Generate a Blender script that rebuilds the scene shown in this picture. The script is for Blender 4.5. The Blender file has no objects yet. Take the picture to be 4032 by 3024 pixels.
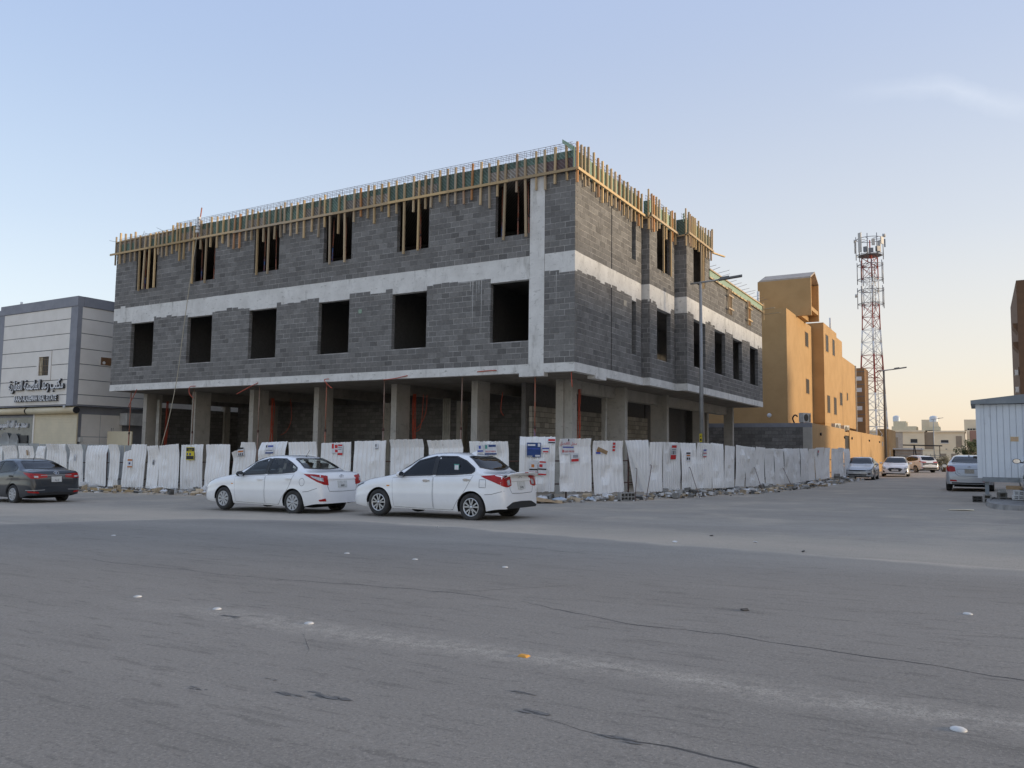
import bpy, math, random
from mathutils import Vector, Matrix
from mathutils.bvhtree import BVHTree

def mathn(N, Lk, op, a, b=None, c=None, clamp=False):
    n = N.new('ShaderNodeMath'); n.operation = op; n.use_clamp = clamp
    for i, v in enumerate((a, b, c)):
        if v is None: continue
        if isinstance(v, (int, float)): n.inputs[i].default_value = v
        else: Lk.new(v, n.inputs[i])
    return n.outputs[0]
def noise(N, Lk, vec, scale, detail=4, rough=0.55, stretch=None, dist=0):
    if stretch:
        mp = N.new('ShaderNodeMapping'); mp.inputs['Scale'].default_value = stretch; Lk.new(vec, mp.inputs['Vector']); vec = mp.outputs[0]
    n = N.new('ShaderNodeTexNoise'); n.inputs['Scale'].default_value = scale; n.inputs['Detail'].default_value = detail
    n.inputs['Roughness'].default_value = rough; n.inputs['Distortion'].default_value = dist; Lk.new(vec, n.inputs['Vector'])
    return n.outputs[0]
def mixc(N, Lk, f, a, b, mode='MIX'):
    n = N.new('ShaderNodeMix'); n.data_type = 'RGBA'; n.blend_type = mode
    if isinstance(f, (int, float)): n.inputs[0].default_value = f
    else: Lk.new(f, n.inputs[0])
    for i, v in ((6, a), (7, b)):
        if isinstance(v, (tuple, list)): n.inputs[i].default_value = (*v[:3], 1)
        else: Lk.new(v, n.inputs[i])
    return n.outputs[2]
# ------------------------------------------------------------------ camera, sky, sun, exposure
SC = bpy.context.scene
COL = SC.collection
CAM = Vector((12.3798, -25.414, 1.61))
_yaw, _pit, _rol = math.radians(-30.4673), math.radians(4.7258), math.radians(0.7113)
_fw = Vector((math.sin(_yaw)*math.cos(_pit), math.cos(_yaw)*math.cos(_pit), math.sin(_pit)))
_r = Vector((math.cos(_yaw), -math.sin(_yaw), 0)); _u = _r.cross(_fw)
_r, _u = math.cos(_rol)*_r + math.sin(_rol)*_u, -math.sin(_rol)*_r + math.cos(_rol)*_u
cam_data = bpy.data.cameras.new('camera'); cam = bpy.data.objects.new('camera', cam_data); COL.objects.link(cam)
cam_data.sensor_fit = 'HORIZONTAL'; cam_data.sensor_width = 36; cam_data.lens = 3128.67/4032*36
cam_data.clip_start = 0.1; cam_data.clip_end = 3000
_m = Matrix((_r, _u, -_fw)).transposed().to_4x4(); _m.translation = CAM
cam.matrix_world = _m
SC.camera = cam

SUN_AZ = math.radians(70)      # clockwise from +Y
SUN_EL = math.radians(9)
world = bpy.data.worlds.new('World'); SC.world = world; world.use_nodes = True
wn = world.node_tree.nodes; wl = world.node_tree.links
sky = wn.new('ShaderNodeTexSky'); sky.sky_type = 'NISHITA'; sky.sun_disc = False
sky.sun_elevation = SUN_EL; sky.sun_rotation = SUN_AZ
sky.altitude = 600; sky.air_density = 1.0; sky.dust_density = 2.2; sky.ozone_density = 1.6
HAZE_GAIN = 4.4
bg = wn['Background']; bg.inputs['Strength'].default_value = 0.15
# dusty evening haze: pale towards the horizon, warmer on the sun's side, over the clear-sky model
tcw = wn.new('ShaderNodeTexCoord'); sepw = wn.new('ShaderNodeSeparateXYZ'); wl.new(tcw.outputs['Generated'], sepw.inputs[0])
def wramp(stops, fac):
    r = wn.new('ShaderNodeValToRGB'); r.color_ramp.interpolation = 'B_SPLINE'; e = r.color_ramp.elements
    while len(e) < len(stops): e.new(.5)
    for q, (p, c) in zip(e, stops): q.position = p; q.color = (*c, 1)
    wl.new(fac, r.inputs[0]); return r.outputs[0]
elv = wn.new('ShaderNodeMath'); elv.operation = 'MAXIMUM'; wl.new(sepw.outputs[2], elv.inputs[0]); elv.inputs[1].default_value = 0
cool = wramp([(0, (.73, .725, .70)), (.08, (.68, .70, .705)), (.25, (.50, .585, .69)), (.5, (.285, .375, .595)), (1, (.46, .55, .76))], elv.outputs[0])
warm = wramp([(0, (.71, .565, .445)), (.10, (.695, .615, .53)), (.25, (.585, .60, .62)), (.5, (.335, .41, .60)), (1, (.46, .55, .76))], elv.outputs[0])
sdot = wn.new('ShaderNodeVectorMath'); sdot.operation = 'DOT_PRODUCT'; wl.new(tcw.outputs['Generated'], sdot.inputs[0]); sdot.inputs[1].default_value = (math.sin(SUN_AZ), math.cos(SUN_AZ), 0)
sfac = wn.new('ShaderNodeMapRange'); sfac.interpolation_type = 'SMOOTHSTEP'; sfac.inputs[1].default_value = -.82; sfac.inputs[2].default_value = .3; wl.new(sdot.outputs['Value'], sfac.inputs[0])
hz = wn.new('ShaderNodeMix'); hz.data_type = 'RGBA'; wl.new(sfac.outputs[0], hz.inputs[0]); wl.new(cool, hz.inputs[6]); wl.new(warm, hz.inputs[7])
sc_ = wn.new('ShaderNodeVectorMath'); sc_.operation = 'SCALE'; wl.new(hz.outputs[2], sc_.inputs[0]); sc_.inputs['Scale'].default_value = HAZE_GAIN
mxw = wn.new('ShaderNodeMix'); mxw.data_type = 'RGBA'; mxw.inputs[0].default_value = .8; wl.new(sky.outputs['Color'], mxw.inputs[6]); wl.new(sc_.outputs[0], mxw.inputs[7])
# a faint wisp of high cloud
wd = (CAM*0 + _fw*3128.67 + _r*(3790-2016) - _u*(372-1512)).normalized(); we1 = (_r - _u*.13).normalized(); we1 = (we1 - wd*we1.dot(wd)).normalized(); we2 = wd.cross(we1)
def wdot(v):
    n = wn.new('ShaderNodeVectorMath'); n.operation = 'DOT_PRODUCT'; wl.new(tcw.outputs['Generated'], n.inputs[0]); n.inputs[1].default_value = v; return n.outputs['Value']
cu, cv, cd = wdot(we1), wdot(we2), wdot(wd)
wnz = noise(wn, wl, tcw.outputs['Generated'], 14, 5, .6)
vv = mathn(wn, wl, 'ADD', cv, mathn(wn, wl, 'MULTIPLY_ADD', wnz, .03, -.015)); vv = mathn(wn, wl, 'ADD', vv, mathn(wn, wl, 'MULTIPLY', mathn(wn, wl, 'MULTIPLY', cu, cu), -.9))
band_ = mathn(wn, wl, 'SUBTRACT', 1.0, mathn(wn, wl, 'DIVIDE', mathn(wn, wl, 'ABSOLUTE', vv), .014), clamp=True)
lenm = mathn(wn, wl, 'SUBTRACT', 1.0, mathn(wn, wl, 'DIVIDE', mathn(wn, wl, 'ABSOLUTE', cu), .13), clamp=True)
cm_ = mathn(wn, wl, 'MULTIPLY', mathn(wn, wl, 'MULTIPLY', band_, lenm), mathn(wn, wl, 'GREATER_THAN', cd, 0.5)); cm_ = mathn(wn, wl, 'MULTIPLY', cm_, .15)
wcl = mixc(wn, wl, cm_, mxw.outputs[2], (3.9, 4.0, 4.1))
wl.new(wcl, bg.inputs['Color'])
sun_d = bpy.data.lights.new('sun', 'SUN'); sun_o = bpy.data.objects.new('sun', sun_d); COL.objects.link(sun_o)
sun_d.energy = 1.4; sun_d.angle = math.radians(9); sun_d.color = (1.0, 0.80, 0.55)
_sd = Vector((math.sin(SUN_AZ)*math.cos(SUN_EL), math.cos(SUN_AZ)*math.cos(SUN_EL), math.sin(SUN_EL)))
sun_o.rotation_euler = _sd.to_track_quat('Z', 'Y').to_euler(); sun_o.location = (40, 15, 30)
SC.view_settings.view_transform = 'Standard'; SC.view_settings.look = 'None'
SC.view_settings.gamma = 1; SC.view_settings.use_curve_mapping = False
SC.view_settings.exposure = 1.05

RND = random.Random(7)
def U(a, b): return RND.uniform(a, b)

def gz(x, y):                                  # height of the gently sloping street
    x = min(max(x, -45), 18); y = min(max(y, -45), 130)
    return 0.021*x - 0.0035*(y+10)

# ------------------------------------------------------------------ object helpers
def tag(o, label, cat, group=None):
    o['label'] = label; o['category'] = cat
    if group: o['group'] = group
    return o
def thing(name, label, cat, loc=(0, 0, 0), rotz=0.0, group=None):
    o = bpy.data.objects.new(name, None); COL.objects.link(o)
    o.location = loc; o.rotation_euler = (0, 0, rotz); o.empty_display_size = 0.3
    return tag(o, label, cat, group)
def base_of(o): return Vector(o.location) if o is not None else Vector((0, 0, 0))
def abs_parent(o, parent):                     # o's mesh is in world coordinates; parents carry no rotation
    o.parent = parent
    t = Vector((0, 0, 0)); p = parent
    while p is not None:
        t += Vector(p.location); p = p.parent
    o.location = -t if parent.parent is None else (0, 0, 0)

class MB:
    def __init__(s): s.V = []; s.F = []; s.M = []; s.T = []; s.S = []
    def face(s, idx, m=0, t=0.5, sm=False): s.F.append(tuple(idx)); s.M.append(m); s.T.append(t); s.S.append(sm)
    def poly(s, pts, m=0, t=0.5):
        b = len(s.V); s.V += [tuple(p) for p in pts]; s.face(range(b, b+len(pts)), m, t)
    def hexa(s, P, m=0, t=0.5):                # 8 corners: bottom 4 ccw, top 4 ccw
        b = len(s.V); s.V += [tuple(p) for p in P]
        for f in ((3, 2, 1, 0), (4, 5, 6, 7), (0, 1, 5, 4), (1, 2, 6, 5), (2, 3, 7, 6), (3, 0, 4, 7)):
            s.face([b+i for i in f], m, t)
    def box(s, x0, y0, z0, x1, y1, z1, m=0, t=0.5):
        s.hexa([(x0, y0, z0), (x1, y0, z0), (x1, y1, z0), (x0, y1, z0), (x0, y0, z1), (x1, y0, z1), (x1, y1, z1), (x0, y1, z1)], m, t)
    def obox(s, c, size, R=None, m=0, t=0.5):
        R = R or Matrix.Identity(3); c = Vector(c); a, b_, h = size[0]/2, size[1]/2, size[2]/2
        s.hexa([c + R @ Vector(p) for p in ((-a, -b_, -h), (a, -b_, -h), (a, b_, -h), (-a, b_, -h), (-a, -b_, h), (a, -b_, h), (a, b_, h), (-a, b_, h))], m, t)
    def bar(s, p0, p1, w, d, m=0, t=0.5, up=(0, 0, 1)):
        p0 = Vector(p0); p1 = Vector(p1); z = (p1-p0); L = z.length; z = z/L
        x = Vector(up).cross(z)
        if x.length < 1e-3: x = Vector((1, 0, 0)).cross(z)
        if x.length < 1e-3: x = Vector((0, 1, 0)).cross(z)
        x.normalize(); y = z.cross(x)
        s.obox((p0+p1)/2, (w, d, L), Matrix((x, y, z)).transposed(), m, t)
    def cyl(s, p0, p1, r0, r1=None, n=8, m=0, t=0.5, caps=True, sm=True):
        p0 = Vector(p0); p1 = Vector(p1); r1 = r0 if r1 is None else r1
        z = (p1-p0).normalized(); x = z.orthogonal().normalized(); y = z.cross(x); b = len(s.V)
        for p, r in ((p0, r0), (p1, r1)):
            for i in range(n):
                a = 2*math.pi*i/n; s.V.append(tuple(p + x*(r*math.cos(a)) + y*(r*math.sin(a))))
        for i in range(n):
            j = (i+1) % n; s.face((b+i, b+j, b+n+j, b+n+i), m, t, sm)
        if caps:
            s.face([b+i for i in range(n)][::-1], m, t); s.face([b+n+i for i in range(n)], m, t)
    def tube(s, pts, r, n=6, m=0, t=0.5):
        pts = [Vector(p) for p in pts]; b = len(s.V); x = None
        for k, p in enumerate(pts):
            d = (pts[min(k+1, len(pts)-1)] - pts[max(k-1, 0)]).normalized()
            x = d.orthogonal().normalized() if x is None else (x - d*x.dot(d)).normalized()
            y = d.cross(x)
            for i in range(n):
                a = 2*math.pi*i/n; s.V.append(tuple(p + x*(r*math.cos(a)) + y*(r*math.sin(a))))
        for k in range(len(pts)-1):
            for i in range(n):
                j = (i+1) % n; s.face((b+k*n+i, b+k*n+j, b+(k+1)*n+j, b+(k+1)*n+i), m, t, True)
        s.face([b+i for i in range(n)][::-1], m, t); s.face([b+(len(pts)-1)*n+i for i in range(n)], m, t)
    def lathe(s, prof, n=24, c=(0, 0, 0), ax=None, m=0, t=0.5, sm=True):   # prof: (r, h) along axis
        z = Vector(ax or (0, 0, 1)).normalized(); x = z.orthogonal().normalized(); y = z.cross(x); c = Vector(c); b = len(s.V)
        for r, h in prof:
            for i in range(n):
                a = 2*math.pi*i/n; s.V.append(tuple(c + z*h + x*(r*math.cos(a)) + y*(r*math.sin(a))))
        for k in range(len(prof)-1):
            for i in range(n):
                j = (i+1) % n; s.face((b+k*n+i, b+k*n+j, b+(k+1)*n+j, b+(k+1)*n+i), m, t, sm)
    def prism(s, pts, h, d=(0, 0, 1), m=0, t=0.5):   # planar polygon swept along d by h
        d = Vector(d)*h; b = len(s.V); n = len(pts)
        s.V += [tuple(Vector(p)) for p in pts] + [tuple(Vector(p)+d) for p in pts]
        s.face(list(range(b, b+n))[::-1], m, t); s.face(range(b+n, b+2*n), m, t)
        for i in range(n):
            j = (i+1) % n; s.face((b+i, b+j, b+n+j, b+n+i), m, t)
    def grid(s, rows, m=0, t=0.5, sm=True):
        b = len(s.V); n = len(rows[0])
        for r in rows: s.V += [tuple(p) for p in r]
        for k in range(len(rows)-1):
            for i in range(n-1): s.face((b+k*n+i, b+k*n+i+1, b+(k+1)*n+i+1, b+(k+1)*n+i), m, t, sm)
    def mesh(s, name, mats):
        me = bpy.data.meshes.new(name); me.from_pydata(s.V, [], s.F)
        for m in (mats if isinstance(mats, (list, tuple)) else [mats]): me.materials.append(m)
        me.polygons.foreach_set('material_index', s.M); me.polygons.foreach_set('use_smooth', s.S)
        a = me.attributes.new('tint', 'FLOAT', 'FACE'); a.data.foreach_set('value', s.T)
        me.update(); return me
    def build(s, name, mats, parent=None, world_coords=True, kind=None):
        o = bpy.data.objects.new(name, s.mesh(name, mats)); COL.objects.link(o)
        if parent is not None:
            if world_coords: abs_parent(o, parent)
            else: o.parent = parent
        if kind: o['kind'] = kind
        return o

# ------------------------------------------------------------------ procedural materials
def nodes_of(name):
    m = bpy.data.materials.new(name); m.use_nodes = True; t = m.node_tree
    return m, t.nodes, t.links, t.nodes['Principled BSDF']
def ramp(N, Lk, f, lo, hi):
    n = N.new('ShaderNodeMapRange'); n.interpolation_type = 'SMOOTHSTEP'; n.clamp = True
    n.inputs[1].default_value = lo; n.inputs[2].default_value = hi; n.inputs[3].default_value = 0; n.inputs[4].default_value = 1
    Lk.new(f, n.inputs[0]); return n.outputs[0]
def bumpn(N, Lk, h, strength, dist=0.02):
    n = N.new('ShaderNodeBump'); n.inputs['Strength'].default_value = strength; n.inputs['Distance'].default_value = dist
    Lk.new(h, n.inputs['Height']); return n.outputs[0]
def pos(N, obj=False):
    if obj: return N.new('ShaderNodeTexCoord').outputs['Object']
    return N.new('ShaderNodeNewGeometry').outputs['Position']
def tintn(N):
    n = N.new('ShaderNodeAttribute'); n.attribute_name = 'tint'; return n.outputs['Fac']
def pm(name, c1, c2=None, scale=2.0, rough=0.8, bump=0.0, bscale=60, metal=0.0, tint=0.0, stretch=None, obj=False, spec=0.5,
       lo=0.35, hi=0.65, detail=5, rnd=0.0, coat=0.0, dirt=None):
    m, N, Lk, B = nodes_of(name); p = pos(N, obj); c = c1
    if c2 is not None: c = mixc(N, Lk, ramp(N, Lk, noise(N, Lk, p, scale, detail, 0.6, stretch), lo, hi), c1, c2)
    if dirt is not None:                       # (colour, scale, stretch, lo, hi)
        c = mixc(N, Lk, ramp(N, Lk, noise(N, Lk, p, dirt[1], 6, 0.65, dirt[2]), dirt[3], dirt[4]), c, dirt[0])
    if tint or rnd:
        f = tintn(N) if tint else N.new('ShaderNodeObjectInfo').outputs['Random']
        f = mathn(N, Lk, 'MULTIPLY_ADD', f, 2*(tint or rnd), 1-(tint or rnd))
        v = N.new('ShaderNodeCombineColor'); [Lk.new(f, v.inputs[i]) for i in range(3)]
        c = mixc(N, Lk, 1.0, c, v.outputs[0], 'MULTIPLY')
    if isinstance(c, (tuple, list)): B.inputs['Base Color'].default_value = (*c[:3], 1)
    else: Lk.new(c, B.inputs['Base Color'])
    B.inputs['Roughness'].default_value = rough; B.inputs['Metallic'].default_value = metal
    B.inputs['Specular IOR Level'].default_value = spec; B.inputs['Coat Weight'].default_value = coat
    B.inputs['Coat Roughness'].default_value = 0.06
    if bump: Lk.new(bumpn(N, Lk, noise(N, Lk, p, bscale, 3, 0.6), bump), B.inputs['Normal'])
    return m

def mat_asphalt(name, c1, c2, sand, kind):
    m, N, Lk, B = nodes_of(name); p = pos(N)
    big = ramp(N, Lk, noise(N, Lk, p, 0.28, 5, 0.6, (0.35, 1, 1)), 0.3, 0.72)
    c = mixc(N, Lk, big, c1, c2)
    trk = ramp(N, Lk, noise(N, Lk, p, 1.3, 6, 0.65, (0.10, 1.4, 1)), 0.40, 0.68)          # wear streaks along the road
    c = mixc(N, Lk, mathn(N, Lk, 'MULTIPLY', trk, 0.45), c, tuple(v*1.28 for v in c1))
    dk_ = ramp(N, Lk, noise(N, Lk, p, 1.0, 5, 0.7, (2.2, 13, 1)), 0.55, 0.64)                 # short dark scuffs along the lanes
    c = mixc(N, Lk, mathn(N, Lk, 'MULTIPLY', dk_, 0.42), c, tuple(v*0.55 for v in c1))
    dk2 = ramp(N, Lk, noise(N, Lk, p, 1.0, 4, 0.6, (0.7, 5, 1)), 0.56, 0.70)
    c = mixc(N, Lk, mathn(N, Lk, 'MULTIPLY', dk2, 0.35), c, tuple(v*0.6 for v in c1))
    blot = ramp(N, Lk, noise(N, Lk, p, 1.6, 6, 0.7, (0.4, 1, 1)), 0.64, 0.74)             # oil and tar marks
    c = mixc(N, Lk, mathn(N, Lk, 'MULTIPLY', blot, 0.45), c, tuple(v*0.5 for v in c1))
    sp = N.new('ShaderNodeSeparateXYZ'); Lk.new(p, sp.inputs[0])
    wob = mathn(N, Lk, 'MULTIPLY_ADD', noise(N, Lk, p, 0.5, 5, 0.6), 1.6, -0.8)
    grit = noise(N, Lk, p, 70, 4, 0.8)
    def strip(y0, half, lo, wamp=1.0):                   # sandy strip along the road, frayed by noise
        d = mathn(N, Lk, 'ABSOLUTE', mathn(N, Lk, 'ADD', mathn(N, Lk, 'SUBTRACT', sp.outputs[1], y0), mathn(N, Lk, 'MULTIPLY', wob, wamp)))
        f = mathn(N, Lk, 'SUBTRACT', 1.0, mathn(N, Lk, 'DIVIDE', d, half), clamp=True)
        return mathn(N, Lk, 'MULTIPLY', f, ramp(N, Lk, grit, lo, lo+0.2))
    if kind == 'main':
        f1 = strip(-20.72, 0.30, 0.36, 0.22)
        xg = ramp(N, Lk, sp.outputs[0], 4.5, 8.0)
        c = mixc(N, Lk, mathn(N, Lk, 'MULTIPLY', mathn(N, Lk, 'MULTIPLY', f1, xg), mathn(N, Lk, 'MULTIPLY', ramp(N, Lk, noise(N, Lk, p, 9, 6, 0.75), 0.32, 0.66), 0.85), clamp=True), c, sand)
        c = mixc(N, Lk, mathn(N, Lk, 'MULTIPLY', strip(-14.6, 1.3, 0.4), 0.45), c, sand)
    else:
        c = mixc(N, Lk, mathn(N, Lk, 'MULTIPLY', strip(-13.0, 2.6, 0.3), 0.8), c, sand)
        big2 = ramp(N, Lk, noise(N, Lk, p, 0.45, 6, 0.65), 0.45, 0.72)
        c = mixc(N, Lk, mathn(N, Lk, 'MULTIPLY', big2, 0.55), c, sand)
    if kind == 'main':                         # dust and loose grit drifted in from the older surface along the edge
        ea = N.new('ShaderNodeAttribute'); ea.attribute_name = 'edge'
        en = mathn(N, Lk, 'ADD', ea.outputs['Fac'], mathn(N, Lk, 'MULTIPLY_ADD', noise(N, Lk, p, 1.1, 7, 0.7, (0.35, 1, 1)), 1.5, -0.75))
        c = mixc(N, Lk, mathn(N, Lk, 'MULTIPLY', ramp(N, Lk, en, 0.25, 0.95), 0.9), c, (0.345, 0.307, 0.257))
        c = mixc(N, Lk, mathn(N, Lk, 'MULTIPLY', ramp(N, Lk, mathn(N, Lk, 'ADD', ea.outputs['Fac'], mathn(N, Lk, 'MULTIPLY_ADD', noise(N, Lk, p, 0.7, 5, 0.6), 0.5, -0.25)), 0.80, 1.02), 0.75), c, (0.60, 0.50, 0.385))
    fine = noise(N, Lk, p, 52, 4, 0.85)
    c = mixc(N, Lk, mathn(N, Lk, 'MULTIPLY', ramp(N, Lk, fine, 0.53, 0.68), 0.5), c, tuple(min(1, v*2.0) for v in c1))
    c = mixc(N, Lk, mathn(N, Lk, 'MULTIPLY', ramp(N, Lk, fine, 0.48, 0.34), 0.55), c, tuple(v*0.45 for v in c1))
    Lk.new(c, B.inputs['Base Color'])
    B.inputs['Roughness'].default_value = 0.88; B.inputs['Specular IOR Level'].default_value = 0.3
    Lk.new(bumpn(N, Lk, fine, 0.35, 0.01), B.inputs['Normal'])
    return m

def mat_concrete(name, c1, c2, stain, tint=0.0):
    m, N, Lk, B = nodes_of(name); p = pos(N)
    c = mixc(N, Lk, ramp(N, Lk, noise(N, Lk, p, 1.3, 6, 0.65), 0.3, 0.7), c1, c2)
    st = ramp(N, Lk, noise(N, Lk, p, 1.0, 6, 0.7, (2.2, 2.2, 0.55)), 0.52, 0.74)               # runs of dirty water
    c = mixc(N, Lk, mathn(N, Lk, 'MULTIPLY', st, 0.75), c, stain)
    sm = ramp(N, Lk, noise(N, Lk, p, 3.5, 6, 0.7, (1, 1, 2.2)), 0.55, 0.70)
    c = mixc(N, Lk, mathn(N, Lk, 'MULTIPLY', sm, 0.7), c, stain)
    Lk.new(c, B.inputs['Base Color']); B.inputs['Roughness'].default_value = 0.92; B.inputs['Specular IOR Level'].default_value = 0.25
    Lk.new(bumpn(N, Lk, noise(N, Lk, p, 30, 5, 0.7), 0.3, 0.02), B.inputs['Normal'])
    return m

def mat_block(name, c1, c2, smear, amount=1.0):
    m, N, Lk, B = nodes_of(name); p = pos(N)
    c = mixc(N, Lk, ramp(N, Lk, noise(N, Lk, p, 9, 5, 0.7), 0.3, 0.7), c1, c2)
    f = mathn(N, Lk, 'MULTIPLY_ADD', tintn(N), 0.56, 0.74)
    v = N.new('ShaderNodeCombineColor'); [Lk.new(f, v.inputs[i]) for i in range(3)]
    c = mixc(N, Lk, 1.0, c, v.outputs[0], 'MULTIPLY')
    s1 = ramp(N, Lk, noise(N, Lk, p, 1.4, 6, 0.7, (1.6, 1.6, 0.6)), 0.60, 0.80)
    s2 = ramp(N, Lk, noise(N, Lk, p, 22, 5, 0.7), 0.35, 0.65)
    c = mixc(N, Lk, mathn(N, Lk, 'MULTIPLY', mathn(N, Lk, 'MULTIPLY', s1, s2), 0.6*amount), c, smear)
    Lk.new(c, B.inputs['Base Color']); B.inputs['Roughness'].default_value = 0.95; B.inputs['Specular IOR Level'].default_value = 0.2
    Lk.new(bumpn(N, Lk, noise(N, Lk, p, 120, 3, 0.7), 0.4, 0.01), B.inputs['Normal'])
    return m

def mat_wood(name, c1, c2, rnd=0.28):
    m, N, Lk, B = nodes_of(name); p = pos(N, True)
    g = noise(N, Lk, p, 6, 5, 0.65, (14, 14, 0.7))
    c = mixc(N, Lk, ramp(N, Lk, g, 0.3, 0.72), c1, c2)
    oi = N.new('ShaderNodeObjectInfo').outputs['Random']
    grey = mathn(N, Lk, 'MULTIPLY', mathn(N, Lk, 'FRACT', mathn(N, Lk, 'MULTIPLY', oi, 7.3)), 0.8)
    c = mixc(N, Lk, grey, c, (0.40, 0.33, 0.25))
    f = mathn(N, Lk, 'MULTIPLY_ADD', oi, 2*rnd, 1-rnd)
    v = N.new('ShaderNodeCombineColor'); [Lk.new(f, v.inputs[i]) for i in range(3)]
    c = mixc(N, Lk, 1.0, c, v.outputs[0], 'MULTIPLY')
    Lk.new(c, B.inputs['Base Color']); B.inputs['Roughness'].default_value = 0.8; B.inputs['Specular IOR Level'].default_value = 0.25
    return m

def mat_ply(name, c1, c2, pale):
    m, N, Lk, B = nodes_of(name); p = pos(N)
    c = mixc(N, Lk, ramp(N, Lk, noise(N, Lk, p, 5, 5, 0.7), 0.3, 0.7), c1, c2)
    w = N.new('ShaderNodeTexWave'); w.wave_type = 'BANDS'; w.bands_direction = 'DIAGONAL'
    w.inputs['Scale'].default_value = 4.2; w.inputs['Distortion'].default_value = 1.5; w.inputs['Detail'].default_value = 2
    Lk.new(p, w.inputs['Vector'])
    c = mixc(N, Lk, mathn(N, Lk, 'MULTIPLY', ramp(N, Lk, w.outputs[1], 0.55, 0.95), 0.5), c, pale)
    dr = ramp(N, Lk, noise(N, Lk, p, 1.5, 5, 0.7, (9, 9, 1.1)), 0.58, 0.7)
    c = mixc(N, Lk, mathn(N, Lk, 'MULTIPLY', dr, 0.7), c, pale)
    f = mathn(N, Lk, 'MULTIPLY_ADD', N.new('ShaderNodeObjectInfo').outputs['Random'], 0.6, 0.7)
    v = N.new('ShaderNodeCombineColor'); [Lk.new(f, v.inputs[i]) for i in range(3)]
    c = mixc(N, Lk, 1.0, c, v.outputs[0], 'MULTIPLY')
    Lk.new(c, B.inputs['Base Color']); B.inputs['Roughness'].default_value = 0.6
    return m

def mat_glass(name, tint, gloss=0.9):
    m = bpy.data.materials.new(name); m.use_nodes = True; N = m.node_tree.nodes; Lk = m.node_tree.links
    N.remove(N['Principled BSDF']); out = N['Material Output']
    tr = N.new('ShaderNodeBsdfTransparent'); tr.inputs[0].default_value = (*tint, 1)
    gl = N.new('ShaderNodeBsdfGlossy'); gl.inputs['Roughness'].default_value = 0.02; gl.inputs[0].default_value = (gloss, gloss, gloss, 1)
    fr = N.new('ShaderNodeFresnel'); fr.inputs['IOR'].default_value = 1.52
    mx = N.new('ShaderNodeMixShader'); Lk.new(fr.outputs[0], mx.inputs[0]); Lk.new(tr.outputs[0], mx.inputs[1]); Lk.new(gl.outputs[0], mx.inputs[2])
    Lk.new(mx.outputs[0], out.inputs['Surface']); return m

MT = {}
MT['road'] = mat_asphalt('main_road_asphalt', (0.226, 0.204, 0.174), (0.27, 0.244, 0.21), (0.50, 0.45, 0.375), 'main')
MT['street'] = mat_asphalt('old_street_asphalt', (0.305, 0.27, 0.224), (0.375, 0.332, 0.276), (0.55, 0.455, 0.345), 'side')
MT['sand'] = pm('sand', (0.46, 0.385, 0.29), (0.38, 0.31, 0.235), 0.8, 0.95, 0.5, 30)
MT['crack'] = pm('crack', (0.05, 0.048, 0.045), (0.12, 0.112, 0.10), 3, 0.95); MT['tar'] = pm('tar', (0.11, 0.107, 0.10), (0.16, 0.153, 0.143), 12, 0.8)
MT['kerb'] = pm('kerb_concrete', (0.33, 0.32, 0.30), (0.22, 0.21, 0.2), 3, 0.9, 0.3, 40)
MT['conc'] = mat_concrete('raw_concrete_pale', (0.66, 0.64, 0.595), (0.80, 0.78, 0.73), (0.33, 0.315, 0.275))
MT['conc2'] = mat_concrete('raw_concrete_grey', (0.42, 0.395, 0.345), (0.50, 0.47, 0.42), (0.26, 0.245, 0.215))
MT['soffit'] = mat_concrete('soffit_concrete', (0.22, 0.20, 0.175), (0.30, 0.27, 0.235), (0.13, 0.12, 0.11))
MT['block'] = mat_block('dark_concrete_block', (0.165, 0.158, 0.148), (0.218, 0.209, 0.196), (0.55, 0.54, 0.52))
MT['mortar'] = pm('mortar', (0.24, 0.23, 0.215), (0.48, 0.46, 0.43), 1.6, 0.95, 0.4, 60, lo=0.35, hi=0.62)
MT['cream_block'] = mat_block('cream_block', (0.40, 0.37, 0.31), (0.48, 0.44, 0.37), (0.5, 0.48, 0.44), 0.5)
MT['dark_mortar'] = pm('dark_mortar', (0.10, 0.095, 0.085))
MT['wood'] = mat_wood('formwork_timber', (0.64, 0.46, 0.24), (0.52, 0.36, 0.18))
MT['wood_red'] = mat_wood('orange_timber', (0.62, 0.31, 0.13), (0.50, 0.23, 0.09))
MT['ply_green'] = mat_ply('green_plywood', (0.062, 0.115, 0.085), (0.095, 0.155, 0.118), (0.25, 0.31, 0.27))
MT['ply_brown'] = mat_ply('worn_brown_plywood', (0.21, 0.175, 0.14), (0.15, 0.125, 0.105), (0.46, 0.45, 0.40))
MT['ply_purple'] = mat_ply('maroon_plywood', (0.075, 0.04, 0.045), (0.10, 0.06, 0.055), (0.20, 0.17, 0.15))
MT['ply_pale'] = mat_ply('pale_green_plywood', (0.20, 0.30, 0.21), (0.26, 0.36, 0.26), (0.4, 0.46, 0.38))
MT['rebar'] = pm('rebar_steel', (0.16, 0.11, 0.10), (0.22, 0.19, 0.19), 8, 0.7, metal=0.3)
MT['prop_rust'] = pm('prop_rust', (0.42, 0.13, 0.07), (0.30, 0.17, 0.12), 5, 0.75)
MT['prop_brown'] = pm('prop_brown', (0.30, 0.22, 0.17), (0.24, 0.15, 0.11), 5, 0.75)
MT['prop_blue'] = pm('prop_blue', (0.06, 0.17, 0.36), (0.25, 0.08, 0.05), 6, 0.65)
MT['conduit'] = pm('orange_conduit', (0.52, 0.085, 0.04), (0.42, 0.065, 0.03), 3, 0.5)
MT['pvc'] = pm('pvc_pipe', (0.55, 0.53, 0.47), (0.42, 0.40, 0.35), 3, 0.5)
MT['rope'] = pm('rope', (0.5, 0.44, 0.32))
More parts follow.
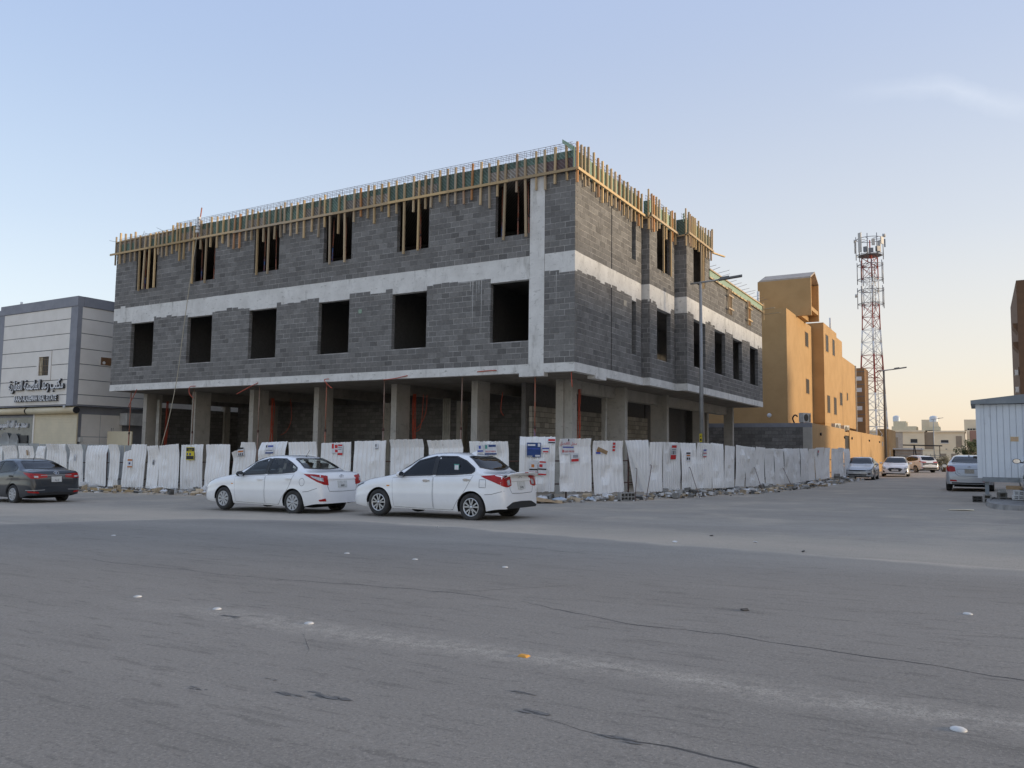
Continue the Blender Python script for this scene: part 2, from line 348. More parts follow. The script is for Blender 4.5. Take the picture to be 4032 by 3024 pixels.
MT['fence'] = pm('white_painted_sheet', (0.86, 0.845, 0.815), (0.90, 0.885, 0.855), 1.6, 0.42, 0.12, 5, stretch=(1, 1, 0.6),
                 dirt=((0.45, 0.43, 0.40), 2.2, (3.0, 3.0, 0.7), 0.60, 0.80), rnd=0.07)
MT['fence_back'] = pm('galvanised_sheet', (0.30, 0.31, 0.31), (0.38, 0.385, 0.38), 2, 0.5, metal=0.3)
MT['rust'] = pm('rusty_steel', (0.12, 0.055, 0.04), (0.08, 0.05, 0.045), 7, 0.85)
MT['white'] = pm('white_plain', (0.74, 0.74, 0.73), (0.66, 0.66, 0.65), 3, 0.6)
MT['black'] = pm('black_plain', (0.02, 0.02, 0.022), rough=0.5)
MT['dark'] = pm('dark_void', (0.012, 0.012, 0.012), rough=1.0)
# ------------------------------------------------------------------ the ground, roads, kerbs
def sheet(name, mat, pts2, dz, step=None):
    mb = MB(); mb.poly([(x, y, gz(x, y)+dz) for x, y in pts2]); o = mb.build(name, mat); o['kind'] = 'structure'; return o
mb = MB(); xs = [-900, -45, 18, 900]; ys = [-900, -45, 130, 900]
mb.grid([[(x, y, gz(x, y)) for x in xs] for y in ys], sm=False)
o = mb.build('ground', MT['sand']); o['kind'] = 'structure'
# older street surface: parking strip before the fence and the side street going back
sheet('side_street', MT['street'], [(-45, -45), (18, -45), (18, 40), (11.0, 52), (10.5, 130), (3.3, 130), (4.9, 33), (4.9, 12), (3.6, 3.2), (1.6, -2.4), (-0.6, -4.1), (-6, -5.0), (-24, -5.6), (-45, -5.8)], 0.004)
# resurfaced main road with an uneven edge
edge = [(-45, -17.6), (-30, -17.4), (-16, -17.0), (-8, -16.5), (-5.4, -16.0), (-4.2, -14.2), (-2.6, -12.9), (0.8, -12.0), (3.5, -12.3), (6.9, -13.2), (9.6, -13.7), (12.8, -14.3), (18, -15.0)]
ed = []
for i in range(len(edge)-1):
    for k in range(6):
        t = k/6; x = edge[i][0]*(1-t)+edge[i+1][0]*t; y = edge[i][1]*(1-t)+edge[i+1][1]*t
        ed.append((x, y + (U(-.07, .07) if 0 < i else 0)))
ed.append(edge[-1])
mb = MB(); offs = (0, .35, .8, 1.5, 2.6, 4.5); V3 = lambda x, y: (x, y, gz(x, y)+.008)
mb.grid([[V3(x, y-o_) for x, y in ed] for o_ in offs][::-1], sm=False); nb = len(mb.V)
mb.poly([V3(-45, -45), V3(18, -45)]+[V3(x, y-offs[-1]) for x, y in ed[::-1]])
road = mb.build('main_road', MT['road']); road['kind'] = 'structure'
ea_ = road.data.attributes.new('edge', 'FLOAT', 'POINT'); vals = []
for e_ in (0, .12, .32, .58, .8, 1.0): vals += [e_]*len(ed)
ea_.data.foreach_set('value', vals+[0.0]*(len(mb.V)-nb))
def crack(pts, w, name='crack'):
    mb = MB(); P = []
    for i in range(len(pts)-1):
        n = max(2, int(math.hypot(pts[i+1][0]-pts[i][0], pts[i+1][1]-pts[i][1])/0.09))
        for k in range(n): t = k/n; P.append((pts[i][0]*(1-t)+pts[i+1][0]*t, pts[i][1]*(1-t)+pts[i+1][1]*t))
    P.append(pts[-1]); off = 0; L = []; R = []
    for i, (x, y) in enumerate(P):
        off = off*0.85 + U(-.022, .022); e = min(1, i/6, (len(P)-1-i)/6)
        ww = w*(0.35+U(0, 1.0))*e*0.5; L.append((x, y+off-ww, gz(x, y)+0.0095)); R.append((x, y+off+ww, gz(x, y)+0.0095))
    mb.grid([L, R], sm=False); o = mb.build(name, MT['crack'], road)
crack([(1.7, -18.95), (4.3, -19.06), (5.9, -19.0), (7.2, -18.89), (8.0, -18.87), (8.6, -19.0)], 0.013)
crack([(8.6, -18.9), (9.3, -19.2), (10.03, -19.4), (10.7, -19.38), (11.5, -19.59), (12.0, -19.68), (12.7, -19.8), (13.5, -19.95)], 0.012)
crack([(7.6, -19.0), (8.4, -18.2), (8.9, -17.5)], 0.012)
crack([(10.3, -21.72), (10.68, -21.83), (11.14, -21.86), (11.46, -21.9), (12.0, -22.0)], 0.015)
crack([(7.9, -20.9), (8.3, -21.2), (8.5, -21.45)], 0.010)
crack([(5.0, -14.9), (6.6, -15.0), (8.2, -15.4)], 0.012)
for x, y, w in [(10.13, -21.45, .05), (10.42, -21.72, .08), (10.9, -21.87, .07), (9.25, -22.05, .10), (9.05, -22.12, .06), (6.9, -20.75, .08), (8.7, -21.95, .03), (8.5, -22.3, .05)]:   # ragged tar blots
    for q in range(7):
        mb = MB(); n = 11; cx, cy, ww = x+U(-1.6, 1.6)*w, y+U(-.35, .35)*w, w*U(.2, .6)
        mb.poly([(cx+ww*1.5*math.cos(2*math.pi*i/n)*U(.4, 1.2), cy+ww*.38*math.sin(2*math.pi*i/n)*U(.3, 1.2), gz(cx, cy)+0.0095+q*.0004) for i in range(n)])
        mb.build('tar_blot', MT['tar'], road)

# ------------------------------------------------------------------ the unfinished building
SB, ST = 4.433, 4.76            # first slab soffit / top
BB, BT = 8.13, 8.817            # ring beam between the storeys
WB, WT = 5.645, 7.944           # first-floor windows
TB = 9.69                       # top-floor sills
TOPW = 11.92                    # top of the raw walls, formwork deck
LOW = 10.42                     # top of the wall on the lower wing
XL, YE, YT = -27.3, 25.0, 13.9
BLD = thing('unfinished_building', 'three storey concrete frame building with bare dark block walls and empty windows', 'building', (XL/2, 8, 0))
CH, BL = 0.2145, 0.405
blocks = []                     # (score, 8 corners, tint)
front_win = [(-25.73, -23.88), (-21.24, -19.43), (-16.85, -15.06), (-12.46, -10.69), (-8.35, -6.59), (-3.57, -1.89)]

class Facade:
    """a vertical wall: origin o, direction u along the wall, outward normal n"""
    def __init__(s, o, u, n): s.o = Vector(o); s.u = Vector(u); s.n = Vector(n)
    def P(s, a, z, out): p = s.o + s.u*a + s.n*out; return (p.x, p.y, z)
    def slab(s, mb, a0, a1, z0, z1, d0, d1, m=0, t=0.5):      # box from depth d0 (inside) to d1 (outside)
        mb.hexa([s.P(a0, z0, d0), s.P(a1, z0, d0), s.P(a1, z0, d1), s.P(a0, z0, d1), s.P(a0, z1, d0), s.P(a1, z1, d0), s.P(a1, z1, d1), s.P(a0, z1, d1)], m, t)

def lay_blocks(fc, a0, a1, z0, z1, openings, mb_mortar, ragged=False, out=0.0, ch=CH, bl=BL, store=None, thick=0.19, seed=0):
    store = blocks if store is None else store
    n = max(1, int(round((z1-z0)/ch))); h = (z1-z0)/n if not ragged else ch
    j = 0.0095; rr = random.Random(seed)
    # mortar core, split round the openings
    zs = sorted({z0, z1, *[max(z0, min(z1, o[2])) for o in openings], *[max(z0, min(z1, o[3])) for o in openings]})
    for k in range(len(zs)-1):
        if zs[k+1]-zs[k] < 1e-4: continue
        zm = (zs[k]+zs[k+1])/2; cur = a0
        for o in sorted([o for o in openings if o[2] < zm < o[3]]) + [(a1, a1, 0, 0)]:
            if o[0]-cur > 0.02: fc.slab(mb_mortar, cur+0.012, o[0]-0.012, zs[k], zs[k+1], -thick+0.01, -0.0055+out)
            cur = max(cur, o[1])
    for r in range(n):
        zb = z0+r*h; zt = min(zb+h, z1+(0.05 if ragged else 0)); zm = (zb+zt)/2
        if zt-zb < 0.05: continue
        shift = (r % 2)*bl/2 + rr.uniform(-.015, .015); cur = a0
        for o in sorted([o for o in openings if o[2]-0.03 < zm < o[3]+0.03]) + [(a1, a1, 0, 0)]:
            s0, s1 = cur, o[0]; cur = max(cur, o[1])
            if s1-s0 < 0.04: continue
            cuts = [s0]; k = math.ceil((s0-shift+0.06)/bl)
            while shift+k*bl < s1-0.06:
                cuts.append(shift+k*bl+rr.uniform(-.008, .008)); k += 1
            cuts.append(s1)
            for c0, c1 in zip(cuts[:-1], cuts[1:]):
                top = zt
                if ragged and r == n-1: top = zb + rr.choice([.07, .11, .15, .19, .21])
                d = out + rr.uniform(-.005, .004)
                l, rgt = c0+(j if c0 > s0 else 0), c1-(j if c1 < s1 else 0)
                C8 = [fc.P(l, zb+j, -thick), fc.P(rgt, zb+j, -thick), fc.P(rgt, zb+j, d), fc.P(l, zb+j, d),
                      fc.P(l, top-j+rr.uniform(-.002, .002), -thick), fc.P(rgt, top-j, -thick), fc.P(rgt, top-j, d), fc.P(l, top-j+rr.uniform(-.002, .002), d)]
                c = Vector(fc.P((l+rgt)/2, zm, 0)); v = CAM-c; L = v.length
                area = (rgt-l)*(top-zb)*max(0, v.dot(fc.n)/L)/L**2
                store.append((area, C8, min(1, max(0, rr.gauss(.5, .22)))))

mortar = MB()
FR = Facade((0, 0, 0), (-1, 0, 0), (0, -1, 0))             # a runs to the left along the front
op1 = [(-b, -a, WB, 99) for a, b in front_win] + [(1.24, 1.885, 0, 99)]
op2 = [(-b-0.03, -a-0.17, TB, 99) for a, b in front_win] + [(1.24, 1.885, 0, 99)]
lay_blocks(FR, 0.0, -XL, ST, BB, op1, mortar, True, seed=1)
lay_blocks(FR, 0.0, -XL, BT, TOPW, op2, mortar, seed=2)
R1 = Facade((0, 0, 0), (0, 1, 0), (1, 0, 0)); R2 = Facade((.3, 0, 0), (0, 1, 0), (1, 0, 0)); R3 = Facade((.83, 0, 0), (0, 1, 0), (1, 0, 0))
S2 = Facade((0, 6.73, 0), (1, 0, 0), (0, -1, 0)); S3 = Facade((.3, 10.17, 0), (1, 0, 0), (0, -1, 0))
slot = (3.26, 3.36, 0, 99)
lay_blocks(R1, 0.195, 6.53, ST, BB, [(5.44, 5.92, WB, 99), slot], mortar, True, seed=3)
lay_blocks(R1, 0.195, 6.53, BT, TOPW, [(5.44, 5.9, TB, 99), slot], mortar, seed=4)
lay_blocks(R2, 6.925, 9.97, ST, BB, [(7.64, 9.42, WB, 99)], mortar, True, seed=5)
lay_blocks(R2, 6.925, 9.97, BT, TOPW, [(7.66, 9.5, TB, 99)], mortar, seed=6)
w3 = [(11.18, 13.05, WB, 99), (14.66, 16.6, WB, 99), (18.15, 20.08, WB, 99), (21.9, 23.87, WB, 99)]
lay_blocks(R3, 10.365, YE, ST, BB, w3, mortar, True, seed=7)
lay_blocks(R3, 10.365, YT, BT, TOPW, [(11.2, 13.07, TB, 99)], mortar, seed=8)
lay_blocks(R3, YT, YE, BT, LOW, [], mortar, seed=9)
for z0, z1, rg, sd in ((ST, BB, True, 10), (BT, TOPW, False, 11)):
    lay_blocks(S2, -.19, .3, z0, z1, [], mortar, rg, seed=sd); lay_blocks(S3, -.19, .53, z0, z1, [], mortar, rg, seed=sd+5)
BK = Facade((.83, YT, 0), (-1, 0, 0), (0, 1, 0))           # rear face of the tall part above the lower wing
BE = Facade((.83, YE, 0), (-1, 0, 0), (0, 1, 0)); BLf = Facade((XL, 14, 0), (0, -1, 0), (-1, 0, 0))
rear = MB()
for fc, L, z0, z1 in ((BK, 28.13, BT, TOPW), (BE, 28.13, ST, LOW), (BLf, 14.0, ST, TOPW)):
    fc.slab(rear, 0.21, L-0.21, z0+.01, z1-.01, -.2, 0)
rear.build('rear_wall', MT['block'], BLD)
mortar.build('mortar_bed', MT['mortar'], BLD)
# band of concrete between the storeys, lintels over the windows, slab edge
def beam_part(name, fc, a0, a1, z0, z1, d0, d1, mat='conc'):
    mb = MB(); fc.slab(mb, a0, a1, z0, z1, d0, d1); return mb.build(name, MT[mat], BLD)
cut = 0.0
for a0, a1 in ((0, 1.24), (1.885, 6.2), (6.2, 10.9), (10.9, 15.6), (15.6, 20.0), (20.0, 23.4), (23.4, -XL)):
    beam_part('ring_beam', FR, a0+.002, a1-.002, BB-.07, BT+(0.02 if a0 < 23 else .12)-U(0, .02), -.3, U(-.006, -.001))
for a, b in front_win: beam_part('lintel', FR, -b, -a, WT, BB-.072, -.25, .002)
for fc, a0, a1 in ((R1, .302, 6.528), (R2, 6.932, 9.968), (R3, 10.372, YE)): beam_part('ring_beam', fc, a0, a1-.002, BB-.07, BT+U(-.01, .02), -.3, -.003)
beam_part('ring_beam', S2, -.2, .297, BB-.07, BT, -.2, -.003); beam_part('ring_beam', S3, -.2, .527, BB-.07, BT, -.2, -.003)
for fc, ws in ((R1, [(5.44, 5.92)]), (R2, [(7.64, 9.42)]), (R3, [(w[0], w[1]) for w in w3])):
    for a0, a1 in ws: beam_part('lintel', fc, a0, a1, WT-.02, BB-.072, -.25, .003)
mb = MB()                                                   # white column on the front
FR.slab(mb, 1.245, 1.88, ST, BB-.072, -.3, .012); FR.slab(mb, 1.25, 1.87, BB-.07, 11.77, -.3, .010); mb.build('column', MT['conc'], BLD)
# slabs
def slab_poly(name, z0, z1, mat, e=0.0, y1=YE):
    mb = MB(); pts = [(XL-e, -e), (e, -e), (e, 6.73), (.3+e, 6.73), (.3+e, 10.17), (.83+e, 10.17), (.83+e, y1), (XL-e, y1)]
    mb.prism([(x, y, z0) for x, y in pts], z1-z0); return mb.build(name, MT[mat], BLD)
slab_poly('floor_slab', SB, ST-.002, 'conc', 0.012)
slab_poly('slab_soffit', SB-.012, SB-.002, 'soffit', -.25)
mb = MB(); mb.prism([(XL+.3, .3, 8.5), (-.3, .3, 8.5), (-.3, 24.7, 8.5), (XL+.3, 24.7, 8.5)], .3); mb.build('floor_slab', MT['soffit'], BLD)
mb = MB(); mb.box(-2.26, -.03, SB-.13, -1.22, .3, SB+.12); mb.build('slab_drop', MT['conc'], BLD)
mb = MB(); mb.box(-.3, 1.75, SB-.12, .035, 2.75, SB+.1); mb.build('slab_drop', MT['conc'], BLD)
mb = MB(); mb.prism([(x, y, TOPW-.06) for x, y in ((XL+.2, .05), (-.05, .05), (-.05, 6.8), (.25, 6.8), (.25, 10.2), (.78, 10.2), (.78, YT-.1), (XL+.2, YT-.1))], .09); mb.build('formwork_deck', MT['ply_brown'], BLD)
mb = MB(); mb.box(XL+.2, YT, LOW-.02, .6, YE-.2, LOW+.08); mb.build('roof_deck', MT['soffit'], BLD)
# inner walls added behind the openings to keep the rooms dark
for x0, y0, x1, y1, z0, z1, m in ((-26.5, 6.0, -4.6, 6.15, ST+.01, 8.49, 'block'), (-26.5, 6.0, -4.6, 6.15, BT+.01, 11.8, 'block'), (-3.4, 4.2, -3.2, 24.0, ST+.01, 8.49, 'block'), (-3.4, 4.2, -3.2, 13.5, BT+.01, 11.8, 'block'),
                                  (-22.9, .5, -22.6, 5.9, ST+.01, 8.49, 'block'), (-14.2, .5, -14.0, 5.9, ST+.01, 8.49, 'block'), (-9.6, .5, -9.4, 5.9, ST+.01, 8.49, 'block'), (-5.2, .5, -5.0, 5.9, ST+.01, 8.49, 'block'), (-18.2, .5, -18.0, 5.9, ST+.01, 8.49, 'block')):
    mb = MB(); mb.box(x0, y0, z0, x1, y1, z1); mb.build('inner_shade_wall', MT[m], BLD)
# ground-floor columns and beams
def column(x0, y0, x1, y1, z1=SB-.013):
    mb = MB(); mb.box(x0, y0, gz(x0, y0)-.1, x1, y1, z1); return mb.build('column', MT['conc2'], BLD)
FC = [-27.0, -22.95, -18.62, -14.28, -9.68, -5.47]
for x in FC:
    column(x-.15, 1.9, x+.15, 2.85)
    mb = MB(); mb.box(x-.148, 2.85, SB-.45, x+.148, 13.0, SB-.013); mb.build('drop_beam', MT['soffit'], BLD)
    column(x-.3, 7.2, x+.1, 7.6)
column(-2.05, 2.55, -1.72, 3.0); column(-1.715, 2.62, -1.36, 3.05)
column(-2.15, 7.2, -1.03, 7.5); column(-1.85, 12.55, -1.0, 12.85); column(-1.7, 18.85, -1.08, 19.1); column(-1.4, 24.2, -.85, 24.5); column(-3.0, 24.0, -2.4, 24.4)
column(-5.6, 11, -5.2, 11.4); column(-9.9, 11, -9.5, 11.4)
for x0, y0, x1, y1 in ((-1.95, 3.05, -1.5, 7.2), (-1.95, 7.5, -1.45, 12.55), (-1.75, 12.85, -1.3, 18.85), (-1.7, 19.1, -1.2, 24.2)):
    mb = MB(); mb.box(x0, y0, SB-.5, x1, y1, SB-.013); mb.build('drop_beam', MT['conc2'], BLD)
for x0, y0, x1, y1 in ((-4.1, 3.4, -3.9, 17.0), (-20, 24.55, -3.3, 24.75), (-27.2, 8.62, -3.95, 8.8), (-4.1, 17.2, -3.9, 24.5)):  # full-height walls added to close off and darken the ground floor
    mb = MB(); mb.box(x0, y0, gz(x0, y0)-.1, x1, y1, SB-.014); mb.build('inner_shade_wall', MT['block'], BLD)
# ground-floor block walls: cream ones behind the side columns, dark ones at the back
cream = []; cm = MB()
CW = Facade((-3.7, 0, 0), (0, 1, 0), (1, 0, 0))
lay_blocks(CW, 3.6, 17.0, gz(-3.7, 8), 3.45, [], cm, ch=.222, bl=.43, store=cream, thick=.15, seed=21)
dk = []; DW = Facade((0, 8.4, 0), (-1, 0, 0), (0, -1, 0))
lay_blocks(DW, 6.0, 27.2, -.4, 4.0, [], cm, store=dk, seed=22)
LW = Facade((-27.05, 0, 0), (0, 1, 0), (1, 0, 0)); lay_blocks(LW, 2.9, 8.3, -.5, 3.7, [], cm, store=dk, seed=23)
cm.build('mortar_bed', MT['dark_mortar'], BLD)
blocks.sort(key=lambda b: -b[0])
def block_mesh(b, name='block'):
    mb = MB(); mb.hexa(b[1], 0, b[2]); return mb
for b in blocks[:300]: block_mesh(b).build('block', MT['block'], BLD)
mb = MB()
for b in blocks[300:]: mb.hexa(b[1], 0, b[2])
mb.build('blockwork', MT['block'], BLD, kind='stuff')
for st, m, nm in ((cream, 'cream_block', 'cream_blockwork'), (dk, 'block', 'shaded_blockwork')):
    mb = MB(); [mb.hexa(b[1], 0, b[2]) for b in st]; mb.build(nm, MT[m], BLD, kind='stuff')
# wall drips of cement, patches
for a, z0, z1, w in ((4.38, 6.3, 8.1, .022), (3.98, 6.0, 8.1, .02), (4.2, 7.3, 8.1, .015), (4.1, 7.6, 8.1, .02), (.75, 6.8, 8.1, .018), (4.5, 7.7, 8.1, .02)):
    mb = MB(); P = []; Q = []
    for i in range(9):
        t = i/8; q = w*(0.35+.65*t)*U(.7, 1.2); P.append(FR.P(a-q/2, z0+(z1-z0)*t, .0075)); Q.append(FR.P(a+q/2, z0+(z1-z0)*t, .0075))
    mb.grid([P, Q]); mb.build('cement_drip', MT['conc'], BLD)
mb = MB(); FR.slab(mb, 9.98, 10.16, 7.28, 7.45, .005, .012); mb.build('green_patch', MT['ply_pale'], BLD)
mb = MB(); R1.slab(mb, 4.55, 4.85, 7.55, 7.78, .004, .010); mb.build('cement_patch', MT['cream_block'], BLD)
for z0, z1 in ((ST, BB), (BT+.1, TOPW-.6)):
    mb = MB(); mb.cyl((-.05, 3.31, z0), (-.05, 3.31, z1), .028, n=8); mb.build('drain_pipe', MT['rebar'] if z0 < 6 else MT['pvc'], BLD)
# ------------------------------------------------------------------ timber formwork round the roof
FW = thing('roof_formwork', 'timber formwork with upright studs and green plywood along the roof edge', 'formwork', (-13, 0, 11.7))
def timber(p0, p1, w, d, name='stud', mat='wood', up=(0, 1, 0), parent=FW):
    mb = MB(); c = (Vector(p0)+Vector(p1))/2; mb.bar(Vector(p0)-c, Vector(p1)-c, w, d, up=up)
    o = mb.build(name, MT[mat], parent, False); o.location = c-base_of(parent); return o
studs_front = [(-26.9, 12.9, 11.22), (-26.47, 12.81, 11.23), (-26.01, 12.75, 11.25), (-25.61, 12.8, 11.24), (-25.18, 12.55, 9.6), (-24.77, 12.5, 9.66), (-24.37, 12.55, 9.63), (-23.92, 12.55, 9.66), (-23.69, 12.55, 11.35), (-23.37, 12.55, 11.19), (-23.03, 12.56, 11.21), (-22.58, 12.75, 11.28), (-22.23, 12.83, 11.37), (-21.99, 12.77, 10.84), (-21.64, 12.74, 10.89), (-21.22, 12.72, 11.25), (-20.91, 12.47, 9.58), (-20.4, 12.7, 11.25), (-19.96, 12.51, 9.52), (-19.66, 12.77, 11.27), (-19.22, 12.72, 11.18), (-18.8, 12.69, 11.35), (-18.4, 12.64, 11.12), (-17.99, 12.62, 10.98), (-17.61, 12.63, 10.97), (-17.17, 12.79, 11.27), (-16.8, 12.72, 11.25), (-16.39, 12.58, 9.54), (-16.01, 12.59, 11.07), (-15.65, 12.55, 9.53), (-15.25, 12.61, 11.11), (-14.92, 12.63, 11.14), (-14.67, 12.75, 11.31), (-14.26, 12.65, 11.13), (-13.86, 12.63, 11.18), (-13.44, 12.66, 10.93), (-12.94, 12.67, 11.15), (-12.52, 12.64, 10.85), (-12.2, 12.72, 11.26), (-11.85, 12.53, 9.55), (-11.37, 12.6, 10.86), (-11.0, 12.54, 9.55), (-10.49, 12.71, 11.26), (-10.13, 12.7, 11.44), (-9.72, 12.75, 11.32), (-9.38, 12.7, 11.04), (-8.98, 12.7, 11.51), (-8.6, 12.7, 11.21), (-8.19, 12.71, 11.3), (-7.76, 12.54, 9.54), (-7.29, 12.73, 11.24), (-7.01, 12.53, 9.6), (-6.69, 12.67, 11.28), (-6.39, 12.68, 11.3), (-5.98, 12.76, 11.46), (-5.6, 12.76, 11.22), (-5.22, 12.75, 11.27), (-4.84, 12.71, 11.2), (-4.43, 12.77, 11.31), (-4.02, 12.76, 11.05), (-3.64, 12.64, 10.86), (-3.26, 12.7, 11.27), (-2.92, 12.5, 9.52), (-2.41, 12.78, 11.3), (-2.03, 12.55, 9.53), (-1.58, 12.73, 11.25), (-1.21, 12.72, 11.2), (-0.78, 12.75, 11.36), (-0.32, 12.73, 11.42)]
for i, (x, zt, zb) in enumerate(studs_front):
    lean = U(-.03, .03) if zb > 10 else U(-.07, .07)
    yb = -.095+(-.03 if zb < 10 else 0)
    timber((x+lean, yb-.0, zb), (x-lean*.6, -.095+U(-.008, .008), zt), U(.062, .078), .08, mat='wood_red' if RND.random() < .13 else 'wood')
x = .12
while x > XL-.3:                                            # ledger boards in front of the studs
    L = U(2.8, 3.9); x2 = max(x-L, XL-.35)
    dz = U(-.015, .015); timber((x, -.175+U(-.004, .004), 11.79+dz), (x2, -.175+U(-.004, .004), 11.79+dz+U(-.012, .012)), .10, .045, 'ledger', up=(0, 1, 0)); x = x2+.18 if x2 > XL-.3 else -99
def bay_formwork(px, studs, y0, y1, ply, zl=11.80):
    for y, zt, zb in studs:
        lean = U(-.02, .02); timber((px+.09, y+lean, zb), (px+.09, y-lean, zt), .075, .068, mat='wood_red' if RND.random() < .15 else 'wood')
    timber((px+.165, y0-.15, zl), (px+.165, y1+.12, zl+U(-.02, .02)), .10, .05, 'ledger', up=(1, 0, 0))
    y = y0
    while y < y1-.05:
        y2 = min(y+1.22, y1); mb = MB(); mb.box(px+.012, y+.003, 11.78, px+.034, y2-.003, 12.52+U(-.03, .03)); mb.build('plywood_panel', MT[ply], FW); y = y2
B1s = [(-0.04, 12.82, 11.31), (0.3, 12.81, 11.5), (0.59, 12.83, 11.33), (0.91, 12.94, 11.45), (1.4, 12.89, 11.37), (1.8, 12.8, 11.28), (2.2, 12.81, 11.17), (2.63, 12.81, 11.3), (3.04, 12.78, 11.27), (3.46, 12.79, 11.3), (3.9, 12.8, 11.31), (4.35, 12.69, 11.23), (4.75, 12.76, 11.2), (5.15, 12.68, 11.18), (5.55, 12.73, 11.29), (5.97, 12.74, 11.2), (6.35, 12.72, 11.21)]
B2s = [(6.78, 12.8, 11.23), (7.02, 12.79, 11.17), (7.37, 12.83, 11.3), (7.72, 12.81, 11.48), (8.26, 12.61, 9.59), (8.62, 12.71, 11.21), (9.24, 12.68, 9.62), (9.45, 12.77, 11.31), (9.86, 12.78, 11.25)]
B3s = [(10.25, 12.85, 11.35), (10.45, 12.8, 11.25), (10.75, 12.78, 11.24), (10.95, 12.79, 11.31), (11.25, 12.81, 11.27), (11.75, 12.81, 11.28), (12.13, 12.63, 9.56), (12.48, 12.67, 9.6), (12.92, 12.75, 11.23), (13.39, 12.77, 11.28), (13.83, 12.82, 11.29)]
bay_formwork(0, B1s, 0.0, 6.6, 'ply_pale'); bay_formwork(.3, B2s, 6.73, 10.1, 'ply_pale'); bay_formwork(.83, B3s, 10.17, 13.9, 'ply_pale')
for px, y, x0, x1 in ((.3, 6.70, .05, .32), (.83, 10.14, .36, .86)):       # green panels on the two steps
    mb = MB(); mb.box(x0, y-.03, 11.72, x1, y-.008, 12.5); mb.build('plywood_panel', MT['ply_green'], FW)
    timber((x1-.02, y-.08, 11.2), (x1-.02, y-.08, 12.98), .06, .07); timber((x0, y-.09, 11.7), (x1+.1, y-.09, 11.72), .06, .05, 'ledger', up=(0, 1, 0))
mb = MB(); mb.box(.345, 6.6, 11.95, .365, 6.95, 12.5); mb.build('plywood_panel', MT['ply_pale'], FW)
mb = MB(); mb.box(.72, 10.02, 12.35, .76, 10.12, 12.75); mb.build('plywood_panel', MT['ply_pale'], FW)
mb = MB(); mb.hexa([(-.02, -.12, 11.86), (.03, -.12, 11.86), (.03, -.02, 11.86), (-.02, -.02, 11.86), (-.42, -.12, 13.02), (.03, -.12, 12.62), (.03, -.02, 12.62), (-.42, -.10, 13.02)])
mb2 = MB(); mb2.box(-.03, -.16, 11.78, .02, -.03, 12.62); mb2.build('corner_board', MT['ply_pale'], FW)
mb = MB(); mb.prism([(-.5, -.10, 13.0), (-.03, -.10, 12.66), (-.03, -.10, 12.5), (-.1, -.10, 12.5), (-.5, -.10, 12.86)], .02, (0, 1, 0)); mb.build('corner_board', MT['ply_pale'], FW)
timber((.93, 13.95, 11.9), (.93, 14.0, 12.95), .10, .05); timber((.9, 14.0, 11.75), (1.2, 15.3, 11.78), .06, .08, 'ledger')
# plywood on the front: green strip above, mixed worn panels below
x = -.06; k = 0
seq = ['ply_purple', 'ply_brown', 'ply_brown', 'ply_green', 'ply_green', 'ply_brown', 'ply_green', 'ply_brown', 'ply_brown', 'ply_green', 'ply_brown', 'ply_green', 'ply_green', 'ply_brown', 'ply_green', 'ply_green', 'ply_brown', 'ply_brown', 'ply_green', 'ply_green', 'ply_brown', 'ply_green', 'ply_brown']
while x > XL:
    x2 = max(x-1.22, XL); mb = MB(); mb.box(x2+.004, -.036, 11.78, x-.004, -.014, 12.27); mb.build('plywood_panel', MT[seq[k % len(seq)]], FW); x = x2; k += 1
x = -.06
while x > -22.6:
    x2 = max(x-2.44, -22.6); mb = MB(); mb.box(x2+.003, -.042, 12.274, x-.003, -.016, 12.535+U(-.012, .012)); mb.build('plywood_strip', MT['ply_green'], FW); x = x2
mb = MB(); mb.box(XL, -.04, 12.274, -22.62, -.016, 12.44); mb.build('plywood_strip', MT['ply_brown'], FW)
timber((-22.5, -.06, 12.47), (XL-.02, -.06, 12.44), .05, .06, 'ledger'); timber((XL-.03, -.06, 11.2), (XL-.03, -.06, 12.75), .06, .07)
timber((XL-.05, -.1, 11.82), (XL-.05, 3.0, 11.82), .06, .08, 'ledger'); mb = MB(); mb.box(XL-.03, 0, 11.8, XL-.01, 8, 12.45); mb.build('plywood_panel', MT['ply_brown'], FW)
# reinforcement standing above the forms
RC = thing('rebar_cage', 'thin steel rebar cage rising above the roof edge formwork', 'rebar', (-13, .2, 12.2))
def rebar_run(p, q, n, ups=(12.70, 12.84), zlow=12.35):
    p = Vector(p); q = Vector(q); d = (q-p); L = d.length; d = d/L; nrm = Vector((-d.y, d.x, 0))*.16
    for z in ups:
        for s in (0, 1):
            mb = MB(); pts = [p+d*(L*i/14)+nrm*s+Vector((0, 0, z+U(-.012, .012))) for i in range(15)]; mb.tube(pts, .008, 5); mb.build('bar', MT['rebar'], RC)
    mb = MB()
    for i in range(n):
        a = p+d*(L*(i+.5+U(-.2, .2))/n); z1 = ups[1]+U(-.03, .02); t = d*U(-.03, .03)
        mb.tube([a+Vector((0, 0, zlow)), a+t+Vector((0, 0, z1)), a+t+nrm+Vector((0, 0, z1)), a+nrm+Vector((0, 0, zlow))], .006, 4)
    mb.build('stirrups', MT['rebar'], RC, kind='stuff')
rebar_run((-.1, .1, 0), (-22.3, .1, 0), 105); rebar_run((-.1, .15, 0), (-.1, 6.5, 0), 30); rebar_run((.2, 6.9, 0), (.2, 10, 0), 16); rebar_run((.7, 10.3, 0), (.7, 13.8, 0), 18)
rebar_run((-22.3, .1, 0), (XL+.2, .1, 0), 12, (12.5, 12.58), 12.3)
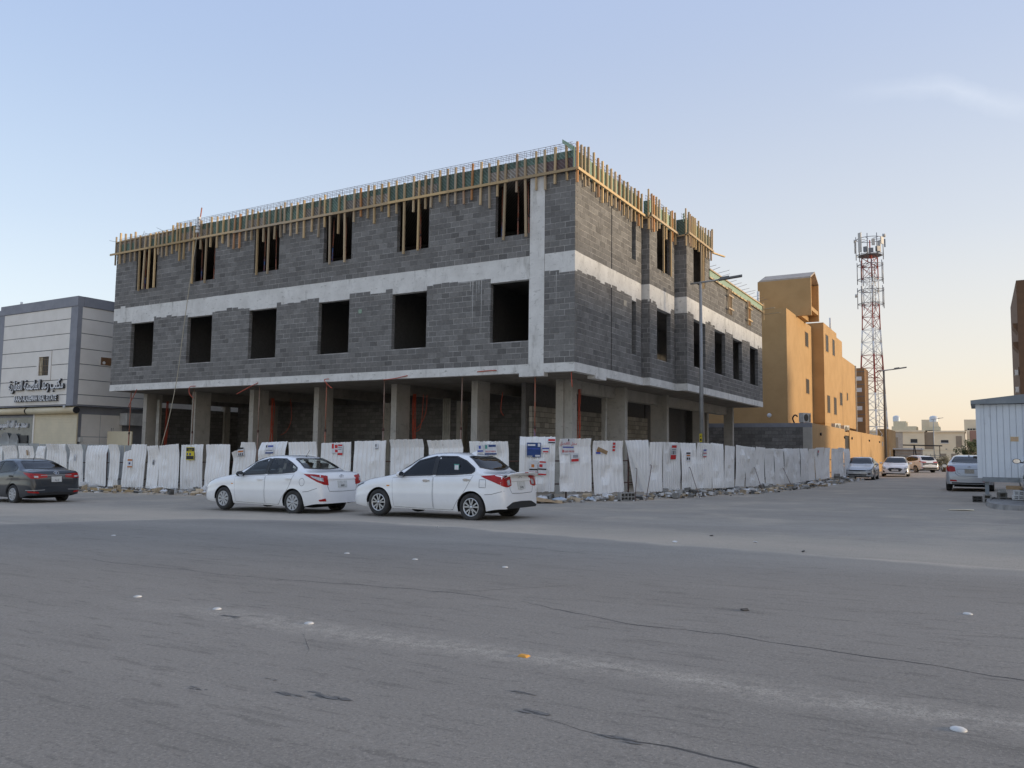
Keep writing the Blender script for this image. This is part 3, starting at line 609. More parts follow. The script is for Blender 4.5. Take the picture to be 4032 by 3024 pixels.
for x, dx, dz in ((XL+.1, -.7, .12), (-25.4, .5, .25), (-24.3, -.6, .15), (-23.2, -.7, .3), (-22.9, .6, .22), (-26.2, .6, .05)):
    mb = MB(); mb.tube([(x, .1, 12.45), (x+dx, -.1, 12.5+dz)], .009, 5); mb.build('bar', MT['rebar'], RC)
# low wing: narrow shuttering, cross braces, starter bars
LF = thing('wing_formwork', 'narrow pale green shuttering board with timber strips on the lower wing', 'formwork', (.9, 19, 10.4))
mb = MB(); mb.box(.835, 13.75, LOW-.02, .86, YE, 10.80); mb.build('plywood_panel', MT['ply_pale'], LF)
y = 13.7
while y < YE-.1:
    y2 = min(y+3.8, YE+.1); timber((.89, y, 10.83), (.89, y2, 10.83), .07, .06, 'ledger', up=(1, 0, 0), parent=LF); timber((.89, y, 10.41), (.89, y2, 10.41), .07, .06, 'ledger', up=(1, 0, 0), parent=LF); y = y2
for i in range(15):
    yy = 14.2+i*.75; timber((.95, yy, 10.44), (.95, yy, 10.36), .03, .03, 'peg', parent=LF)
for y0 in (16.85, 21.0):
    for k in range(3): timber((.93, y0+.12+k*.28, 9.05), (.93, y0+.12+k*.28, 10.5), .075, .06, parent=LF, mat='wood_red' if k == 1 else 'wood')
    for z in (9.35, 10.05): timber((.99, y0-.08, z), (.99, y0+.95, z), .08, .05, 'ledger', up=(1, 0, 0), parent=LF)
timber((.9, YE+.12, 9.9), (.9, YE+.12, 11.0), .1, .07, parent=LF); timber((.7, YE+.2, 10.62), (1.6, YE+.2, 10.66), .06, .08, 'ledger', parent=LF); timber((.8, YE+.25, 10.3), (1.9, YE+.25, 10.34), .06, .08, 'ledger', parent=LF)
for i in range(14):
    y = 14.1+i*.82; mb = MB(); mb.tube([(.35, y, 10.6), (.5, y, 11.0), (1.15+U(-.1, .2), y+U(-.05, .05), 11.12+U(-.02, .05))], .011, 5); mb.build('starter_bar', MT['rebar'], LF)
# ------------------------------------------------------------------ steel props
def steel_prop(x, y, z0, z1, label, group, lean=(0, 0), tone=0):
    t = thing('steel_prop', label, 'prop', (x, y, z0), 0, group)
    zm = z0+(z1-z0)*.56; q = Vector((lean[0], lean[1], 0))
    pt = lambda z: Vector((x, y, z))+q*((z-z0)/(z1-z0))
    mb = MB(); mb.cyl(pt(z0+.01), pt(zm), .034, n=10); mb.build('outer_tube', MT[('prop_rust', 'prop_blue', 'prop_brown')[tone]], t)
    mb = MB(); mb.cyl(pt(zm-.05), pt(z1-.008), .026, n=10); mb.build('inner_tube', MT['prop_rust' if tone < 2 else 'prop_brown'], t)
    mb = MB(); mb.cyl(pt(zm-.06), pt(zm+.05), .045, n=10); mb.build('collar', MT['rust'], t)
    mb = MB(); mb.box(x-.07, y-.07, z0, x+.07, y+.07, z0+.01); mb.build('base_plate', MT['rust'], t)
    return t
wname = ['farthest from the white column', 'second from the left corner', 'third from the left corner', 'fourth from the left corner', 'next but one to the white column', 'beside the white column']
for i, (a, b) in enumerate(front_win):
    for k, (f, dy, tn) in enumerate(((.14, .5, 1), (.48, .75, 0), (.62, 1.2, 1), (.86, .45, 0))):
        if i == 0 and k > 1: continue
        x = a+(b-a)*(f+U(-.05, .05))
        steel_prop(x, dy, BT+.001, TOPW-.07, '%s steel prop in the top floor window %s' % (('leftmost', 'second', 'third', 'rightmost')[k], wname[i]), 'steel props in the top floor windows', (U(-.1, .1), 0), tn)
for y, x, q_ in ((8.0, -.1, 'nearer'), (8.45, -.25, 'farther')): steel_prop(x, y, BT+.001, TOPW-.07, q_+' slim steel prop in the upper window of the middle side bay', 'steel props in the side windows', (0, .25), 1)
for y, x, q_ in ((11.8, .3, 'left'), (12.3, .2, 'right')): steel_prop(x, y, BT+.001, TOPW-.07, q_+' slim steel prop in the upper window of the farther side bay', 'steel props in the side windows', (0, .3), 1)
for i, (x, lab) in enumerate(((-25.9, 'red steel prop under the slab edge by the far left column'), (-20.9, 'brown steel prop under the slab edge left of the hanging rope column'), (-16.3, 'grey brown steel prop under the slab edge near an orange conduit bundle'), (-12.13, 'red steel prop under the middle of the slab edge'), (-8.9, 'brown steel prop just left of the fifth ground floor column'), (-5.05, 'rusty leaning steel prop between the fifth and sixth columns'), (-1.75, 'pale steel prop with blue base near the building corner'))):
    g = gz(x, .3); steel_prop(x, .3, g, SB-.002, lab, None, (0.05 if i == 5 else 0, 0), (0, 2, 2, 0, 2, 2, 1)[i])
# ------------------------------------------------------------------ orange conduits, pipes, rope
def conduit_bundle(x, y, n, label, spread=.5):
    t = thing('conduit_bundle', label, 'conduit', (x, y, gz(x, y)), 0, 'orange conduit bundles on the ground floor')
    for i in range(n):
        p = []; dx = U(-.06, .06); dy = U(-.05, .05); sp = U(0, spread)*RND.choice([0, 0, .5, 1])
        for k in range(9):
            f = k/8; p.append((x+dx+sp*f*f+.03*math.sin(k*1.7+i), y+dy+.04*math.sin(k+i*2), 4.05-(4.05-gz(x, y)-.15)*f))
        mb = MB(); mb.tube(p, .016, 5); mb.build('conduit', MT['conduit'], t)
    return t
conduit_bundle(-26.6, 3.0, 8, 'orange conduit bundle hanging behind the far left column', .8)
conduit_bundle(-18.35, 3.0, 9, 'orange conduit bundle beside the third column from the left', .5)
conduit_bundle(-9.4, 3.0, 9, 'orange conduit bundle beside the fifth column with loops next to it', .15)
conduit_bundle(-1.3, 3.1, 4, 'red conduit strands down the right of the corner column', .05)
def loose_tube(pts, r, name, label, mat, cat, group=None):
    mb = MB(); P = [Vector(p) for p in pts]; Q = []
    for i in range(len(P)-1):                                # Catmull-Rom
        a, b, c, d = P[max(i-1, 0)], P[i], P[i+1], P[min(i+2, len(P)-1)]
        for k in range(6):
            t = k/6; Q.append(.5*((2*b)+(c-a)*t+(2*a-5*b+4*c-d)*t*t+(3*b-a-3*c+d)*t**3))
    Q.append(P[-1]); mb.tube(Q, r, 6); return tag(mb.build(name, MT[mat]), label, cat, group)
GC = 'loose orange conduits'
loose_tube([(-8.9, 3, 4.0), (-8.95, 3, 3.0), (-9.05, 3, 2.5), (-9.3, 3, 2.35)], .014, 'conduit', 'left of two loose orange conduit loops hanging right of the fifth column', 'conduit', 'conduit', GC)
loose_tube([(-8.7, 3, 4.0), (-8.75, 3, 3.2), (-9.1, 3, 2.6), (-9.5, 3, 2.4)], .014, 'conduit', 'right of two loose orange conduit loops hanging right of the fifth column', 'conduit', 'conduit', GC)
loose_tube([(-4.78, 3, 4.0), (-4.85, 3, 3.5), (-4.85, 3, 3.2), (-4.72, 3, 3.02)], .016, 'conduit', 'short orange conduit hanging right of the sixth column', 'conduit', 'conduit', GC)
loose_tube([(-17.3, 3.2, 4.0), (-17.2, 3.2, 3.0), (-17.5, 3.2, 2.4), (-17.9, 3.2, 2.2)], .012, 'conduit', 'loose orange conduit loop right of the third column', 'conduit', 'conduit', GC)
for p, lab in (([(-24.96, -.03, 4.47), (-25.1, -.1, 4.1), (-25.4, -.1, 3.7), (-25.5, -.05, 3.55)], 'pale pink conduit end dangling from the slab edge at the far left'),
               ([(-20.4, -.03, 4.5), (-20.65, -.15, 4.45), (-20.6, -.2, 4.15), (-20.25, -.25, 3.9)], 'pink conduit end curling from the slab edge near the rope'),
               ([(-16.06, -.03, 4.52), (-16.6, -.12, 4.3), (-17.25, -.2, 4.02)], 'long pink conduit end slanting down left from the slab edge'),
               ([(-11.7, -.03, 4.55), (-11.8, -.2, 4.5), (-11.6, -.22, 4.3), (-11.3, -.25, 4.12)], 'hooked pink conduit end at the middle of the slab edge'),
               ([(-7.45, -.03, 4.54), (-8.0, -.1, 4.44), (-8.57, -.16, 4.39)], 'orange conduit end lying along the slab edge right of the middle'),
               ([(-4.1, -.03, 4.56), (-3.6, -.04, 4.58), (-3.24, -.03, 4.58)], 'short red conduit stub on the slab face left of the white column'),
               ([(-.17, .12, 4.42), (-.16, .1, 4.2), (-.13, .1, 3.88)], 'red conduit end hanging from the slab corner')):
    loose_tube(p, .018, 'conduit', lab, 'conduit', 'conduit', GC)
for i in range(4):
    mb = MB(); x = -9.55+i*.115; mb.cyl((x, 5.5, gz(x, 5.5)), (x, 5.5, 4.0), .045, n=10)
    tag(mb.build('drain_pipe', MT['pvc']), '%s cream drain pipe of four in a row behind the fifth column' % ('leftmost', 'second', 'third', 'rightmost')[i], 'pipe', 'cream drain pipes')
mb = MB(); mb.cyl((-1.72, 6.6, gz(-1.7, 6.6)), (-1.66, 6.6, 4.0), .05, n=10); tag(mb.build('drain_pipe', MT['pvc']), 'grey drain pipe standing beside the wide column on the side street', 'pipe')
for i in range(2):
    mb = MB(); x = -26.3+i*.12; mb.cyl((x, 2.2, gz(x, 2.2)), (x, 2.2, 4.1), .05, n=10); tag(mb.build('drain_pipe', MT['pvc']), '%s of two cream drain pipes beside the far left column' % ('left', 'right')[i], 'pipe', 'pipes at the far left column')
loose_tube([(-20.48, -.3, 12.3), (-20.5, -.3, 11.5), (-20.75, -.35, 9.5), (-21.0, -.42, 7), (-21.15, -.5, 4.99), (-21.2, -.8, 3), (-21.22, -1.2, 1.2), (-21.22, -1.2, gz(-21, -1.2))], .016, 'rope', 'pale rope hanging from the roof edge down to the ground', 'rope', 'rope')
t = thing('rope_hoist', 'small winch of white blocks on a red pole at the roof edge above the rope', 'hoist', (-20.55, -.25, 11.9))
mb = MB(); mb.cyl((-20.5, -.22, 11.85), (-20.3, -.2, 13.3), .03, n=8); mb.build('pole', MT['prop_rust'], t)
for i in range(5): mb = MB(); mb.box(-20.52+i*.02, -.34, 12.05+i*.16, -20.36+i*.02, -.25, 12.17+i*.16); mb.build('weight', MT['white'], t)
# ------------------------------------------------------------------ corrugated sheet fence
PAN = [(-30.59, -3.86, -29.81, -3.86, 1.47, 1.48, -0.39, -0.36), (-29.72, -3.85, -28.44, -3.85, 1.5, 1.51, -0.36, -0.32), (-28.3, -3.85, -26.98, -3.84, 1.53, 1.54, -0.35, -0.31), (-26.94, -3.84, -26.2, -3.84, 1.47, 1.48, -0.31, -0.28), (-26.05, -3.84, -24.95, -3.83, 1.58, 1.59, -0.31, -0.28), (-24.95, -3.83, -24.33, -3.83, 1.59, 1.59, -0.28, -0.26), (-24.13, -3.83, -23.0, -3.82, 1.61, 1.62, -0.33, -0.29), (-22.88, -3.82, -21.27, -3.82, 1.57, 1.59, -0.29, -0.23), (-21.09, -3.82, -20.36, -3.81, 1.64, 1.64, -0.23, -0.21), (-20.12, -3.81, -18.56, -3.81, 1.31, 1.66, -0.23, -0.2), (-18.42, -3.8, -17.62, -3.8, 1.55, 1.58, -0.22, -0.22), (-17.62, -3.82, -16.32, -3.8, 1.58, 1.65, -0.25, -0.21), (-16.21, -3.8, -14.83, -3.79, 1.63, 1.68, -0.22, -0.19), (-14.69, -3.79, -13.27, -3.78, 1.69, 1.71, -0.22, -0.19), (-13.12, -3.78, -11.82, -3.78, 1.4, 1.79, -0.21, -0.19), (-11.67, -3.78, -10.25, -3.77, 1.76, 1.82, -0.21, -0.18), (-10.07, -3.77, -8.63, -3.76, 1.77, 1.79, -0.18, -0.15), (-8.46, -3.76, -6.99, -3.75, 1.8, 1.84, -0.15, -0.12), (-6.86, -3.75, -5.41, -3.73, 1.85, 1.88, -0.0, 0.05), (-5.18, -3.73, -3.78, -3.69, 1.89, 1.9, 0.08, 0.13), (-3.6, -3.69, -2.23, -3.65, 1.9, 1.91, 0.13, 0.19), (-1.96, -3.64, -0.51, -3.6, 1.89, 1.91, 0.2, 0.25), (-0.21, -3.5, 0.78, -2.96, 2.03, 2.05, 0.27, 0.3), (0.9, -2.9, 1.49, -1.85, 2.02, 2.04, 0.31, 0.3), (1.54, -1.77, 2.16, -0.68, 1.94, 1.98, 0.2, 0.28), (2.19, -0.62, 2.59, 0.52, 1.96, 1.98, 0.26, 0.25), (2.59, 0.53, 2.83, 1.23, 1.93, 1.95, 0.23, 0.23), (2.84, 1.24, 3.15, 2.17, 1.96, 1.95, 0.26, 0.27), (3.16, 2.21, 3.43, 3.17, 1.95, 1.95, 0.27, 0.28), (3.43, 3.17, 3.71, 4.12, 1.95, 1.94, 0.28, 0.27), (3.71, 4.13, 3.93, 4.97, 1.94, 1.91, 0.27, 0.27), (3.94, 5.03, 4.09, 5.86, 1.91, 1.88, 0.27, 0.26), (4.1, 5.93, 4.25, 6.8, 1.87, 1.84, 0.26, 0.26), (4.26, 6.88, 4.43, 7.79, 1.84, 1.81, 0.26, 0.25), (4.43, 7.84, 4.58, 8.79, 1.81, 1.79, 0.25, 0.25), (4.58, 8.87, 4.69, 10.07, 1.79, 1.79, 0.25, 0.24), (4.69, 10.12, 4.8, 11.4, 1.79, 1.8, 0.24, 0.24), (4.81, 11.44, 4.91, 12.76, 1.8, 1.81, 0.24, 0.24), (4.91, 12.82, 4.94, 14.47, 1.81, 1.82, 0.24, 0.24), (4.94, 14.56, 4.98, 16.29, 1.82, 1.84, 0.24, 0.25), (4.98, 16.36, 5.01, 18.05, 1.84, 1.9, 0.25, 0.25), (5.01, 18.2, 5.05, 20.56, 1.9, 1.92, 0.25, 0.25), (5.05, 20.62, 5.06, 22.32, 1.92, 1.94, 0.25, 0.25), (5.07, 22.92, 5.08, 25.3, 1.94, 1.94, 0.25, 0.24), (5.08, 25.37, 5.09, 27.42, 1.94, 1.93, 0.24, 0.24), (5.09, 27.62, 5.1, 30.13, 1.93, 1.93, 0.24, 0.23)]
FN1 = thing('sheet_fence', 'white corrugated sheet fence along the front of the building site', 'fence', (-14, -3.8, -.3))
FN2 = thing('sheet_fence', 'white corrugated sheet fence curving along the side street', 'fence', (3.5, 4, 0))
panels = []
def sheet_panel(i, P):
    x0, y0, x1, y1, zt0, zt1, zb0, zb1 = P; par = FN1 if i < 22 else FN2; rr = random.Random(100+i)
    d = Vector((x1-x0, y1-y0, 0)); L = d.length; d = d/L; n = Vector((d.y, -d.x, 0))       # n points to the street
    if i >= 24: ins = rr.uniform(.015, .04); x0 += d.x*ins; y0 += d.y*ins; L -= ins+rr.uniform(.0, .03)
    dzt = rr.uniform(-.035, .025); zt0 += dzt+rr.uniform(-.02, .02); zt1 += dzt+rr.uniform(-.02, .02)
    pitch = 0.205 if i < 24 else (0.17 if i < 27 else 0.115)
    w = [(0, 0), (.60, 0), (.68, .036), (.86, .036), (.94, 0)] if i < 24 else [(0, 0), (.3, 0), (.48, .028), (.78, .028), (.96, 0)]
    prof = []; a = 0
    while a < L:
        for f, h in w:
            if a+f*pitch <= L: prof.append((a+f*pitch, h))
        a += pitch
    prof.append((L, .022))
    nz = 13; lean = rr.uniform(-.09, .10)*(1 if i < 24 else .45); bow = rr.uniform(-.04, .04); dent = [(rr.uniform(.1, .9)*L, rr.uniform(.05, .95), rr.uniform(.15, .4), rr.uniform(-.09, .07)) for _ in range(6)]
    crease = rr.uniform(.78, .88); tb = rr.choice([0, .05, .09, .12, -.10])*(1 if i < 24 else .3); top_n = [rr.uniform(-.012, .012) for _ in prof]
    bot_n = [rr.uniform(-.02, .02) for _ in prof]; shear = rr.uniform(-.03, .03)
    if i == 24: shear = -.10
    if i == 25: shear = .0
    rows = []
    for k in range(nz+1):
        f = k/nz; row = []
        for q, (a, h) in enumerate(prof):
            g = a/L; zt = zt0*(1-g)+zt1*g+top_n[q]; zb = zb0*(1-g)+zb1*g+bot_n[q]
            if i in (9, 14) and g < .35: zt = min(zt, (zt0+(zt1-zt0)*min(1, g/.35)))
            elif i in (9, 14): zt = zt1+top_n[q]
            z = zb+(zt-zb)*f; o = h+lean*(f-.5)+bow*math.sin(math.pi*f)
            if f > crease: o += tb*(f-crease)/(1-crease)
            for da, df, dr, dh in dent:
                r2 = ((a-da)/dr)**2+((f-df)*1.7/dr)**2
                if r2 < 1: o += dh*(1-r2)**2
            if i < 22: o += .012*math.sin(7*f+3*g+i)*(1 if f > .7 else .3)
            aa = a+shear*(f-.5)
            if i == 25 and g < .45: aa = a+(1-f)*.42*(1-g/.45)           # the sheet with a peeled slanting edge
            p = Vector((x0, y0, z))+d*aa+n*o; row.append(p)
        rows.append(row)
    mb = MB(); mb.grid([r for r in rows], sm=False)
    mb.grid([[p-n*.006 for p in r][::-1] for r in rows], sm=False)
    o = mb.build('fence_sheet', MT['fence'], par); panels.append((o, Vector((x0, y0, 0)), d, n, L, P, [p for r in rows for p in r])); return o
for i, P in enumerate(PAN): sheet_panel(i, P)
# folded flap of the peeled sheet
mb = MB(); mb.poly([(2.30, -.66, 1.86), (2.33, -.6, 1.86), (2.80, .12, .22), (2.62, .02, .22)]); mb.poly([(2.30, -.67, 1.86), (2.62, .01, .22), (2.80, .11, .22), (2.33, -.61, 1.86)]); mb.build('folded_flap', MT['fence'], FN2)
for par, pts in ((FN1, [(-31, -3.72), (-6, -3.62), (-.4, -3.48)]), (FN2, [(-.4, -3.46), (.8, -2.72), (2.08, -.52), (2.98, 2.06), (3.78, 4.84), (4.43, 8.54), (4.78, 12.5), (4.93, 20), (4.98, 30)])):
    for za in (1.28, .55):
        mb = MB(); mb.tube([(x, y, gz(x, y)+za) for x, y in pts], .02, 6); mb.build('rail', MT['rust'], par)
    tot = 0
    for (ax, ay), (bx, by) in zip(pts[:-1], pts[1:]):
        L = math.hypot(bx-ax, by-ay); k = 0
        while k*2.3 < L:
            f = min(1, (k*2.3+.3)/L); x, y = ax+(bx-ax)*f-.05, ay+(by-ay)*f+.05; mb = MB()
            mb.cyl((x, y, gz(x, y)-.1), (x, y, gz(x, y)+1.75), .028, n=6); mb.build('post', MT['rust'], par); k += 1
# flyers pasted on the sheets
MT['paper'] = pm('paper_white', (0.74, 0.74, 0.75), (0.64, 0.64, 0.65), 6, 0.8)
def flat_col(n, c): MT[n] = pm(n, c, tuple(v*.8 for v in c), 9, 0.8); return n
flat_col('ink_red', (0.62, 0.04, 0.04)); flat_col('ink_navy', (0.03, 0.07, 0.22)); flat_col('ink_blue', (0.06, 0.10, 0.42)); flat_col('ink_black', (0.03, 0.03, 0.03))
flat_col('ink_orange', (0.62, 0.22, 0.06)); flat_col('ink_yellow', (0.68, 0.55, 0.04)); flat_col('ink_teal', (0.10, 0.36, 0.30)); flat_col('ink_grey', (0.35, 0.36, 0.38)); flat_col('card', (0.42, 0.28, 0.15))
def text_mesh(s, size, ext, name, mat, align='CENTER', bold=0):
    c = bpy.data.curves.new(name, 'FONT'); c.body = s; c.size = size; c.extrude = ext; c.align_x = align; c.resolution_u = 2; c.offset = bold
    t = bpy.data.objects.new(name, c); COL.objects.link(t)
    me = bpy.data.meshes.new_from_object(t.evaluated_get(bpy.context.evaluated_depsgraph_get())); me.materials.clear(); me.materials.append(MT[mat])
    bpy.data.objects.remove(t); bpy.data.curves.remove(c); return me
_AR = {'ا': 'FE8D FE8E', 'ب': 'FE8F FE90 FE91 FE92', 'ة': 'FE93 FE94', 'ت': 'FE95 FE96 FE97 FE98', 'ح': 'FEA1 FEA2 FEA3 FEA4', 'خ': 'FEA5 FEA6 FEA7 FEA8', 'د': 'FEA9 FEAA', 'ر': 'FEAD FEAE',
       'س': 'FEB1 FEB2 FEB3 FEB4', 'ش': 'FEB5 FEB6 FEB7 FEB8', 'ص': 'FEB9 FEBA FEBB FEBC', 'ع': 'FEC9 FECA FECB FECC', 'ف': 'FED1 FED2 FED3 FED4', 'ق': 'FED5 FED6 FED7 FED8', 'ك': 'FED9 FEDA FEDB FEDC', 'ل': 'FEDD FEDE FEDF FEE0',
       'م': 'FEE1 FEE2 FEE3 FEE4', 'ن': 'FEE5 FEE6 FEE7 FEE8', 'ه': 'FEE9 FEEA FEEB FEEC', 'و': 'FEED FEEE', 'ي': 'FEF1 FEF2 FEF3 FEF4', 'إ': 'FE87 FE88', 'أ': 'FE83 FE84', 'ج': 'FE9D FE9E FE9F FEA0', 'ض': 'FEBD FEBE FEBF FEC0'}
def arabic(s):                                             # joined letter forms in visual order
    out = []
    for w in s.split(' '):
        r = []
        for i, ch in enumerate(w):
            f = _AR[ch].split(); prev = i > 0 and len(_AR[w[i-1]].split()) == 4; nxt = i < len(w)-1 and len(f) == 4
            r.append(chr(int(f[(3 if prev else 2) if nxt else (1 if prev else 0)], 16)))
        out.append(''.join(r[::-1]))
    return ' '.join(out[::-1])
def flyer(i, a, z, w, h, bands, base='paper', tilt=0.0, txt=None):
    """pasted flyer on sheet i: a = distance along the sheet, z = top; bands = (u0, v0, u1, v1, colour) in 0..1"""
    o, p0, d, n, L, P, verts = panels[i]; zv = Vector((0, 0, 1)); c, s = math.cos(tilt), math.sin(tilt)
    def lift(za, zb): return max([(p-p0).dot(n) for p in verts if a-.06 < (p-p0).dot(d) < a+w+.06 and za-.09 < p.z < zb+.09] or [.04])+.008
    ob_, ot_ = lift(z-h, z-h*.5), lift(z-h*.5, z)            # the paper follows the lean of its sheet
    e1 = d*c+zv*s; e2 = (zv*c-d*s)+n*((ot_-ob_)/h); org = p0+d*a+zv*(z-h)+n*ob_
    def q(mb, u0, v0, u1, v1, off, m=0): mb.poly([org+e1*(u*w)+e2*(v*h)+n*off for u, v in ((u0, v0), (u1, v0), (u1, v1), (u0, v1))], m)
    mats = [base]; mb = MB(); q(mb, 0, 0, 1, 1, 0)
    for b in bands:
        if b[4] not in mats: mats.append(b[4])
        q(mb, *b[:4], .0025, mats.index(b[4]))
    f = mb.build('flyer', [MT[m] for m in mats], o)
    for t, u, v, sz, m in (txt or []):
        me = text_mesh(t, sz, 0.0005, 'flyer_text', m); x = bpy.data.objects.new('flyer_text', me); COL.objects.link(x); x.parent = f
        R = Matrix((e1, e2.normalized(), e1.cross(e2).normalized())).transposed().to_4x4(); R.translation = org+e1*(u*w)+e2*(v*h)+n*.005; x.matrix_local = R
    return f
BANDS = lambda c1, c2: [(.06, .8, .94, .95, c1), (.1, .62, .9, .72, 'ink_grey'), (.1, .45, .8, .55, 'ink_grey'), (.0, .0, 1, .2, c2)]
flyer(2, .75, 1.3, .13, .26, [(.2, .1, .8, .8, 'card')], 'card', .1)
flyer(10, .38, 1.0, .1, .22, [(.2, .2, .8, .6, 'ink_black')], 'ink_grey')
flyer(9, .4, 1.0, .34, .36, [(0, .78, 1, .98, 'ink_orange'), (.25, .35, .6, .6, 'ink_navy'), (0, .0, 1, .15, 'ink_orange')])
flyer(6, .5, 1.15, .13, .32, [(.1, .1, .35, .8, 'ink_grey'), (.6, .1, .9, .6, 'ink_grey')])
flyer(12, .45, 1.55, .5, .52, [(.02, .68, .98, .95, 'ink_black'), (.05, .05, .95, .32, 'ink_black'), (.1, .36, .25, .55, 'ink_navy'), (.4, .36, .6, .55, 'ink_navy')], 'ink_yellow', txt=[(arabic('للعقار'), .5, .72, .12, 'ink_yellow')])
flyer(14, .4, 1.55, .33, .34, [(0, .8, 1, 1, 'ink_black'), (.05, .45, .95, .65, 'ink_orange'), (.1, .12, .3, .35, 'ink_black'), (.4, .12, .6, .35, 'ink_black'), (.7, .12, .9, .35, 'ink_black'), (0, 0, 1, .08, 'ink_black')], tilt=.08)
flyer(15, .45, 1.68, .42, .34, [(.05, .7, .2, .95, 'ink_black'), (.3, .74, .95, .92, 'ink_blue'), (.1, .3, .9, .42, 'ink_grey'), (0, 0, 1, .16, 'ink_navy')], tilt=.03)
flyer(17, .55, 1.74, .3, .34, [(.02, .5, .35, 1, 'ink_red'), (.5, .55, .95, .9, 'ink_red'), (.55, .1, 1, .4, 'ink_red')])
flyer(17, .85, 1.74, .22, .4, BANDS('ink_red', 'ink_red'))
flyer(18, 1.0, 1.76, .13, .18, [(.1, .4, .4, .9, 'ink_black'), (.0, .0, 1, .15, 'ink_grey')])
flyer(21, .3, 1.74, .26, .24, [(.3, .5, .6, .9, 'ink_blue'), (.1, .1, .9, .3, 'ink_blue')], tilt=.05)
flyer(21, .6, 1.78, .45, .34, [(.06, .55, .25, .9, 'ink_teal'), (.35, .72, .95, .92, 'ink_navy'), (0, 0, 1, .14, 'ink_navy')], tilt=.02, txt=[('0563739874', .5, .22, .075, 'ink_red')])
flyer(22, .24, 1.84, .44, .46, [(.05, .78, .6, .9, 'paper'), (.78, .72, .95, .95, 'paper'), (.08, .55, .9, .62, 'ink_blue'), (.0, 0.0, .4, .12, 'ink_grey'), (.6, .05, .95, .16, 'paper')], 'ink_navy')
flyer(22, .32, 1.28, .26, .48, [(.05, .82, .95, .95, 'paper'), (.25, .55, .6, .75, 'ink_orange'), (0, .36, 1, .46, 'ink_black'), (0, 0, 1, .12, 'ink_yellow')], txt=[('0566 52', .5, .18, .08, 'ink_red')])
flyer(22, .6, 1.28, .25, .45, [(.1, .86, .9, .96, 'ink_red'), (.1, .55, .5, .75, 'ink_red'), (.0, .36, 1, .46, 'ink_black'), (0, 0, 1, .1, 'ink_red')], tilt=-.04)
flyer(22, .9, 1.98, .24, .17, [(.05, .5, .95, .9, 'ink_red'), (.05, .1, .95, .35, 'ink_black')])
flyer(22, .72, 1.7, .22, .18, [(.0, .68, 1, .9, 'ink_blue'), (.1, .1, .9, .35, 'ink_red')])
flyer(23, .06, 1.98, .46, .5, [(.45, .84, .55, .98, 'ink_black'), (.05, .42, .95, .5, 'ink_blue'), (.03, .12, .12, .3, 'ink_red')], txt=[(arabic('محل الافضل'), .5, .62, .13, 'ink_red'), ('0568198098', .56, .14, .085, 'ink_red')])
flyer(23, .4, 1.52, .3, .3, [(.05, .1, 1, .38, 'ink_red'), (.3, .5, .95, .8, 'ink_grey')], tilt=.06)
flyer(24, .1, 1.75, .42, .12, [(.1, .1, .9, .9, 'card')], 'card', -.35)
flyer(24, .08, 1.63, .3, .12, [(.0, .0, .6, .5, 'ink_blue'), (.1, .5, .5, 1, 'ink_orange')])
flyer(24, .7, 1.9, .13, .3, [(.1, .7, .9, .95, 'ink_red'), (.1, .35, .9, .6, 'ink_red'), (.1, 0, .9, .25, 'ink_red')])
flyer(27, .34, 1.86, .3, .52, [(.05, .78, .95, .95, 'ink_red'), (.1, .62, .9, .70, 'ink_grey'), (.1, .34, .3, .58, 'ink_grey'), (.4, .34, .6, .58, 'ink_black'), (.7, .34, .9, .58, 'ink_grey'), (0, 0, 1, .3, 'ink_red')])
flyer(28, .25, 1.6, .26, .32, [(0, .8, 1, .97, 'ink_black'), (.05, .55, .95, .7, 'ink_orange'), (.1, .15, .4, .4, 'ink_black'), (.55, .15, .85, .4, 'ink_black')])
flyer(29, .32, 1.72, .22, .3, [(.1, .78, .9, .95, 'ink_blue'), (.0, .45, 1, .55, 'ink_red'), (.0, 0, 1, .12, 'ink_red')])
flyer(41, .5, 1.8, .3, .3, [(.1, .5, .9, .9, 'ink_red'), (.1, .1, .9, .4, 'ink_grey')])
# an older grey sheet fence behind, by the shop
t = thing('grey_fence', 'older grey corrugated fence behind the white one near the shop', 'fence', (-30, -1.5, -.5))
for i in range(15):
    x0 = -38+i*1.05; prof = []; rr = random.Random(i)
    for k in range(12): prof.append((x0+k*.088, .0 if k % 2 else .02))
    zt = 1.62+rr.uniform(-.04, .02); mb = MB(); mb.grid([[(x, -1.6-h, gz(x, -1.6)) for x, h in prof], [(x, -1.6-h, zt) for x, h in prof]], sm=False); mb.build('fence_sheet', MT['fence_back'], t)
# ------------------------------------------------------------------ rubble along the foot of the fence
MT['rub1'] = pm('rubble_grey', (0.26, 0.25, 0.23), (0.38, 0.36, 0.33), 6, 0.95, tint=.35)
MT['rub2'] = pm('rubble_tan', (0.42, 0.33, 0.22), (0.50, 0.40, 0.28), 6, 0.95, tint=.35)
MT['rub3'] = pm('rubble_white', (0.62, 0.61, 0.59), (0.74, 0.73, 0.71), 6, 0.8, tint=.15)
MT['rub4'] = pm('rubble_dark', (0.06, 0.06, 0.055), (0.11, 0.10, 0.09), 6, 0.9, tint=.3)
MT['bluebag'] = pm('pale_blue_plastic', (0.30, 0.38, 0.46), (0.5, 0.55, 0.6), 5, 0.5)
fpath = [(-31, -3.95), (-22, -4.0), (-6, -3.95), (-.3, -3.75), (1.0, -2.95), (2.35, -.6), (3.25, 2.0), (4.05, 4.8), (4.7, 8.5), (5.02, 12.5), (5.15, 20), (5.2, 29)]
seg = []; tot = 0
for (ax, ay), (bx, by) in zip(fpath[:-1], fpath[1:]): L = math.hypot(bx-ax, by-ay); seg.append((tot, L, ax, ay, bx, by)); tot += L
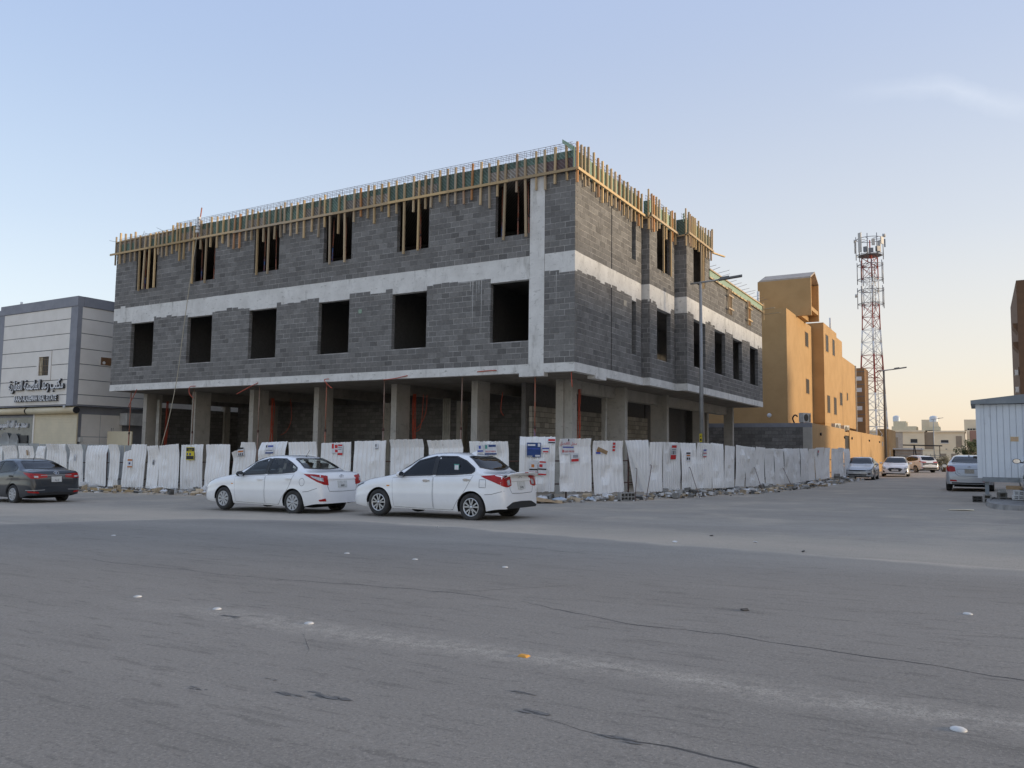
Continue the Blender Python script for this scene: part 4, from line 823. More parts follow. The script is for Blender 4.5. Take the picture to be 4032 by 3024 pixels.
def along(s):
    for t0, L, ax, ay, bx, by in seg:
        if s <= t0+L: f = (s-t0)/L; return Vector((ax+(bx-ax)*f, ay+(by-ay)*f, 0)), Vector(((by-ay)/L, -(bx-ax)/L, 0))
    return Vector((bx, by, 0)), Vector((1, 0, 0))
mb = MB(); rr = random.Random(5)
def chunk(mb, c, s, m, rr):                                 # irregular broken lump
    P = []
    for (i, j, k) in ((-1, -1, -1), (1, -1, -1), (1, 1, -1), (-1, 1, -1), (-1, -1, 1), (1, -1, 1), (1, 1, 1), (-1, 1, 1)):
        P.append(Vector((i*s[0]*rr.uniform(.5, 1), j*s[1]*rr.uniform(.5, 1), k*s[2]*rr.uniform(.5, 1))))
    a = rr.uniform(0, 6.28); R = Matrix.Rotation(a, 3, 'Z') @ Matrix.Rotation(rr.uniform(-.4, .4), 3, 'X')
    mb.hexa([Vector(c)+R @ p for p in P], m, rr.random())
for k in range(4600):
    s = rr.uniform(4, tot-.5); p, n = along(s); off = rr.gauss(.06, .32); off = max(-1.2, min(.85, off))
    p = p+n*off; sz = rr.choice([.02, .03, .04, .05, .07, .10])*rr.uniform(.6, 1.4); fl = rr.uniform(.35, 1)
    h = max(0, .14-.16*abs(off))*rr.random()*(1+.9*math.sin(s*1.3)*math.sin(s*.47))
    chunk(mb, (p.x, p.y, gz(p.x, p.y)+sz*fl*.6+h), (sz*rr.uniform(.8, 1.8), sz, sz*fl), rr.choices([0, 1, 2, 3], [.38, .27, .23, .12])[0], rr)
o = mb.build('rubble', [MT['rub1'], MT['rub2'], MT['rub3'], MT['rub4']]); o['kind'] = 'stuff'; o['label'] = 'broken stone and litter heaped along the foot of the fence'; o['category'] = 'rubble'
# sand drifted against the fence
mb = MB(); rows = [[], [], [], []]
for k in range(140):
    p, n = along(tot*k/139)
    for r, (off, h) in enumerate(((-1.0, .04), (-.15, .07), (.35, .035), (.95, .0))):
        q = p+n*(off+U(-.12, .12)); rows[r].append((q.x, q.y, gz(q.x, q.y)+h*U(.5, 1.2)+(.006 if r < 3 else -.02)))
mb.grid(rows[::-1]); o = mb.build('sand_drift', MT['sand']); o['kind'] = 'structure'
def litter_board(s, off, L, w, yaw, label, mat='wood', h=.02, tilt=0, name='plank', z=.05):
    p, n = along(s); p = p+n*off; mb = MB(); R = Matrix.Rotation(yaw, 3, 'Z') @ Matrix.Rotation(tilt, 3, 'Y'); mb.obox((0, 0, 0), (L, w, h), R)
    o = mb.build(name, MT[mat]); o.location = (p.x, p.y, gz(p.x, p.y)+z+h/2); tag(o, label, 'plank' if name == 'plank' else name.replace('_', ' '), 'litter along the fence'); return o
def sat(x, y):                                             # path position nearest to a ground point
    best = min(range(0, int(tot*10)), key=lambda k: (along(k/10)[0]-Vector((x, y, 0))).length); return best/10
s0 = sat(-9.5, -4)
litter_board(sat(-13.2, -4), .5, 1.7, .12, .05, 'long grey plank in the rubble below the yellow flyer sheet', tilt=.03)
litter_board(sat(-14.5, -4), .55, 1.1, .16, -.1, 'short pale plank in the rubble left of the white saloon cars', tilt=.04)
litter_board(sat(-11.8, -4), .7, 1.3, .14, .12, 'flat tan board in the rubble just left of the first white car', 'card', .03)
litter_board(sat(-8.0, -4), .5, 1.2, .10, .2, 'thin plank in the rubble behind the first white car')
litter_board(sat(-20, -4), .35, 3.5, .16, .02, 'long low board lying under the sheets beside the dark car', h=.1, z=.05)
litter_board(sat(3.4, 2.5), .35, 1.6, .12, 1.2, 'dark plank in the rubble under the side street fence', 'wood', .03)
litter_board(sat(4.95, 11), .45, 1.1, .3, 1.4, 'torn cardboard sheet crumpled under the side street fence', 'card', .05, .2, 'cardboard')
litter_board(sat(4.98, 15), .5, .9, .25, 1.2, 'flattened cardboard piece near the middle of the side street fence', 'card', .04, .15, 'cardboard')
# big crumpled brown cardboard at the corner
mb = MB(); rr = random.Random(3); rows = []
for k in range(9):
    f = k/8; rows.append([(-.5+2.0*f+(.0), -.25+.5*j/4+.25*f, .02+.19*math.sin(math.pi*min(1, f*1.05+.02))*(.45+.55*math.sin(math.pi*j/4))*rr.uniform(.75, 1.15)) for j in range(5)])
mb.grid(rows); o = mb.build('cardboard', MT['card']); o.location = (.25, -4.35, gz(0, -4)); o.rotation_euler = (0, 0, .42); tag(o, 'large crumpled brown cardboard sheet below the flyer covered corner sheet', 'cardboard', 'litter along the fence')
def hollow_block(x, y, z, yaw, label, L=.40, W=.2, H=.2, mat='rub1', nh=3, side=True):
    mb = MB(); wl_ = .028; hw = (L-wl_*(nh+1))/nh
    # walls of the block seen from the long face: holes run through the width
    mb.box(-L/2, -W/2, 0, L/2, W/2, wl_); mb.box(-L/2, -W/2, H-wl_, L/2, W/2, H); mb.box(-L/2, -W/2, H/2-wl_/2, L/2, W/2, H/2+wl_/2)
    for i in range(nh+1):
        x0 = -L/2+i*(hw+wl_)
        mb.box(x0, -W/2+.001, wl_, x0+wl_, W/2-.001, H/2-wl_/2); mb.box(x0, -W/2+.001, H/2+wl_/2, x0+wl_, W/2-.001, H-wl_)
    mb.box(-L/2+wl_, W/2-.03, wl_, L/2-wl_, W/2-.015, H-wl_)
    o = mb.build('hollow_block', MT[mat]); o.location = (x, y, z); o.rotation_euler = (0, 0, yaw); return tag(o, label, 'concrete block', 'loose concrete blocks')
hollow_block(2.62, -1.55, gz(2.6, -1)+.01, 1.0, 'dark hollow block lying in the rubble by the peeled fence sheet', .55, .22, .26, 'rub1', 4)
hollow_block(.05, -3.95, gz(0, -4)+.01, .3, 'pale hollow block under the corner sheet with flyers', .4, .2, .2, 'rub3')
hollow_block(5.0, 18.8, gz(5, 18)+.01, 1.5, 'pale block propping the side street fence near a cardboard piece', .45, .25, .3, 'rub3', 2)
hollow_block(5.45, 28.6, gz(5, 28)+.01, 1.4, 'white block at the far end of the side street fence', .5, .3, .32, 'rub3', 2)
for k in range(3): hollow_block(5.2+.02*k, 24.0-.1*k, gz(5, 24)+.01+k*.16, 1.5+.1*k, '%s grey block of three stacked by the far part of the side street fence' % ('bottom', 'middle', 'top')[k], .6, .3, .15, 'rub1', 3)
hollow_block(-19.6, -4.35, gz(-19, -4)+.01, .1, 'brown block standing in the rubble right of the dark car', .25, .2, .3, 'rub2', 2)
hollow_block(.55, -4.9, gz(1, -5)+.01, .2, 'red block behind the rear wheel of the second white car', .22, .12, .12, 'prop_rust', 2)
def bag(x, y, s, mat, label, seed):
    rr = random.Random(seed); mb = MB(); rows = []
    for k in range(6):
        f = k/5; r = math.sin(math.pi*min(.98, f*.82+.12)); rows.append([(s*1.5*r*math.cos(a)*rr.uniform(.6, 1.1), s*r*math.sin(a)*rr.uniform(.6, 1.1), s*.95*f*rr.uniform(.8, 1.2)) for a in [2*math.pi*j/9 for j in range(9)]])
    for r in rows: r.append(r[0])
    mb.grid(rows); o = mb.build('plastic_bag', MT[mat]); o.location = (x, y, gz(x, y)+.015); tag(o, label, 'plastic bag', 'plastic bags in the rubble')
bag(-14.0, -4.3, .16, 'rub3', 'white plastic bag in the rubble below the yellow flyer sheet', 1); bag(-11.4, -4.35, .2, 'rub3', 'white plastic heap in the rubble left of the first white car', 2); bag(1.2, -3.45, .17, 'bluebag', 'pale blue plastic bag by the corner of the fence', 3)
bag(1.75, -2.4, .14, 'bluebag', 'small blue plastic bag under the second flyer sheet', 4); bag(2.1, -1.65, .2, 'rub3', 'white plastic bag under the leaning fence sheet', 5); bag(3.55, 2.6, .15, 'rub3', 'white plastic bag under the side street fence near the red flyer', 6); bag(.6, -3.5, .2, 'rub3', 'white plastic sheet bunched below the corner fence sheet', 8); bag(-16.6, -4.25, .18, 'rub3', 'white plastic bundle in the rubble right of the brown block', 9)
for x, y, x2, y2, z2, lab in ((3.05, -1.9, 2.72, -.9, 1.0, 'thin steel rod leaning on the peeled fence sheet'), (3.2, -1.35, 2.95, -.2, 1.1, 'second thin steel rod leaning right of the peeled sheet'), (4.15, 1.2, 3.4, 2.55, 1.0, 'bent steel rod leaning on the sheet below the small flyers'), (5.1, 6.2, 4.5, 7.5, .95, 'steel rod leaning on the middle of the side street fence'), (5.4, 10.4, 4.9, 11.0, .9, 'steel rod leaning on the side street fence beyond the middle')):
    loose_tube([(x, y, gz(x, y)+.02), ((x+x2)/2, (y+y2)/2, (gz(x, y)+z2)/2), (x2, y2, z2), (x2-.05, y2, z2+.06)], .011, 'steel_rod', lab, 'rust', 'rod', 'steel rods leaning on the fence')
# palm-frond scraps under the side fence
mb = MB(); rr = random.Random(9)
for k in range(160):
    x, y = 3.75+rr.uniform(-.15, .2), 2.6+rr.uniform(0, 2.0); a = rr.uniform(-.6, .6); L = rr.uniform(.15, .4); z = gz(x, y)+rr.uniform(.03, .2); mb.bar((x, y, z), (x+L*.6, y+a*L, z-rr.uniform(0, .12)+.02), .012, .004, 0, rr.random())
o = mb.build('dry_fronds', MT['rub4']); o['kind'] = 'stuff'; o['label'] = 'dry palm frond scraps under the side street fence'; o['category'] = 'fronds'
# ------------------------------------------------------------------ cars
def paint(name, c, metal=0.0, rough=0.25):
    return pm(name, c, tuple(v*.93 for v in c), 1.5, rough, metal=metal, obj=True, coat=.8, spec=.4)
MT['paint_white'] = paint('car_paint_white', (0.90, 0.90, 0.89)); MT['paint_white2'] = paint('car_paint_warm_white', (0.82, 0.815, 0.80))
MT['paint_charcoal'] = paint('car_paint_charcoal', (0.030, 0.036, 0.045), .25, .3)
MT['paint_silver'] = paint('car_paint_silver', (0.42, 0.44, 0.47), .45, .34); MT['paint_silver2'] = paint('car_paint_pale_silver', (0.5, 0.5, 0.5), .35, .34)
MT['glass_dark'] = mat_glass('car_glass_dark', (0.05, 0.055, 0.065)); MT['glass_clear'] = mat_glass('car_glass_clear', (0.80, 0.84, 0.83))
MT['trim'] = pm('black_trim', (0.016, 0.016, 0.017), rough=.4); MT['rubber'] = pm('tyre_rubber', (0.028, 0.028, 0.028), (0.05, 0.048, 0.045), 6, .85, obj=True)
MT['alloy'] = pm('wheel_alloy', (0.55, 0.56, 0.57), rough=.32, metal=.75); MT['wheel_well'] = pm('wheel_well', (0.012, 0.012, 0.012), rough=.95)
MT['cover'] = pm('wheel_cover_silver', (0.46, 0.47, 0.48), rough=.42, metal=.35)
MT['chrome'] = pm('chrome', (0.75, 0.75, 0.76), rough=.12, metal=1.0); MT['lamp_red'] = pm('lamp_red', (0.44, 0.012, 0.012), (0.30, .008, .008), 14, .3, obj=True, coat=.25, spec=.3)
MT['lamp_clear'] = pm('lamp_clear', (0.55, 0.57, 0.58), (0.32, 0.34, 0.36), 16, .1, obj=True, coat=1); MT['plate'] = pm('plate_white', (0.68, 0.68, 0.65), (0.55, .55, .52), 20, .45, obj=True)
MT['seat'] = pm('seat_cloth_beige', (0.36, 0.33, 0.28), (0.28, .26, .22), 12, .95, obj=True); MT['seat_dark'] = pm('seat_cloth_dark', (0.06, 0.06, 0.062), rough=.95); MT['cabin'] = pm('cabin_plastic', (0.10, 0.10, 0.10), rough=.8)
MT['seam'] = pm('panel_gap', (0.05, 0.05, 0.052), rough=.8); MT['seam_w'] = pm('panel_gap_pale', (0.20, 0.20, 0.205), rough=.8); MT['amber'] = pm('amber_lens', (0.7, .28, .03), rough=.2)
MT['dusty_plate'] = pm('dusty_plate', (0.38, 0.34, 0.28), (0.3, .27, .22), 20, .7, obj=True)

def pchip(pts):
    xs = [p[0] for p in pts]; ys = [p[1] for p in pts]; n = len(xs)
    h = [xs[i+1]-xs[i] for i in range(n-1)]; dl = [(ys[i+1]-ys[i])/h[i] for i in range(n-1)]; m = [0]*n
    for i in range(1, n-1):
        if dl[i-1]*dl[i] > 0: w1 = 2*h[i]+h[i-1]; w2 = h[i]+2*h[i-1]; m[i] = (w1+w2)/(w1/dl[i-1]+w2/dl[i])
    m[0] = dl[0]; m[-1] = dl[-1]
    def f(x):
        if x <= xs[0]: return ys[0]
        if x >= xs[-1]: return ys[-1]
        i = max(k for k in range(n-1) if xs[k] <= x); t = (x-xs[i])/h[i]
        return ys[i]*(2*t**3-3*t**2+1)+h[i]*m[i]*(t**3-2*t**2+t)+ys[i+1]*(-2*t**3+3*t**2)+h[i]*m[i+1]*(t**3-t**2)
    return f
def sstep(a, b, x): t = min(1, max(0, (x-a)/(b-a))); return t*t*(3-2*t)
def inside(poly, x, y):
    c = False; n = len(poly)
    for i in range(n):
        (x0, y0), (x1, y1) = poly[i], poly[(i+1) % n]
        if (y0 > y) != (y1 > y) and x < (x1-x0)*(y-y0)/(y1-y0)+x0: c = not c
    return c

class Car:
    """saloon or SUV body: s runs from the front bumper backwards, local x = front - s, y = left, z = up; origin under the middle of the wheelbase"""
    def __init__(k, name, label, loc, yaw, L, W, H, wb, fo, top, belt, R=.305, paintm='paint_white', glass='glass_dark', seat='seat_dark', group=None, rocker=.2, wr=.70, suv=False, cab=(None, None), seam='seam'):
        k.t = thing(name, label, 'car', loc, yaw, group); k.L, k.W, k.H, k.R = L, W, H, R; k.xf = fo+wb/2; k.sw = (fo, fo+wb); k.paint = MT[paintm]; k.glass = MT[glass]; k.seam = MT[seam]
        k.top = pchip(top); k.belt = pchip(belt); k.w = W/2; k.rock = rocker; k.wr = wr; k.suv = suv; k.seatm = MT[seat]
        a = .62 if not suv else .70
        k.plan = pchip([(0, a), (.02, a+.08), (.07, .85), (.17, .925), (.35, .968), (.7, .992), (1.2, 1.0), (L-1.1, 1.0), (L-.55, .985), (L-.28, .965), (L-.12, .93), (L-.04, .87), (L-.008, .80), (L, .74)])
        k.low = pchip([(0, .925), (.1, .965), (.3, .995), (.5, 1.0), (.66, .985), (.8, .982), (.9, .965), (1.0, .925)])
        k.Ra = R+.055
        k.build_body()
    def z0(k, s):
        z = k.rock+.05*sstep(.5, .0, s)+.10*sstep(k.L-.75, k.L-.05, s)
        for c in k.sw:
            d = abs(s-c)
            if d < k.Ra: z = max(z, k.R+math.sqrt(max(0, k.Ra**2-d*d))-.01)
        return z
    def sec(k, s, q):                                       # q in 0..2: 0..1 lower side, 1..2 upper; half section (y, z)
        zt = k.top(s); zb = min(k.belt(s), zt-.045); z0 = min(k.z0(s), zb-.02); P = k.plan(s)
        if q <= 1:
            z = z0+(zb-z0)*q; zr = max(0, (z-k.rock)/(zb-k.rock)); return k.w*P*k.low(zr), z
        v = q-1; cabn = sstep(.10, .36, zt-k.belt(s)); wb = k.w*P*k.low(1.0); wr = wb*(1-cabn)+k.w*k.wr*cabn*(.97+.03*P)
        p = 2.6+3.2*cabn; return (wb*(1-v)+wr*v)*(1-v**p)**(1/p), zb+(zt-zb)*v
    def build_body(k):
        L = k.L; ss = set([0, .004, .012, .025, .045, .07, .1, .14, L, L-.003, L-.01, L-.022, L-.04, L-.065, L-.095, L-.13])
        n = int(L/.05); [ss.add(i*L/n) for i in range(4, n-3)]
        for c in k.sw:
            for i in range(21): ss.add(c+k.Ra*math.cos(math.pi*i/20)); 
            ss.add(c+k.Ra+.004); ss.add(c-k.Ra-.004)
        ss = sorted(ss); st = [ss[0]]
        for s in ss[1:]:
            if s-st[-1] > .0025: st.append(s)
        k.st = st; qs = [i/14 for i in range(15)]+[1+(i+1)/26 for i in range(22)]+[1.885, 1.92, 1.95, 1.975, 1.99, 2.0]
        rows = []
        for s in st:
            h = [k.sec(s, q) for q in qs]; x = k.xf-s
            rows.append([(x, y, z) for y, z in h]+[(x, -y, z) for y, z in h[-2::-1]])
        k.rows = rows; n = len(rows[0]); V = [p for r in rows for p in r]; F = []
        for a in range(len(rows)-1):
            for i in range(n-1): F.append((a*n+i, a*n+i+1, (a+1)*n+i+1, (a+1)*n+i))
        for a, fl in ((0, 0), (len(rows)-1, 1)):
            for i in range((n-1)//2-1 if n % 2 else n//2-1):
                f = (a*n+i, a*n+n-1-i, a*n+n-2-i, a*n+i+1); F.append(f if not fl else f[::-1])
        k.V, k.F = V, F; k.bvh = BVHTree.FromPolygons([Vector(v) for v in V], F); k.holes = []
    def ray(k, view, u, v, side=1):
        u = u*(.56 if u < 0 else .75) if view in ('rc', 'fc') else u
        if view == 'side': o, d = Vector((u, 3*side, v)), Vector((0, -side, 0))
        elif view == 'rear': o, d = Vector((-6, u, v)), Vector((1, 0, 0))
        elif view == 'front': o, d = Vector((6, u, v)), Vector((-1, 0, 0))
        elif view == 'top': o, d = Vector((u, v, 4)), Vector((0, 0, -1))
        elif view == 'rc':                                  # rear corner at 45 degrees; u from the car's end towards the side
            b = Vector((k.xf-k.L, side*k.w, v)); e = Vector((1, side, 0)).normalized(); d = Vector((1, -side, 0)).normalized(); o = b+e*u-d*3
        elif view == 'fc':
            b = Vector((k.xf, side*k.w, v)); e = Vector((-1, side, 0)).normalized(); d = Vector((-1, -side, 0)).normalized(); o = b+e*u-d*3
        h = k.bvh.ray_cast(o, d)
        if h[0] is None:
            h = k.bvh.find_nearest(o+d*3)
        nn = h[1] if h[1].dot(d) < 0 else -h[1]
        return h[0], nn
    def patch(k, name, mat, view, lo, hi, off=.004, back=.02, nu=None, nv=4, side=1, parent=None, label=None):
        """raised panel following the body between the curves lo and hi (lists of (u, v))"""
        def res(c, n):
            d = [0]
            for a, b in zip(c[:-1], c[1:]): d.append(d[-1]+math.hypot(b[0]-a[0], b[1]-a[1])+1e-9)
            out = []
            for i in range(n+1):
                t = d[-1]*i/n; j = max(x for x in range(len(d)-1) if d[x] <= t+1e-12); f = (t-d[j])/(d[j+1]-d[j]); out.append((c[j][0]+(c[j+1][0]-c[j][0])*f, c[j][1]+(c[j+1][1]-c[j][1])*f))
            return out
        nu = nu or 10; A = res(lo, nu); B = res(hi, nu); front = []; rear = []
        for j in range(nv+1):
            f = j/nv; r = []; q = []
            for a, b in zip(A, B):
                h, nn = k.ray(view, a[0]*(1-f)+b[0]*f, a[1]*(1-f)+b[1]*f, side); r.append(h+nn*off); q.append(h-nn*back)
            front.append(r); rear.append(q)
        mb = MB(); mb.grid(front); per = lambda g: g[0]+[r[-1] for r in g[1:]]+g[-1][-2::-1]+[r[0] for r in g[-2:0:-1]]
        a, b = per(front), per(rear); m = len(a)
        for i in range(m): mb.poly([a[i], a[(i+1) % m], b[(i+1) % m], b[i]])
        o = mb.build(name, mat, parent or k.t, False)
        if label: o['label'] = label
        return o
    def strip(k, name, mat, view, pts, w, off=.003, side=1, parent=None, closed=False):
        """thin line on the body along a polyline"""
        P = [Vector(p) for p in pts]; Q = []
        if closed: P.append(P[0])
        for a, b in zip(P[:-1], P[1:]):
            n = max(1, int((b-a).length/.05)); Q += [a+(b-a)*(i/n) for i in range(n)]
        Q.append(P[-1]); A = []; B = []
        for i, p in enumerate(Q):
            d = (Q[min(i+1, len(Q)-1)]-Q[max(i-1, 0)]); d.normalize(); nn = Vector((-d.y, d.x))*w/2
            for l, s in ((A, 1), (B, -1)): h, m = k.ray(view, p.x+nn.x*s, p.y+nn.y*s, side); l.append(h+m*off)
        mb = MB(); mb.grid([A, B]); return mb.build(name, mat, parent or k.t, False)
    def finish_body(k, side_polys, top_polys):
        """cut the window openings out of the shell and build it"""
        rm = set()
        for i, f in enumerate(k.F):
            c = [k.V[j] for j in f]; cz = sum(p[2] for p in c)/4
            if cz < k.belt(1.5)-.12: continue
            if any(all(inside(P, p[0], p[2]) for p in c) for P in side_polys) and min(abs(p[1]) for p in c) > k.w*.45: rm.add(i)
            elif any(all(inside(P, p[0], p[1]) for p in c) for P in top_polys): rm.add(i)
        mb = MB(); mb.V = list(k.V)
        for i, f in enumerate(k.F):
            if i not in rm: mb.face(f, 0, .5, True)
        k.body = mb.build('body', k.paint, k.t, False)
        # dark floor, wheel wells, bulkheads
        mb = MB(); x1 = k.xf-.35; x0 = k.xf-k.L+.35; zz = k.rock
        mb.box(x0+.1, -k.w+.30, zz-.02, x1-.1, k.w-.30, zz+.16); xa, xb = k.xf-k.sw[1]+k.Ra+.03, k.xf-k.sw[0]-k.Ra-.03; mb.box(xa, -k.w+.08, zz+.005, xb, k.w-.08, zz+.14)
        for c in k.sw:
            for sd in (1, -1):
                X = k.xf-c; A = []; B = []
                for i in range(15):
                    a = math.pi*i/14-0; A.append((X+(k.Ra-.004)*math.cos(a), sd*(k.w-.03), k.R-.01+(k.Ra-.004)*math.sin(a))); B.append((X+(k.Ra-.004)*math.cos(a), sd*(k.w-.34), k.R-.01+(k.Ra-.004)*math.sin(a)))
                mb.grid([A, B]); mb.poly([(p[0], p[1], p[2]) for p in B])
        mb.build('underbody', MT['wheel_well'], k.t, False)
        # cabin: floor tub, dashboard, seats
        mb = MB(); s0, s1 = k.cabin; X = lambda s: k.xf-s
        mb.box(X(s1), -k.w+.12, .34, X(s0), k.w-.12, .40); zb = k.belt(2)-.06
        mb.box(X(s0+.05), -k.w+.16, .4, X(s0-.35), k.w-.16, zb); mb.box(X(s1+.42), -k.w+.2, .4, X(s1), k.w-.2, zb-.02); mb.build('cabin_tub', MT['cabin'], k.t, False)
        for sx, ys in ((s0+.95, (.36, -.36)), (s1-.64, (.38, -.38))):
            for yy in ys:
                mb = MB(); mb.obox((X(sx), yy, .52), (.50, .48, .2)); R = Matrix.Rotation(-.30, 3, 'Y'); mb.obox((X(sx+.30), yy, .86), (.13, .46, .56), R)
                mb.obox((X(sx+.40), yy, 1.19 if not k.suv else 1.26), (.09, .24, .17), R); mb.build('seat', k.seatm, k.t, False)
    def wheel(k, style, nspoke=5):
        for c in k.sw:
            for sd in (1, -1):
                X = k.xf-c; Y = sd*(k.w-.105); R = k.R; mb = MB(); hw = .098; rim = R*.66
                mb.lathe([(rim, -hw+.01), (R*.80, -hw), (R*.93, -hw+.008), (R*.985, -hw+.03), (R, -hw+.055), (R, hw-.055), (R*.985, hw-.03), (R*.93, hw-.008), (R*.80, hw), (rim, hw-.01), (rim-.004, hw-.03), (rim-.01, -hw+.02)], 32, (X, Y, R), (0, sd, 0))
                ty = mb.build('wheel', MT['rubber'], k.t, False)
                mb = MB(); mb.lathe([(rim-.002, hw-.02), (rim-.012, hw-.008), (rim-.028, hw-.02), (rim-.035, hw-.06), (.02, hw-.075)], 32, (X, Y, R), (0, sd, 0), m=1)
                ax = Vector((0, sd, 0)); e1 = Vector((1, 0, 0)); e2 = Vector((0, 0, 1))
                mb.lathe([(rim-.001, hw-.022), (rim-.006, hw-.002), (rim-.024, hw-.006), (rim-.03, hw-.03)], 32, (X, Y, R), (0, sd, 0), m=0)
                mb.lathe([(.0, hw-.004), (.03, hw-.006), (.042, hw-.02), (.05, hw-.05)], 16, (X, Y, R), (0, sd, 0), m=0)
                def spoke(a0, r0, w0, a1, r1, w1, d0, d1):
                    P = []
                    for dd in (-.03, 0):
                        for a, r, w, d in ((a0, r0, w0, d0), (a1, r1, w1, d1)):
                            rad = e1*math.cos(a)+e2*math.sin(a); tan = -e1*math.sin(a)+e2*math.cos(a)
                            for s_ in (-1, 1): P.append(Vector((X, Y, R))+rad*r+tan*(w/2*s_)+ax*(hw-d+dd))
                    p = P; mb.hexa([p[0], p[1], p[3], p[2], p[4], p[5], p[7], p[6]] if sd < 0 else [p[1], p[0], p[2], p[3], p[5], p[4], p[6], p[7]], 0)
                for i in range(nspoke):
                    a = 2*math.pi*i/nspoke+.3
                    if style == 'twin':
                        for s_ in (-1, 1): spoke(a+s_*.10, .035, .026, a+s_*.27, rim-.012, .034, .012, .012)
                    else: spoke(a, .03, .022, a+.04, rim-.014, rim*1.18*math.pi/nspoke, .010, .008)
                mb.build('rim', [MT['alloy' if style == 'twin' else 'cover'], MT['trim']], ty, False)
    def windows(k, wins, ws, rw):
        """wins: list of (lo, hi) side curves in (x, z); ws / rw: windscreen and rear window as (lo, hi) curves over y given as s-values"""
        sp = []; tp = []
        for lo, hi in wins: sp.append(lo+hi[::-1])
        def topcurve(s_mid, s_edge, hw): return [(k.xf-(s_mid+(s_edge-s_mid)*(i/5-1)**2), hw*(i/5-1)) for i in range(11)]
        W1 = topcurve(*ws[0]), topcurve(*ws[1]); W2 = topcurve(*rw[0]), topcurve(*rw[1])
        for a, b in (W1, W2): tp.append(a+b[::-1])
        s0 = ws[0][0]; s1 = rw[1][0]; k.cabin = (s0+.15, s1-.2)
        k.finish_body(sp, tp)
        for lo, hi in wins:
            for sd in (1, -1):
                g = k.patch('window', k.glass, 'side', lo, hi, .003, .004, 12, 5, sd)
                k.strip('window_seal', MT['trim'], 'side', lo+hi[::-1], .03, .0085, sd, g, True)
        for (lo, hi), (lo2, hi2) in zip(wins[:-1], wins[1:]):
            for sd in (1, -1): k.patch('door_pillar', MT['trim'], 'side', [lo[-1], lo2[0]], [hi[-1], hi2[0]], .0065, .01, 3, 8, sd)
        for nm, (a, b), vw in (('windscreen', W1, 'top'), ('rear_window', W2, 'top')):
            g = k.patch(nm, k.glass, 'top', a, b, .003, .004, 14, 8); k.strip('window_seal', MT['trim'], 'top', a+b[::-1], .04, .009, 1, g, True)
    def door(k, pts_lo, pts_hi, handle, hm=None, sides=(1, -1)):
        for sd in sides:
            k.strip('door_gap', k.seam, 'side', pts_lo+pts_hi[::-1], .016, .0022, sd, None, True)
            d = k.patch('door', k.paint, 'side', pts_lo, pts_hi, .0042, .01, 14, 12, sd)
            if handle:
                x, z = handle; h, n = k.ray('side', x, z, sd); mb = MB(); mb.obox(h+n*.018, (.19, .026, .028), None); mb.obox(h+n*.006+Vector((.03, 0, -.002)), (.10, .018, .06)); mb.build('handle', hm or k.paint, d, False)
    def mirror(k, s, z, mat=None, size=(.12, .20, .135)):
        for sd in (1, -1):
            h, n = k.ray('side', k.xf-s, z-.03, sd); mb = MB(); c = Vector((k.xf-s-.01, sd*(k.w+.075), z)); mb.lathe([(.001, -.06), (.06, -.055), (.082, -.02), (.085, .03), (.08, .045)], 12, c, (-1, 0, 0))
            for i, v in enumerate(mb.V): p = Vector(v)-c; mb.V[i] = tuple(c+Vector((p.x, p.y*1.25, p.z*.85)))
            m = mb.build('mirror', mat or k.paint, k.t, False); mb = MB(); mb.bar(h-n*.02, c+Vector((0, -sd*.04, -.03)), .05, .035); mb.build('mirror_arm', MT['trim'], m, False)
            mb = MB(); mb.lathe([(.0, .046), (.07, .046)], 12, c, (-1, 0, 0))
            for i, v in enumerate(mb.V): p = Vector(v)-c; mb.V[i] = tuple(c+Vector((p.x, p.y*1.25, p.z*.85)))
            mb.build('mirror_glass', MT['chrome'], m, False)
    def plate(k, view, y, z, w, h, text=None, mat='plate'):
        hh, n = k.ray(view, y, z); o = k.patch('number_plate', MT[mat], view, [(y-w/2, z-h/2), (y+w/2, z-h/2)], [(y-w/2, z+h/2), (y+w/2, z+h/2)], .012, .0, 4, 2)
        if text:
            sx = -1 if view == 'rear' else 1; e1 = Vector((0, sx, 0)); e1 = Vector((0, -1, 0)) if view == 'rear' else Vector((0, 1, 0)); nn = n; e2 = nn.cross(e1).normalized()
            me = text_mesh(text, h*.42, .0006, 'plate_number', 'ink_black'); x = bpy.data.objects.new('plate_number', me); COL.objects.link(x); x.parent = o
            R = Matrix((e1, e2, nn)).transposed().to_4x4(); R.translation = hh+nn*.0145+e2*(-h*.36); x.matrix_local = R
        return o
    def emblem(k, view, y, z, r, kind='ring'):
        hh, n = k.ray(view, y, z); mb = MB(); e1 = Vector((0, 1, 0)); e2 = n.cross(e1).normalized()
        ring = [hh+n*.012+e1*(r*1.35*math.cos(2*math.pi*i/20))+e2*(r*.9*math.sin(2*math.pi*i/20)) for i in range(21)]; mb.tube(ring, r*.13, 5)
        if kind == 'H':
            for s_ in (-.5, .5): mb.bar(hh+n*.012+e1*(r*.55*s_-r*.25)+e2*(-r*.6), hh+n*.012+e1*(r*.55*s_+r*.25)+e2*(r*.6), r*.2, .006)
            mb.bar(hh+n*.012-e1*r*.3, hh+n*.012+e1*r*.3, r*.2, .006)
        elif kind == 'bar': mb.bar(hh+n*.012-e1*r*1.3, hh+n*.012+e1*r*1.3, r*.4, .006)
        elif kind == 'T':
            for a, b in ((.6, .35), (.3, .85)): mb.tube([hh+n*.012+e1*(r*a*math.cos(2*math.pi*i/16))+e2*(r*b*math.sin(2*math.pi*i/16)) for i in range(17)], r*.1, 5)
        mb.build('emblem', MT['chrome'], k.t, False)
